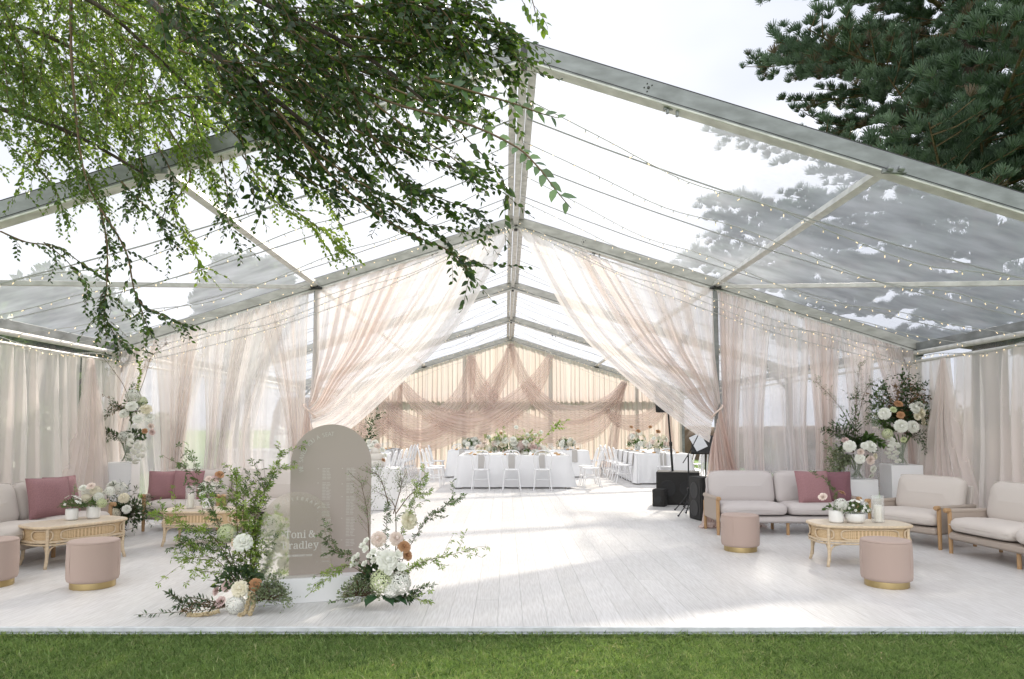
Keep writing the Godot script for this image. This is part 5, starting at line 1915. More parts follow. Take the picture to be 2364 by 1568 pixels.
func leafed(s: Spray, keys: Array, kind: String, size: float, gap: float, pal: Array, r := 0.004, twigs := 0.0, from := 0.12, spread := 0.9) -> void:
	# a stem along the keys with leaves on alternate sides, and short twigs that carry more
	var path := curve(keys, maxi(6, keys.size() * 4))
	var m := path.size()
	var rr := PackedFloat32Array()
	var total := 0.0
	for k in m:
		rr.append(lerpf(r, r * 0.3, float(k) / (m - 1)))
		if k: total += path[k].distance_to(path[k - 1])
	s.stems.tube(path, rr, 5, false)
	var nleaf := int(total / gap)
	for k in nleaf:
		var f := lerpf(from, 1.0, (k + rnd(0.1, 0.9)) / nleaf)
		var q := f * (m - 1)
		var i := mini(int(q), m - 2)
		var p := path[i].lerp(path[i + 1], q - i)
		var t := (path[i + 1] - path[i]).normalized()
		var side := t.cross(rdir()).normalized()
		if twigs > 0.0 and rng.randf() < twigs:
			var l := rnd(2.0, 5.0) * size
			var d := (t * rnd(0.4, 0.9) + side * rnd(0.5, 1.0) + V(0, 0.1, 0)).normalized()
			var e := p + d * l
			s.stems.tube(PackedVector3Array([p, (p + e) * 0.5 + V(0, 0.01, 0), e]), r * 0.3, 4, false)
			var nn := 3 + rng.randi() % 4
			for w in nn:
				var b := p.lerp(e, (w + 1.0) / nn)
				var sd := d.cross(rdir()).normalized()
				s.leaf(kind, b, d * 0.6 + sd * spread, (V(0, 1, 0) + rdir() * 0.8), size * rnd(0.7, 1.1), tone(pal))
		else:
			s.leaf(kind, p, t * 0.6 + side * spread, (V(0, 1, 0) + rdir() * 0.8), size * rnd(0.7, 1.15), tone(pal))
	s.leaf(kind, path[m - 1], path[m - 1] - path[m - 2], V(0, 1, 0) + rdir() * 0.5, size, tone(pal))

func mound(s: Spray, ctr: Vector3, r: Vector3, m: int, kind: String, size: float, pal: Array) -> void:
	for k in m:
		var d := rdir()
		d.y = absf(d.y) * 0.9 - 0.15
		var p := ctr + d * r * rnd(0.55, 1.05)
		s.leaf(kind, p, d + rdir() * 0.7, V(0, 1, 0) + rdir(), size * rnd(0.7, 1.2), tone(pal))
		if k % 6 == 0:
			s.stems.tube(PackedVector3Array([ctr, p]), 0.0018, 4, false)

func wisp(s: Spray, keys: Array, pal: Array, density := 1.0) -> void:
	# a bare twig with a cloud of tiny seeds towards its tip
	var path := curve(keys, 16)
	var rr := PackedFloat32Array()
	for k in 17: rr.append(lerpf(0.005, 0.0016, k / 16.0))
	s.stems.tube(path, rr, 5, false)
	for k in int(34 * density):
		var f := lerpf(0.3, 1.0, pow(rng.randf(), 0.7))
		var i := mini(int(f * 16), 15)
		var p := path[i].lerp(path[i + 1], f * 16 - i)
		var t := (path[i + 1] - path[i]).normalized()
		var d := (t * 0.7 + t.cross(rdir()).normalized() * 0.8 + V(0, 0.3, 0)).normalized()
		var e := p + d * rnd(0.05, 0.17)
		s.stems.tube(PackedVector3Array([p, e]), 0.0009, 3, false)
		for w in 7:
			var q := p.lerp(e, rnd(0.4, 1.05)) + rdir() * 0.022
			s.leaf("small", q, rdir(), rdir(), rnd(0.008, 0.016), tone(pal))

func vase(t: Node3D, r: float, h: float, top: Vector3) -> void:
	var g := Geo.new()
	g.lathe(PackedVector2Array([Vector2(0, 0.01), Vector2(r - 0.006, 0.01), Vector2(r - 0.005, h), Vector2(r, h), Vector2(r, 0), Vector2(0, 0)]), 24)
	put(t, "vase", g, M.glass)
	g = Geo.new()
	for k in 16:
		var a := TAU * k / 16 + rnd(-0.2, 0.2)
		var a2 := a + rnd(1.6, 3.0)
		g.tube(PackedVector3Array([V(cos(a2) * r * 0.75, 0.02, sin(a2) * r * 0.75), V(cos(a) * r * 0.4, h * 0.6, sin(a) * r * 0.4), V(cos(a) * r * 0.8, h * 1.02, sin(a) * r * 0.8), top + V(cos(a) * r * 1.6, 0, sin(a) * r * 1.6)]), 0.0055, 5)
	put(t, "cut_stems", g, M.stem)

func pot_flowers(label: String, at: Vector3, r: float, h: float, kind: int) -> void:
	var t := thing("flower_pot", label, "flower pot", at)
	var g := Geo.new()
	if kind == 4:
		g.lathe(PackedVector2Array([Vector2(0, 0), Vector2(r * 0.7, 0), Vector2(r * 0.95, h * 0.3), Vector2(r, h * 0.7), Vector2(r * 0.98, h), Vector2(r * 0.92, h), Vector2(r * 0.92, h * 0.8), Vector2(0, h * 0.8)]), 28)
	else:
		g.lathe(PackedVector2Array([Vector2(0, 0), Vector2(r * 0.85, 0), Vector2(r * 0.97, h * 0.15), Vector2(r, h * 0.6), Vector2(r * 0.97, h), Vector2(r * 0.9, h), Vector2(r * 0.9, h * 0.85), Vector2(0, h * 0.85)]), 28)
	put(t, "pot", g, M.ceramic)
	var s := Spray.new()
	match kind:
		0:
			mound(s, V(0, h + 0.03, 0), V(0.12, 0.09, 0.12), 260, "lance", 0.032, GREEN_MID)
			for k in 26:
				var d := rdir()
				d.y = absf(d.y) + 0.3
				flower(t, "star", "white", V(0, h + 0.02, 0) + d.normalized() * V(0.125, 0.12, 0.125), d, 0.017)
			leafed(s, [V(0, h, 0), V(0.02, h + 0.14, 0), V(0.03, h + 0.24, 0.01)], "lance", 0.04, 0.012, GREEN_GREY)
		1:
			mound(s, V(0, h + 0.02, 0), V(0.13, 0.08, 0.13), 130, "leaf", 0.045, GREEN_MID)
			for q in [[-0.06, 0.09, 0.05, "cream"], [0.07, 0.10, 0.03, "white"], [0.01, 0.16, -0.02, "cream"], [0.12, 0.04, 0.06, "lime"], [-0.10, 0.15, -0.05, "white"], [0.14, 0.16, -0.06, "white"]]:
				flower(t, "hydrangea", q[3], V(q[0], h + q[1], q[2]), V(q[0], 0.15, q[2] + 0.05), 0.066)
			flower(t, "open_rose", "blush", V(0.0, h + 0.22, 0.06), V(0, 0.5, 0.6), 0.05)
			flower(t, "open_rose", "white", V(-0.10, h + 0.20, 0.04), V(0, 0.5, 0.6), 0.045)
		2:
			mound(s, V(0, h + 0.03, 0), V(0.09, 0.07, 0.09), 90, "leaf", 0.04, GREEN_MID)
			for q in [[-0.05, 0.14, 0.02, "white"], [0.06, 0.10, 0.03, "white"], [0.02, 0.23, 0.0, "blush"], [0.10, 0.17, 0.0, "white"], [0.15, 0.28, 0.0, "rust"], [-0.02, 0.06, 0.06, "white"], [0.12, 0.24, 0.03, "mauve"]]:
				flower(t, "open_rose", q[3], V(q[0], h + q[1], q[2]), V(q[0], 0.3, 0.25), 0.055)
		3:
			mound(s, V(0, h + 0.01, 0), V(0.10, 0.05, 0.10), 60, "leaf", 0.045, GREEN_MID)
			flower(t, "hydrangea", "white", V(0.03, h + 0.06, 0.05), V(0.05, 0.3, 0.5), 0.088)
			flower(t, "rose", "blush", V(-0.14, h + 0.13, 0.02), V(-0.5, 0.4, 0.5), 0.052)
			flower(t, "open_rose", "rust", V(0.07, h + 0.17, -0.02), V(0.2, 0.6, 0.2), 0.045)
			leafed(s, [V(0.0, h, 0), V(-0.02, h + 0.18, 0.02), V(-0.12, h + 0.32, 0.04), V(-0.27, h + 0.40, 0.05)], "maple", 0.05, 0.022, GREEN_MID, 0.003)
		4:
			mound(s, V(0, h + 0.03, 0), V(0.14, 0.12, 0.12), 420, "lance", 0.036, GREEN_MID)
			for k in 34:
				var d := rdir()
				d.y = absf(d.y) + 0.1
				d.z = absf(d.z)
				flower(t, "star", "white", V(0.01, h + 0.02, 0) + d.normalized() * V(0.15, 0.13, 0.13), d, 0.017)
	put_spray(t, s, M.stem)

func cluster(t: Node3D, list: Array, o: Vector3) -> void:
	for q in list:
		flower(t, q[0], q[1], V(q[2], q[3], q[4]), V(q[2], q[3], q[4]) - o, q[5])

func tower_flowers() -> void:
	# two tiers of flowers on the left pedestal
	var t := thing("flower_arrangement", "two-tiered white flower arrangement on the tall left pedestal", "flower arrangement", V(-5.34, 0.93, -10.30))
	var s := Spray.new()
	vase(t, 0.085, 0.26, V(0, 0.36, 0))
	cluster(t, [["orchid", "white", 0.16, 0.16, 0.14, 0.06], ["orchid", "white", 0.22, 0.24, 0.12, 0.065], ["orchid", "white", 0.26, 0.10, 0.14, 0.06], ["orchid", "white", 0.12, 0.28, 0.15, 0.06], ["orchid", "white", 0.20, 0.02, 0.15, 0.055], ["orchid", "white", 0.28, 0.19, 0.10, 0.055],
		["orchid", "white", 0.10, 0.10, 0.16, 0.055], ["open_rose", "white", 0.10, 0.36, 0.12, 0.06], ["hydrangea", "white", 0.0, 0.36, 0.10, 0.09], ["open_rose", "rust", 0.27, 0.44, 0.06, 0.04], ["rose", "mauve", 0.36, 0.42, 0.05, 0.055], ["rose", "blush", 0.33, 0.50, 0.02, 0.05],
		["peony", "white", 0.12, 0.78, 0.14, 0.085], ["peony", "white", 0.02, 0.68, 0.15, 0.08], ["peony", "white", 0.20, 0.60, 0.13, 0.075], ["hydrangea", "white", 0.10, 0.93, 0.06, 0.11], ["peony", "cream", 0.28, 0.74, 0.06, 0.085], ["open_rose", "white", 0.32, 0.62, 0.04, 0.07], ["hydrangea", "lime", 0.18, 0.86, -0.02, 0.08]], V(0.08, 0.4, -0.2))
	for k in 12:
		var a := -PI + 0.35 + k * 0.07
		leafed(s, [V(0.02, 0.3, 0), V(-0.12 - 0.02 * k, 0.34 + 0.015 * k, 0.06), V(-0.38 + 0.02 * (k % 5), 0.22 + 0.05 * (k % 6), 0.08 + 0.02 * (k % 3))], "lance", 0.055, 0.016, GREEN_DARK, 0.003)
		leafed(s, [V(0.05, 0.66, 0), V(-0.10, 0.74 + 0.02 * (k % 4), 0.04), V(-0.34 + 0.03 * (k % 6), 0.60 + 0.06 * (k % 7), 0.06)], "lance", 0.05, 0.018, GREEN_DARK if k % 3 else BROWNISH, 0.003)
	for k in 6:
		leafed(s, [V(0.04, 0.5, 0), V(0.05, 0.62 + 0.05 * k, 0.02), V(0.02 * (k - 2), 0.85 + 0.05 * k, 0.02)], "leaf", 0.05, 0.02, GREEN_MID, 0.003)
	mound(s, V(0.08, 0.34, 0.02), V(0.16, 0.16, 0.12), 120, "leaf", 0.06, GREEN_DARK)
	mound(s, V(0.12, 0.72, 0.0), V(0.17, 0.18, 0.12), 120, "leaf", 0.06, GREEN_MID)
	wisp(s, [V(0, 0.9, 0), V(-0.1, 1.12, 0), V(-0.32, 1.42, 0.02), V(-0.52, 1.62, 0.04)], GREEN_MID, 0.7)
	wisp(s, [V(0.12, 0.9, 0), V(0.22, 1.2, 0), V(0.32, 1.5, 0.02), V(0.56, 1.68, 0.04)], BROWNISH, 1.0)
	leafed(s, [V(0.10, 0.85, 0.03), V(0.16, 1.1, 0.04), V(0.17, 1.42, 0.05)], "leaf", 0.05, 0.007, GREEN_LIGHT, 0.004)
	put_spray(t, s, M.twig)

func floor_flowers() -> void:
	var t := thing("flower_arrangement", "low white and green arrangement at the foot of the left pedestal", "flower arrangement", V(-5.02, 0, -9.72))
	var s := Spray.new()
	cluster(t, [["hydrangea", "white", -0.04, 0.62, 0.10, 0.10], ["peony", "white", -0.16, 0.66, 0.08, 0.075], ["rose", "blush", -0.14, 0.45, 0.18, 0.06], ["hydrangea", "cream", -0.05, 0.30, 0.20, 0.09], ["open_rose", "white", 0.10, 0.36, 0.20, 0.06], ["peony", "cream", 0.04, 0.50, 0.16, 0.07], ["open_rose", "white", -0.25, 0.55, 0.08, 0.06]], V(0, 0.3, -0.1))
	for k in 16:
		var a := 0.2 + k * 0.36
		leafed(s, [V(0, 0.12, 0), V(0.12 * cos(a), 0.36 + 0.02 * (k % 4), 0.1), V((0.26 + 0.02 * (k % 5)) * cos(a), 0.36 + 0.34 * sin(a), 0.14)], "lance", 0.06, 0.018, GREEN_DARK, 0.003)
	for k in 5:
		leafed(s, [V(0.05, 0.2, 0.1), V(0.22, 0.30 + 0.04 * k, 0.14), V(0.42, 0.16 + 0.09 * k, 0.18)], "lance", 0.055, 0.018, GREEN_DARK, 0.003)
	mound(s, V(0, 0.22, 0.02), V(0.24, 0.32, 0.18), 360, "leaf", 0.06, GREEN_DARK)
	put_spray(t, s, M.twig)

func pedestal_flowers_a() -> void:
	var t := thing("flower_arrangement", "white rose arrangement with tall bare twigs on the shorter right pedestal", "flower arrangement", V(4.93, 0.70, -10.28))
	var s := Spray.new()
	vase(t, 0.10, 0.24, V(0, 0.34, 0))
	cluster(t, [["peony", "white", -0.17, 0.46, 0.16, 0.09], ["peony", "white", 0.12, 0.45, 0.15, 0.09], ["peony", "white", -0.05, 0.29, 0.20, 0.075], ["rose", "blush", 0.09, 0.27, 0.18, 0.07], ["rose", "blush", -0.04, 0.38, 0.19, 0.06], ["rose", "mauve", -0.20, 0.53, 0.10, 0.055], ["open_rose", "white", 0.14, 0.15, 0.16, 0.06], ["open_rose", "white", 0.03, 0.46, 0.18, 0.06], ["open_rose", "cream", 0.18, 0.32, 0.14, 0.055], ["open_rose", "white", 0.12, 0.06, 0.15, 0.045]], V(0, 0.3, -0.2))
	for k in 20:
		var a := 1.6 + 1.5 * (k / 20.0)
		leafed(s, [V(-0.05, 0.36, 0), V(-0.2 + 0.012 * k, 0.55, 0.06), V(-0.52 + 0.025 * k, 0.58 + 0.016 * k * (1.0 if k % 2 else 0.3) + 0.1, 0.08 + 0.02 * (k % 3))], "lance", 0.07, 0.016, GREEN_DARK, 0.003)
	for k in 16:
		leafed(s, [V(-0.08, 0.30, 0.04), V(-0.26, 0.36 - 0.015 * k, 0.10), V(-0.46 + 0.02 * (k % 5), 0.46 - 0.035 * k, 0.14)], "small", 0.032, 0.009, GREEN_GREY, 0.002, 0.25)
	for k in 8:
		leafed(s, [V(0.05, 0.42, 0), V(0.14, 0.58, 0.05), V(0.10 + 0.035 * k, 0.62 - 0.02 * k, 0.10)], "leaf", 0.085, 0.02, GREEN_MID, 0.003)
	mound(s, V(0.0, 0.42, 0.0), V(0.26, 0.17, 0.15), 260, "leaf", 0.07, GREEN_DARK)
	wisp(s, [V(0, 0.5, 0), V(0.0, 0.85, 0.0), V(0.03, 1.2, 0.0), V(0.08, 1.6, 0.02)], GREEN_MID, 1.9)
	wisp(s, [V(-0.02, 0.5, 0), V(-0.12, 0.85, 0), V(-0.34, 1.15, 0.02), V(-0.56, 1.36, 0.05)], GREEN_MID, 1.5)
	wisp(s, [V(0.03, 0.8, 0), V(0.12, 1.15, 0), V(0.22, 1.35, 0.02)], GREEN_MID, 0.8)
	put_spray(t, s, M.twig)

func pedestal_flowers_b() -> void:
	var t := thing("flower_arrangement", "white and rust arrangement with spreading dark branches on the taller right pedestal", "flower arrangement", V(5.55, 0.90, -10.26))
	var s := Spray.new()
	vase(t, 0.085, 0.30, V(0, 0.42, 0))
	cluster(t, [["peony", "white", -0.30, 0.71, 0.16, 0.095], ["peony", "white", -0.10, 0.54, 0.20, 0.10], ["peony", "white", 0.07, 0.53, 0.18, 0.095], ["peony", "white", 0.12, 0.78, 0.15, 0.09], ["peony", "cream", 0.20, 0.72, 0.14, 0.085], ["peony", "white", 0.22, 0.82, 0.10, 0.085], ["open_rose", "rust", -0.10, 0.84, 0.15, 0.058], ["open_rose", "rust", -0.09, 0.69, 0.18, 0.055], ["rose", "lime", -0.16, 0.76, 0.12, 0.06], ["rose", "cream", 0.13, 0.66, 0.17, 0.07], ["hydrangea", "lime", -0.26, 0.43, 0.14, 0.085], ["open_rose", "cream", 0.24, 0.60, 0.12, 0.06],
		["orchid", "white", -0.22, 0.34, 0.16, 0.065], ["orchid", "white", -0.16, 0.28, 0.18, 0.065], ["orchid", "white", -0.24, 0.24, 0.17, 0.065], ["orchid", "white", -0.17, 0.17, 0.18, 0.065], ["orchid", "white", -0.22, 0.11, 0.17, 0.06], ["orchid", "white", -0.14, 0.06, 0.17, 0.055], ["orchid", "white", -0.27, 0.17, 0.15, 0.05], ["rose", "lime", -0.06, 0.36, 0.17, 0.05]], V(0, 0.55, -0.2))
	for k in 19:
		var a := lerpf(0.05, 2.6, k / 18.0)
		var l := rnd(0.55, 0.95) * (1.0 if a < 1.4 else 0.8)
		leafed(s, [V(0.02, 0.5, 0), V(cos(a) * l * 0.45, 0.62 + sin(a) * l * 0.4, rnd(-0.1, 0.1)), V(cos(a) * l, 0.66 + sin(a) * l * 0.85, rnd(-0.15, 0.2))], "leaf", 0.055, 0.013, GREEN_DARK if k % 4 else BROWNISH, 0.004, 0.25)
	for k in 10:
		leafed(s, [V(0.0, 0.45, 0.05), V(0.22, 0.48 - 0.02 * k, 0.12), V(0.5 - 0.03 * k, 0.52 - 0.04 * k, 0.16)], "lance", 0.05, 0.018, GREEN_DARK, 0.003)
		leafed(s, [V(0.0, 0.5, 0.0), V(-0.25, 0.55, 0.06), V(-0.55 + 0.03 * k, 0.60 + 0.06 * k, 0.1)], "small", 0.03, 0.012, GREEN_MID, 0.002, 0.2)
	mound(s, V(0.02, 0.62, 0.0), V(0.28, 0.26, 0.16), 300, "leaf", 0.065, GREEN_DARK)
	put_spray(t, s, M.twig)

func sign_flowers() -> void:
	# left of the signs
	var t := thing("flower_arrangement", "ground arrangement of maple branches and roses at the left of the signs", "flower arrangement", V(-2.10, 0, -5.82))
	var o := V(-2.10, 0, -5.82)
	var s := Spray.new()
	for q in [["peony", "mauve", -2.17, 0.19, -5.74, 0.052], ["peony", "cream", -2.05, 0.18, -5.70, 0.078], ["open_rose", "rust", -1.945, 0.20, -5.74, 0.052], ["rose", "mauve", -2.19, 0.075, -5.70, 0.052], ["hydrangea", "white", -2.075, 0.065, -5.68, 0.085], ["peony", "white", -2.085, 0.51, -5.84, 0.075], ["hydrangea", "lime", -2.24, 0.58, -5.9, 0.09], ["open_rose", "white", -1.97, 0.13, -5.70, 0.04], ["peony", "white", -1.92, 0.42, -6.28, 0.08], ["hydrangea", "white", -1.98, 0.60, -6.30, 0.10], ["peony", "white", -1.88, 0.26, -6.30, 0.075], ["rose", "mauve", -2.26, 0.14, -5.80, 0.045]]:
		flower(t, q[0], q[1], V(q[2], q[3], q[4]) - o, V(q[2] - o.x, 0.15, 0.22), q[5])
	var list := [
		[V(-2.10, 0.10, -5.95), V(-2.22, 0.39, -5.95), V(-2.35, 0.70, -5.95), V(-2.47, 0.95, -5.95), V(-2.63, 1.11, -5.95)],
		[V(-2.08, 0.10, -5.95), V(-2.12, 0.52, -5.97), V(-2.14, 0.77, -5.97), V(-2.13, 0.92, -5.97)],
		[V(-2.06, 0.10, -5.95), V(-2.07, 0.46, -5.98), V(-2.02, 0.77, -6.0), V(-1.93, 1.00, -6.0), V(-1.84, 1.20, -6.0)],
		[V(-2.11, 0.15, -5.9), V(-2.31, 0.52, -5.88), V(-2.50, 0.62, -5.85), V(-2.81, 0.73, -5.85)],
		[V(-2.11, 0.15, -5.9), V(-2.24, 0.42, -5.85), V(-2.40, 0.47, -5.8), V(-2.53, 0.52, -5.78)],
		[V(-2.11, 0.12, -5.9), V(-2.24, 0.26, -5.85), V(-2.45, 0.30, -5.8)],
		[V(-2.06, 0.12, -5.95), V(-2.04, 0.39, -6.0), V(-2.07, 0.65, -6.05), V(-2.07, 0.87, -6.05)],
		[V(-2.11, 0.12, -5.95), V(-2.17, 0.58, -5.95), V(-2.19, 0.84, -5.95), V(-2.19, 1.05, -5.95)],
		[V(-2.08, 0.12, -5.98), V(-2.06, 0.5, -6.05), V(-2.04, 0.80, -6.08), V(-1.98, 0.95, -6.08)],
		[V(-2.08, 0.12, -5.92), V(-2.1, 0.35, -5.92), V(-2.08, 0.62, -5.95)],
		[V(-2.10, 0.12, -5.9), V(-2.3, 0.38, -5.85), V(-2.48, 0.40, -5.75)],
		[V(-2.05, 0.1, -5.95), V(-2.04, 0.2, -5.95), V(-2.02, 0.40, -5.96)],
		[V(-2.09, 0.1, -5.98), V(-2.05, 0.40, -6.02), V(-2.13, 0.70, -6.05)],
		[V(-2.06, 0.1, -6.12), V(-1.98, 0.35, -6.28), V(-1.94, 0.62, -6.3)],
		[V(-2.06, 0.1, -6.12), V(-1.90, 0.25, -6.30), V(-1.84, 0.52, -6.34)],
		[V(-2.06, 0.1, -6.12), V(-2.02, 0.3, -6.25), V(-2.03, 0.5, -6.3)]]
	for k in list.size():
		var rel := []
		for p in list[k]: rel.append(p - o)
		leafed(s, rel, "maple", 0.058, 0.018, GREEN_LIGHT if k % 4 else GREEN_MID, 0.004, 0.32)
	for k in 8:
		leafed(s, [V(-0.02, 0.05, 0.12), V(-0.20 - 0.02 * k, 0.06 + 0.03 * (k % 3), 0.16), V(-0.36 - 0.035 * (k % 4), 0.02 + 0.05 * (k % 4), 0.16 + 0.05 * (k % 2))], "lance", 0.048, 0.013, GREEN_DARK if k % 4 else BROWNISH, 0.003)
	leafed(s, [V(-0.05, 0.05, 0.15), V(-0.25, 0.035, 0.21), V(-0.48, 0.03, 0.24), V(-0.66, 0.02, 0.25)], "lance", 0.05, 0.016, GREEN_DARK, 0.003)
	mound(s, V(0.26, 0.10, 0.10), V(0.16, 0.17, 0.11), 700, "small", 0.023, GREEN_GREY)
	for k in 7:
		leafed(s, [V(0.18, 0.08, 0.1), V(0.28, 0.16 + 0.02 * k, 0.12), V(0.34 + 0.015 * k, 0.30 - 0.045 * k + 0.02, 0.13)], "small", 0.026, 0.012, GREEN_GREY, 0.0015, 0.2)
	mound(s, V(0.0, 0.18, 0.0), V(0.18, 0.2, 0.13), 260, "leaf", 0.05, GREEN_DARK)
	put_spray(t, s, M.twig)
	# a hanging tassel of tan amaranth
	var g := Geo.new()
	for q in [[V(0.14, 0.16, 0.15), V(0.13, 0.08, 0.18), V(0.12, 0.02, 0.20), V(0.09, 0.012, 0.24)], [V(0.16, 0.15, 0.14), V(0.17, 0.07, 0.17), V(0.16, 0.015, 0.21)], [V(-0.08, 0.03, 0.20), V(-0.20, 0.015, 0.24), V(-0.30, 0.012, 0.23)]]:
		for p in curve(q, 46):
			for w in 4:
				g.blob(p + rdir() * 0.013, Vector3.ONE * rnd(0.005, 0.009), 5, 4)
	put(t, "amaranth", g, M.petal_tan)
	# right of the signs
	o = V(-1.0, 0, -5.98)
	t = thing("flower_arrangement", "ground arrangement of white blooms and long maple branches right of the signs", "flower arrangement", o)
	s = Spray.new()
	for q in [[-1.10, 0.52], [-1.14, 0.47], [-1.17, 0.40], [-1.18, 0.33], [-1.12, 0.33], [-1.08, 0.40], [-1.05, 0.43], [-1.04, 0.36], [-1.21, 0.33], [-1.11, 0.45], [-1.00, 0.41], [-1.20, 0.38]]:
		flower(t, "cup", "white", V(q[0], q[1], -5.88 + rnd(-0.03, 0.03)) - o, V(q[0] - o.x - 0.05, 0.25, 0.3), 0.042)
	for q in [["peony", "white", -0.94, 0.37, -5.84, 0.088], ["hydrangea", "lime", -0.98, 0.21, -5.84, 0.098], ["hydrangea", "white", -0.84, 0.20, -5.84, 0.105], ["hydrangea", "white", -0.90, 0.15, -5.80, 0.08], ["peony", "blush", -1.02, 0.53, -5.9, 0.07], ["peony", "blush", -0.88, 0.53, -5.9, 0.068], ["open_rose", "rust", -0.815, 0.47, -5.88, 0.055], ["open_rose", "rust", -0.795, 0.40, -5.9, 0.05], ["peony", "cream", -0.79, 0.67, -5.95, 0.075], ["cup", "white", -0.86, 0.41, -5.84, 0.055], ["cup", "white", -0.93, 0.29, -5.80, 0.05], ["cup", "white", -0.83, 0.32, -5.82, 0.05]]:
		flower(t, q[0], q[1], V(q[2], q[3], q[4]) - o, V(q[2] - o.x, 0.15, 0.25), q[5])
	list = [
		[V(-0.96, 0.15, -5.95), V(-0.84, 0.58, -5.95), V(-0.74, 0.84, -5.95), V(-0.65, 1.02, -5.95)],
		[V(-0.94, 0.15, -5.95), V(-0.71, 0.58, -5.95), V(-0.55, 0.75, -5.95), V(-0.35, 0.87, -5.95)],
		[V(-0.91, 0.15, -5.95), V(-0.71, 0.33, -5.9), V(-0.52, 0.39, -5.88), V(-0.29, 0.45, -5.88)],
		[V(-1.03, 0.2, -5.9), V(-1.22, 0.39, -5.88), V(-1.34, 0.44, -5.86), V(-1.43, 0.52, -5.86)],
		[V(-1.04, 0.2, -5.9), V(-1.25, 0.33, -5.86), V(-1.35, 0.27, -5.84), V(-1.46, 0.20, -5.84)],
		[V(-0.89, 0.1, -5.9), V(-0.73, 0.14, -5.86), V(-0.58, 0.18, -5.84)],
		[V(-0.89, 0.1, -5.9), V(-0.73, 0.08, -5.84), V(-0.60, 0.06, -5.80)],
		[V(-0.99, 0.2, -5.98), V(-0.98, 0.55, -6.0), V(-0.97, 0.79, -6.0)],
		[V(-0.92, 0.2, -5.9), V(-0.78, 0.30, -5.86), V(-0.68, 0.33, -5.85)]]
	for k in list.size():
		var rel := []
		for p in list[k]: rel.append(p - o)
		leafed(s, rel, "maple", 0.05, 0.019, GREEN_MID if k % 2 else GREEN_LIGHT, 0.0035, 0.12, 0.25)
	mound(s, V(-0.16, 0.09, 0.10), V(0.17, 0.20, 0.12), 900, "small", 0.023, GREEN_GREY)
	mound(s, V(0.0, 0.2, 0.0), V(0.2, 0.24, 0.12), 380, "leaf", 0.05, GREEN_DARK)
	for k in 6:
		leafed(s, [V(0.04, 0.05, 0.1), V(0.16, 0.08, 0.14), V(0.24 + 0.02 * k, 0.05 + 0.02 * k, 0.14)], "leaf", 0.04, 0.014, GREEN_DARK, 0.002)
	leafed(s, [V(-0.2, 0.06, 0.14), V(-0.3, 0.07, 0.16), V(-0.38, 0.06, 0.18)], "small", 0.028, 0.014, GREEN_MID, 0.002)
	wisp(s, [V(-0.1, 0.3, 0), V(-0.12, 0.58, -0.02), V(-0.14, 0.77, -0.02), V(-0.19, 0.98, -0.02)], GREEN_GREY, 1.3)
	wisp(s, [V(0.1, 0.3, -0.02), V(0.10, 0.70, -0.02), V(0.06, 0.83, -0.02), V(-0.08, 0.91, -0.02)], GREEN_GREY, 0.4)
	wisp(s, [V(0.08, 0.72, -0.02), V(0.13, 0.9, -0.04), V(0.15, 1.0, -0.04)], GREEN_GREY, 1.0)
	wisp(s, [V(0.04, 0.8, -0.02), V(-0.02, 0.98, -0.04), V(-0.07, 1.05, -0.04)], GREEN_GREY, 1.0)
	wisp(s, [V(0.1, 0.72, -0.02), V(0.2, 0.86, -0.04), V(0.26, 0.90, -0.04)], GREEN_GREY, 0.8)
	put_spray(t, s, M.twig)
	var lf := Geo.new()
	for q in [[V(0.05, 0.10, 0.16), V(0.5, -0.25, 0.6)], [V(0.12, 0.09, 0.15), V(0.7, -0.2, 0.4)], [V(-0.04, 0.10, 0.16), V(-0.3, -0.3, 0.8)]]:
		var d: Vector3 = (q[1] as Vector3).normalized()
		var sx := d.cross(V(0, 1, 0)).normalized()
		var pts := PackedVector3Array()
		for j in 6:
			var e := j / 5.0
			for i in 5:
				var u := -1.0 + 0.5 * i
				pts.append(q[0] + d * e * 0.13 + sx * u * 0.05 * sin(PI * pow(e, 0.7)) + V(0, 0.015 * absf(u) - 0.02 * e * e, 0))
		lf.grid(pts, 5, 6)
	var dark := mat("broad_leaf", lin(0.03, 0.075, 0.03), 0.4)
	put(t, "broad_leaves", lf, dark)

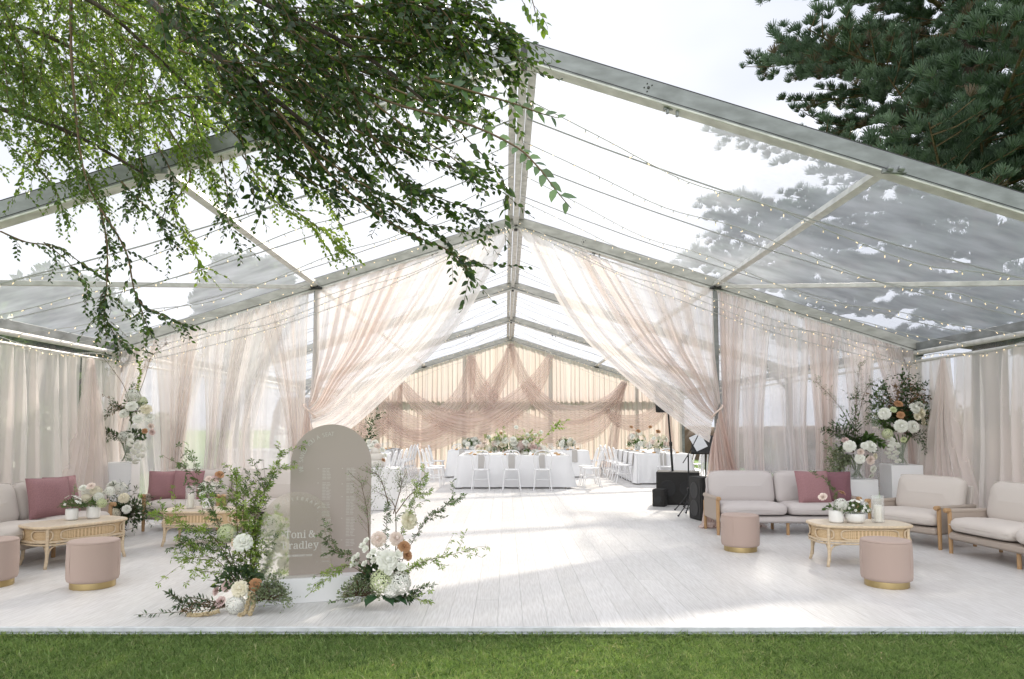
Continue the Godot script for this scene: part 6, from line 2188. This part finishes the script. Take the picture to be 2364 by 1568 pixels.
func table_flowers() -> void:
	# centre of the middle table: a long low runner of flowers
	var t := thing("flower_arrangement", "long floral centrepiece with tall white blooms on the middle table", "flower arrangement", V(0.10, 0.757, -17.75))
	var s := Spray.new()
	for k in 62:
		var x := rnd(-0.85, 0.9)
		var top := 0.34 * (1.0 - pow(absf(x) / 1.0, 1.6)) + 0.06
		var y := rnd(0.05, top)
		var z := rnd(-0.12, 0.2)
		var c: String = ["white", "white", "white", "blush", "cream", "white", "blush", "mauve"][rng.randi() % 8]
		flower(t, ["peony", "open_rose", "hydrangea", "rose"][rng.randi() % 4], c, V(x, y, z), V(x * 0.5, 0.5, z + 0.4), rnd(0.06, 0.115))
	for q in [[-0.52, 0.42, "white"], [-0.70, 0.36, "blush"], [0.15, 0.66, "white"], [0.42, 0.48, "white"], [0.62, 0.47, "white"], [0.75, 0.54, "white"], [-0.32, 0.40, "white"], [-0.22, 0.50, "rust"], [0.24, 0.40, "blush"], [-0.25, 0.18, "rust"], [0.50, 0.36, "white"], [0.12, 0.36, "rust"]]:
		flower(t, "cup" if q[2] != "white" else "peony", q[2], V(q[0], q[1], 0.05), V(q[0] * 0.4, 0.5, 0.5), 0.06)
		s.stems.tube(PackedVector3Array([V(q[0] * 0.7, 0.05, 0.02), V(q[0], q[1], 0.05)]), 0.004, 4)
	for k in 8:
		var x := rnd(-0.45, 0.4)
		leafed(s, [V(x, 0.05, 0), V(x * 1.2, 0.3, 0.05), V(x * 1.5 + rnd(-0.1, 0.1), rnd(0.35, 0.6), 0.08)], "maple", 0.08, 0.03, GREEN_LIGHT, 0.004, 0.3)
	leafed(s, [V(0.5, 0.1, 0), V(0.85, 0.42, 0.02), V(1.05, 0.68, 0.03), V(1.22, 0.78, 0.04)], "leaf", 0.085, 0.018, GREEN_LIGHT, 0.005, 0.2)
	mound(s, V(0, 0.1, 0), V(0.75, 0.18, 0.2), 300, "leaf", 0.08, GREEN_MID)
	put_spray(t, s, M.stem)
	var spots := [["white and rust bouquet on the near part of the right dining table", V(3.92, 0.757, -18.95), 0], ["white bouquet on the far part of the right dining table", V(3.78, 0.757, -21.0), 0], ["white rose bouquet on the left dining table behind the cake", V(-3.5, 0.757, -16.2), 1], ["low bouquet with one tall green branch on the left rear dining table", V(-4.0, 0.757, -21.4), 2], ["low white bouquet on the left end of the head table", V(-1.0, 0.757, -21.3), 1], ["low white bouquet on the right end of the head table", V(1.75, 0.757, -21.3), 1]]
	for q in spots:
		t = thing("flower_arrangement", q[0], "flower arrangement", q[1], 0, "bouquets on the dining tables")
		s = Spray.new()
		var g := Geo.new()
		g.lathe(PackedVector2Array([Vector2(0, 0), Vector2(0.07, 0), Vector2(0.09, 0.06), Vector2(0.08, 0.12), Vector2(0, 0.12)]), 16)
		put(t, "bowl", g, M.ceramic)
		var tall: float = 0.36 if q[2] == 0 else 0.2
		for k in 20:
			var d := rdir()
			d.y = absf(d.y)
			var c: String = ["white", "white", "cream", "white", "blush"][rng.randi() % 5]
			flower(t, ["peony", "hydrangea", "open_rose"][rng.randi() % 3], c, V(d.x * 0.26, 0.13 + d.y * tall, d.z * 0.2), d, rnd(0.06, 0.095))
		if q[2] == 0:
			flower(t, "open_rose", "rust", V(0.02, tall + 0.18, 0.05), V(0, 0.6, 0.5), 0.07)
			flower(t, "open_rose", "rust", V(-0.18, tall + 0.3, 0.05), V(0, 0.6, 0.5), 0.055)
		mound(s, V(0, 0.14, 0), V(0.26, 0.2, 0.2), 150, "leaf", 0.08, GREEN_MID)
		if q[2] == 2:
			leafed(s, [V(0, 0.15, 0), V(0.06, 0.5, 0), V(0.12, 0.85, 0), V(0.24, 1.0, 0.02)], "leaf", 0.10, 0.02, GREEN_DARK, 0.006, 0.25)
			leafed(s, [V(0, 0.15, 0), V(-0.05, 0.4, 0), V(0.0, 0.6, 0)], "leaf", 0.10, 0.02, GREEN_DARK, 0.006, 0.25)
		put_spray(t, s, M.stem)

# ---------------------------------------------------------------- strings of lights
func light_string(label: String, keys: Array, gap := 0.11) -> void:
	var t := thing("fairy_light_string", label, "string lights", keys[0], 0, "strings of fairy lights under the clear roof")
	var rel := []
	for k in keys: rel.append(k - keys[0])
	var path := curve(rel, 40)
	var g := Geo.new()
	g.tube(path, 0.0045, 4, false)
	put(t, "cable", g, M.cable)
	var caps := Geo.new()
	var tips := Geo.new()
	for k in 40:
		var l := path[k].distance_to(path[k + 1])
		var m := maxi(1, int(l / gap))
		for q in m:
			var p := path[k].lerp(path[k + 1], (q + rnd(0.2, 0.8)) / m)
			var d := (V(0, -1, 0) + rdir() * 0.9).normalized()
			caps.tube(PackedVector3Array([p, p + d * 0.028]), 0.004, 4)
			tips.tube(PackedVector3Array([p + d * 0.028, p + d * 0.05]), PackedFloat32Array([0.005, 0.0035]), 5)
	tag(put(t, "sockets", caps, M.cable), "", "", "", "stuff")
	tag(put(t, "bulbs", tips, M.lamp_tip), "", "", "", "stuff")

func fairy_lights() -> void:
	var n := 0
	for k in 4:
		var za: float = FRAMES[k]
		var zb: float = FRAMES[k + 1]
		var m := 5 if k == 0 else 3
		for q in m:
			var z := lerpf(za, zb, (q + 0.65) / m)
			for s in [-1, 1]:
				var keys := []
				for w in 9:
					var f := w / 8.0
					var x: float = 0.05 + 5.85 * f
					var sag := 4.0 * f * (1.0 - f) * (0.24 + 0.05 * ((q * 3 + w) % 3))
					keys.append(V(XC + s * x, lerpf(RIDGE - 0.01, 2.52, f) - sag, z + 0.12 * sin(f * PI) * (1 if q % 2 else -1)))
				light_string("warm light string in the %s bay from the front, %s slope, %s" % [["first", "second", "third", "fourth"][k], "left" if s < 0 else "right", ["foremost", "second of five", "middle one", "fourth of five", "rearmost"][q] if m == 5 else ["foremost", "middle one", "rearmost"][q]], keys)
	for s in [-1, 1]:
		# along the rafter of the partition, across the curtains
		for q in 2:
			var keys := []
			for w in 9:
				var f := w / 8.0
				var x: float = 0.03 + 5.9 * f
				keys.append(V(XC + s * x, lerpf(RIDGE - 0.05, 2.30, f) - 4.0 * f * (1.0 - f) * (0.06 + 0.22 * q), -10.62 + 0.06 * q))
			light_string("string of small warm lights across the %s curtains, %s" % ["left" if s < 0 else "right", "close under the rafter" if q == 0 else "hanging lower"], keys)
		var keys := []
		for w in 9:
			var f := w / 8.0
			keys.append(V(XC + s * 5.82, 2.40 - 0.05 * sin(f * PI * 4.0) * (1 if w % 2 else -1), lerpf(-6.2, -10.7, f)))
		light_string("string of small warm lights wound along the %s eave pipe" % ("left" if s < 0 else "right"), keys, 0.09)

# ---------------------------------------------------------------- the tree over the lawn
func near_spray(t: Node3D, s: Spray, keys: Array, size: float) -> void:
	# the branchlet closest to us: each leaf is a part
	var path := curve(keys, 40)
	var rr := PackedFloat32Array()
	for k in 41: rr.append(lerpf(0.006, 0.0012, k / 40.0))
	s.stems.tube(path, rr, 6, false)
	var run := 0.0
	var side := 1.0
	for k in 40:
		run += path[k].distance_to(path[k + 1])
		if run < 0.019: continue
		run = 0.0
		side = -side
		var d := (path[k + 1] - path[k]).normalized()
		var out := d.cross(V(0.1, 0.15, 1)).normalized() * side
		var y := (d * 0.75 + out * rnd(0.55, 0.95) + V(0, -0.12, 0) + rdir() * 0.2).normalized()
		var x := y.cross(V(0.2, 0.4, 1) + rdir() * 0.55).normalized()
		var o := part(t, "leaf", MESH.leaf, M["big_leaf_%d" % (rng.randi() % 3)])
		o.transform = Transform3D(Basis(x, y, x.cross(y)).scaled(Vector3.ONE * size * rnd(0.85, 1.2)), path[k])

func tree_spray(s: Spray, keys: Array, size: float, gap: float, pal: Array, r: float, twigs: float, droop: float) -> void:
	# a hanging branchlet with two ranks of small pointed leaves, and side shoots like itself
	var path := curve(keys, maxi(8, keys.size() * 4))
	var m := path.size()
	var rr := PackedFloat32Array()
	var total := 0.0
	for k in m:
		rr.append(lerpf(r, r * 0.25, float(k) / (m - 1)))
		if k: total += path[k].distance_to(path[k - 1])
	s.stems.tube(path, rr, 5, false)
	var nleaf := int(total / gap)
	for k in nleaf:
		var f := lerpf(0.05, 1.0, (k + rng.randf()) / nleaf)
		var q := f * (m - 1)
		var i := mini(int(q), m - 2)
		var p := path[i].lerp(path[i + 1], q - i)
		var t := (path[i + 1] - path[i]).normalized()
		var side := t.cross(V(rnd(-0.4, 0.4), 1, rnd(-0.4, 0.4))).normalized() * (1.0 if k % 2 else -1.0)
		if rng.randf() < twigs:
			var l := rnd(0.10, 0.30) * (size / 0.045)
			var d := (t * rnd(0.5, 1.0) + side * rnd(0.4, 1.0) + rdir() * 0.35).normalized()
			shoot(s, p, d, l, size, pal, droop)
		else:
			s.leaf("leaf", p, t * 0.75 + side * 0.7 - V(0, droop, 0), V(0, 0.35, 0.45) + rdir() * 0.9, size * rnd(0.75, 1.2), tone(pal))
	shoot(s, path[m - 1], (path[m - 1] - path[m - 2]).normalized(), 0.05, size, pal, droop)

func shoot(s: Spray, p: Vector3, d: Vector3, l: float, size: float, pal: Array, droop: float) -> void:
	var m := maxi(4, int(l / (size * 0.44)))
	var o := p
	var pts := PackedVector3Array([p])
	for w in m:
		d = (d - V(0, droop * 0.22, 0) + rdir() * 0.08).normalized()
		o += d * l / m
		pts.append(o)
		var side := d.cross(V(rnd(-0.3, 0.3), 1, rnd(-0.3, 0.3))).normalized() * (1.0 if w % 2 else -1.0)
		s.leaf("leaf", o, d * 0.7 + side * 0.75 - V(0, droop * 0.7, 0), V(0, 0.35, 0.45) + rdir() * 0.9, size * rnd(0.75, 1.1) * (1.0 - 0.35 * w / m), tone(pal))
	s.stems.tube(pts, 0.0012, 3, false)

const LIMBS := [
	[0.024, [Vector3(-5.60, 5.90, -3.10), Vector3(-2.76, 4.95, -4.60), Vector3(-1.53, 3.75, -3.60), Vector3(-0.72, 3.16, -3.20), Vector3(-0.30, 2.73, -2.90)]],
	[0.026, [Vector3(-5.90, 5.20, -3.00), Vector3(-4.06, 4.70, -4.80), Vector3(-2.78, 4.21, -4.50), Vector3(-2.30, 3.86, -4.60), Vector3(-1.77, 3.34, -4.80)]],
	[0.022, [Vector3(-5.60, 5.90, -3.10), Vector3(-2.06, 4.59, -3.80), Vector3(-1.00, 3.61, -3.20), Vector3(-0.49, 3.25, -3.00), Vector3(-0.13, 3.17, -3.00)]],
	[0.035, [Vector3(-6.20, 4.20, -3.10), Vector3(-4.81, 4.14, -5.00), Vector3(-4.02, 3.86, -5.20), Vector3(-3.10, 3.51, -5.00), Vector3(-2.44, 3.13, -4.80)]],
	[0.030, [Vector3(-6.00, 4.80, -3.10), Vector3(-4.71, 4.82, -5.60), Vector3(-3.80, 4.65, -5.80), Vector3(-3.07, 4.21, -5.80), Vector3(-2.28, 3.76, -5.60)]],
	[0.030, [Vector3(-5.60, 5.90, -3.10), Vector3(-2.91, 4.66, -4.40), Vector3(-1.70, 3.49, -3.60), Vector3(-1.11, 2.96, -3.20), Vector3(-0.77, 2.66, -3.10)]]]

const HANGING := [
	[0.050, [Vector3(-0.92, 3.06, -3.20), Vector3(-0.49, 2.80, -3.00), Vector3(-0.18, 2.63, -2.80), Vector3(0.02, 2.42, -2.50), Vector3(0.10, 2.29, -2.35), Vector3(0.16, 2.19, -2.30), Vector3(0.21, 2.13, -2.30)], 0, 0.42, 0.007, 0.02, 0.20],
	[0.048, [Vector3(-0.31, 2.76, -2.70), Vector3(-0.15, 2.71, -2.70), Vector3(0.02, 2.66, -2.70), Vector3(0.13, 2.62, -2.70), Vector3(0.20, 2.60, -2.70)], 0, 0.40, 0.005, 0.04, 0.15],
	[0.048, [Vector3(-0.44, 2.72, -2.70), Vector3(-0.28, 2.64, -2.70), Vector3(-0.13, 2.50, -2.70), Vector3(-0.03, 2.39, -2.70), Vector3(0.00, 2.32, -2.70)], 0, 0.50, 0.004, 0.05, 0.20],
	[0.045, [Vector3(-0.97, 2.77, -3.00), Vector3(-0.74, 2.49, -3.00), Vector3(-0.58, 2.35, -3.00), Vector3(-0.41, 2.24, -3.00), Vector3(-0.25, 2.17, -3.00), Vector3(-0.18, 2.11, -3.00), Vector3(-0.15, 2.05, -3.00)], 0, 0.55, 0.006, 0.26, 0.12],
	[0.045, [Vector3(-0.71, 3.02, -3.00), Vector3(-0.58, 2.68, -3.00), Vector3(-0.45, 2.49, -3.00), Vector3(-0.31, 2.40, -3.00), Vector3(-0.14, 2.34, -3.00)], 0, 0.50, 0.006, 0.45, 0.12],
	[0.045, [Vector3(-0.85, 2.62, -3.00), Vector3(-0.67, 2.49, -3.00), Vector3(-0.52, 2.40, -3.00), Vector3(-0.38, 2.31, -3.00), Vector3(-0.30, 2.25, -3.00)], 0, 0.50, 0.005, 0.40, 0.12],
	[0.045, [Vector3(-0.54, 2.75, -2.90), Vector3(-0.37, 2.62, -2.90), Vector3(-0.23, 2.53, -2.90), Vector3(-0.15, 2.46, -2.90)], 0, 0.50, 0.005, 0.40, 0.12],
	[0.045, [Vector3(-0.81, 2.88, -3.10), Vector3(-0.62, 2.66, -3.10), Vector3(-0.50, 2.53, -3.10), Vector3(-0.39, 2.45, -3.10)], 2, 0.50, 0.005, 0.40, 0.12],
	[0.045, [Vector3(-0.64, 2.68, -3.00), Vector3(-0.45, 2.60, -3.00), Vector3(-0.27, 2.53, -3.00), Vector3(-0.11, 2.48, -3.00)], 0, 0.50, 0.005, 0.45, 0.10],
	[0.045, [Vector3(-0.68, 3.09, -3.00), Vector3(-0.31, 3.04, -3.00), Vector3(-0.09, 3.01, -3.00), Vector3(0.02, 2.93, -3.00)], 0, 0.38, 0.006, 0.25, 0.15],
	[0.045, [Vector3(-0.57, 3.23, -3.00), Vector3(-0.31, 3.17, -3.00), Vector3(-0.13, 3.14, -3.00), Vector3(0.02, 3.08, -3.00)], 2, 0.36, 0.006, 0.25, 0.15],
	[0.045, [Vector3(0.06, 3.36, -3.00), Vector3(0.11, 3.25, -3.00), Vector3(0.13, 3.17, -3.00), Vector3(0.15, 3.13, -3.00)], 2, 0.50, 0.003, 0.10, 0.20],
	[0.045, [Vector3(-0.01, 3.36, -3.00), Vector3(0.06, 3.26, -3.00), Vector3(0.09, 3.20, -3.00)], 2, 0.50, 0.003, 0.10, 0.20],
	[0.045, [Vector3(-1.07, 2.66, -3.10), Vector3(-0.84, 2.49, -3.10), Vector3(-0.63, 2.40, -3.10), Vector3(-0.50, 2.30, -3.10)], 0, 0.48, 0.005, 0.45, 0.12],
	[0.045, [Vector3(-1.31, 3.06, -3.20), Vector3(-1.07, 2.86, -3.20), Vector3(-0.87, 2.70, -3.20), Vector3(-0.71, 2.56, -3.20)], 0, 0.45, 0.006, 0.45, 0.12],
	[0.045, [Vector3(-1.19, 3.16, -3.20), Vector3(-0.91, 2.96, -3.20), Vector3(-0.66, 2.80, -3.20), Vector3(-0.42, 2.70, -3.20)], 0, 0.32, 0.006, 0.35, 0.20],
	[0.045, [Vector3(-0.94, 3.13, -3.00), Vector3(-0.68, 2.96, -3.00), Vector3(-0.45, 2.89, -3.00), Vector3(-0.23, 2.81, -3.00)], 0, 0.32, 0.006, 0.35, 0.20],
	[0.043, [Vector3(-2.78, 4.21, -4.50), Vector3(-2.76, 3.73, -4.50), Vector3(-2.67, 3.08, -4.50), Vector3(-2.55, 2.80, -4.50)], 0, 0.90, 0.012, 0.05, 0.20],
	[0.043, [Vector3(-2.55, 2.80, -4.50), Vector3(-2.50, 2.58, -4.50), Vector3(-2.49, 2.34, -4.50), Vector3(-2.50, 2.15, -4.50), Vector3(-2.42, 1.98, -4.50), Vector3(-2.33, 1.90, -4.50)], 0, 0.34, 0.007, 0.32, 0.20],
	[0.043, [Vector3(-2.55, 2.80, -4.50), Vector3(-2.38, 2.53, -4.50), Vector3(-2.30, 2.23, -4.50), Vector3(-2.15, 2.13, -4.50), Vector3(-1.98, 2.06, -4.50)], 0, 0.36, 0.007, 0.30, 0.20],
	[0.043, [Vector3(-2.49, 2.31, -4.50), Vector3(-2.53, 2.20, -4.50), Vector3(-2.49, 2.04, -4.50)], 0, 0.34, 0.004, 0.32, 0.20],
	[0.043, [Vector3(-2.30, 2.25, -4.50), Vector3(-2.26, 2.12, -4.50), Vector3(-2.22, 2.04, -4.50)], 0, 0.34, 0.004, 0.32, 0.20],
	[0.043, [Vector3(-3.24, 2.68, -4.60), Vector3(-3.07, 2.61, -4.60), Vector3(-2.88, 2.58, -4.60), Vector3(-2.68, 2.45, -4.60), Vector3(-2.57, 2.38, -4.60)], 0, 0.38, 0.006, 0.22, 0.30],
	[0.043, [Vector3(-2.96, 2.61, -4.60), Vector3(-2.82, 2.50, -4.60), Vector3(-2.72, 2.38, -4.60), Vector3(-2.65, 2.27, -4.60)], 0, 0.38, 0.004, 0.20, 0.30],
	[0.043, [Vector3(-2.27, 3.43, -4.80), Vector3(-2.12, 3.13, -4.80), Vector3(-2.23, 2.89, -4.80), Vector3(-2.11, 2.66, -4.80), Vector3(-2.02, 2.45, -4.80)], 1, 0.32, 0.006, 0.32, 0.20],
	[0.043, [Vector3(-2.36, 3.34, -4.80), Vector3(-2.23, 3.07, -4.80), Vector3(-2.30, 2.81, -4.80), Vector3(-2.25, 2.66, -4.80)], 0, 0.32, 0.005, 0.32, 0.20],
	[0.043, [Vector3(-1.92, 3.25, -4.80), Vector3(-1.87, 3.01, -4.80), Vector3(-1.87, 2.84, -4.80), Vector3(-1.79, 2.64, -4.80)], 0, 0.32, 0.004, 0.26, 0.20],
	[0.043, [Vector3(-1.81, 3.29, -4.90), Vector3(-1.63, 3.05, -4.90), Vector3(-1.39, 2.87, -4.90), Vector3(-1.21, 2.73, -4.90), Vector3(-1.12, 2.63, -4.90)], 1, 0.30, 0.006, 0.32, 0.20],
	[0.043, [Vector3(-1.78, 3.17, -4.90), Vector3(-1.53, 2.93, -4.90), Vector3(-1.33, 2.80, -4.90), Vector3(-1.19, 2.60, -4.90)], 1, 0.34, 0.005, 0.26, 0.20],
	[0.043, [Vector3(-1.75, 3.29, -4.90), Vector3(-1.54, 3.14, -4.90), Vector3(-1.27, 3.02, -4.90), Vector3(-1.09, 2.74, -4.90)], 1, 0.32, 0.005, 0.30, 0.20],
	[0.043, [Vector3(-2.54, 3.49, -4.80), Vector3(-2.44, 3.13, -4.80), Vector3(-2.49, 2.92, -4.80)], 0, 0.32, 0.005, 0.32, 0.20],
	[0.043, [Vector3(-2.13, 3.58, -4.80), Vector3(-2.01, 3.25, -4.80), Vector3(-1.94, 3.01, -4.80)], 2, 0.32, 0.005, 0.32, 0.20],
	[0.043, [Vector3(-3.04, 3.47, -4.90), Vector3(-2.88, 3.17, -4.90), Vector3(-2.78, 2.96, -4.90)], 2, 0.32, 0.005, 0.30, 0.30],
	[0.043, [Vector3(-3.30, 3.32, -4.90), Vector3(-3.11, 3.08, -4.90), Vector3(-3.01, 2.87, -4.90)], 2, 0.34, 0.005, 0.30, 0.30],
	[0.043, [Vector3(-2.53, 3.04, -4.70), Vector3(-2.38, 2.89, -4.70), Vector3(-2.18, 2.75, -4.70)], 0, 0.34, 0.005, 0.30, 0.30]]

const FILL := [
	[46, Vector3(-1.55, 3.05, -3.70), Vector3(-0.42, 3.51, -2.90), Vector3(0.75, -0.55, 0.10), 0, 0.045],
	[20, Vector3(-0.49, 2.96, -3.20), Vector3(-0.14, 3.23, -2.80), Vector3(0.85, -0.45, 0.10), 0, 0.045],
	[20, Vector3(-1.16, 2.68, -3.40), Vector3(-0.55, 2.94, -2.90), Vector3(0.70, -0.65, 0.10), 0, 0.045],
	[80, Vector3(-3.59, 3.55, -5.20), Vector3(-2.10, 4.52, -4.40), Vector3(0.35, -0.80, 0.10), 2, 0.043],
	[170, Vector3(-4.33, 3.74, -6.40), Vector3(-2.32, 5.16, -5.20), Vector3(0.30, -0.85, 0.10), 1, 0.043],
	[26, Vector3(-2.24, 3.49, -5.20), Vector3(-1.20, 4.15, -4.40), Vector3(0.45, -0.75, 0.10), 1, 0.043],
	[16, Vector3(-3.73, 3.26, -5.40), Vector3(-2.55, 3.64, -4.60), Vector3(0.35, -0.80, 0.10), 2, 0.043],
	[34, Vector3(-1.39, 3.27, -4.40), Vector3(-0.29, 3.85, -3.60), Vector3(0.50, -0.70, 0.10), 2, 0.043]]


func overhanging_tree() -> void:
	var at := V(-6.4, GROUND, -3.0)
	var t := thing("weeping_tree", "leafy weeping tree whose branches hang over the lawn and the marquee front", "tree", at)
	var g := Geo.new()
	g.tube(curve([V(0, -0.1, 0), V(0.1, 1.5, 0), V(0.0, 3.2, 0.1), V(0.4, 5.0, 0), V(1.2, 6.4, -0.2)], 12), PackedFloat32Array([0.34, 0.29, 0.27, 0.26, 0.25, 0.24, 0.22, 0.2, 0.18, 0.16, 0.13, 0.1, 0.07]), 12)
	put(t, "trunk", g, M.bark)
	# limbs that reach out over the lawn and carry the hanging branches
	g = Geo.new()
	for q in LIMBS:
		var rel := []
		for p in q[1]: rel.append(p - at)
		var path := curve(rel, 18)
		var rr := PackedFloat32Array()
		for k in 19: rr.append(lerpf(q[0], q[0] * 0.22, k / 18.0))
		g.tube(path, rr, 7, false)
	put(t, "limbs", g, M.bark)
	var s := Spray.new()
	for q in HANGING:
		var rel := []
		for p in q[1]: rel.append(p - at)
		if q[5] < 0.05 and q[4] >= 0.005 and q[0] > 0.047:
			near_spray(t, s, rel, q[0])
			continue
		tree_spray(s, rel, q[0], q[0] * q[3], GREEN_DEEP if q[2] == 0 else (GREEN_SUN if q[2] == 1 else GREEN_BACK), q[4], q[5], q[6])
	# fill the crown: branchlets that start along the limbs and droop
	for q in FILL:
		var n0: int = q[0]
		var lo: Vector3 = q[1]
		var hi: Vector3 = q[2]
		for k in n0:
			var a := V(rnd(0, 1), rnd(0, 1), rnd(0, 1))
			var p := lo + (hi - lo) * a
			if q.size() > 6:      # the lower edge of the crown climbs towards the right
				p.y += q[6] * a.x
			p -= at
			var d: Vector3 = (V(q[3].x, q[3].y, q[3].z) + rdir() * 0.5).normalized()
			var l := rnd(0.35, 0.8)
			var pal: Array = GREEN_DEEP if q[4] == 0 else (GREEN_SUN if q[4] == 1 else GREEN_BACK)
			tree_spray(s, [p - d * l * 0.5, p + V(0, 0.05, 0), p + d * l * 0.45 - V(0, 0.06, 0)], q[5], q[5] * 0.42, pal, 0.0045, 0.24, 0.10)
	put_spray(t, s, M.twig, "leaf_glossy")

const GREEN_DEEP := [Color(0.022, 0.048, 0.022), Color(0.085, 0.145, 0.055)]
const GREEN_SUN := [Color(0.140, 0.230, 0.040), Color(0.300, 0.400, 0.110)]  # sunlit look of the outer crown put into the leaf colour
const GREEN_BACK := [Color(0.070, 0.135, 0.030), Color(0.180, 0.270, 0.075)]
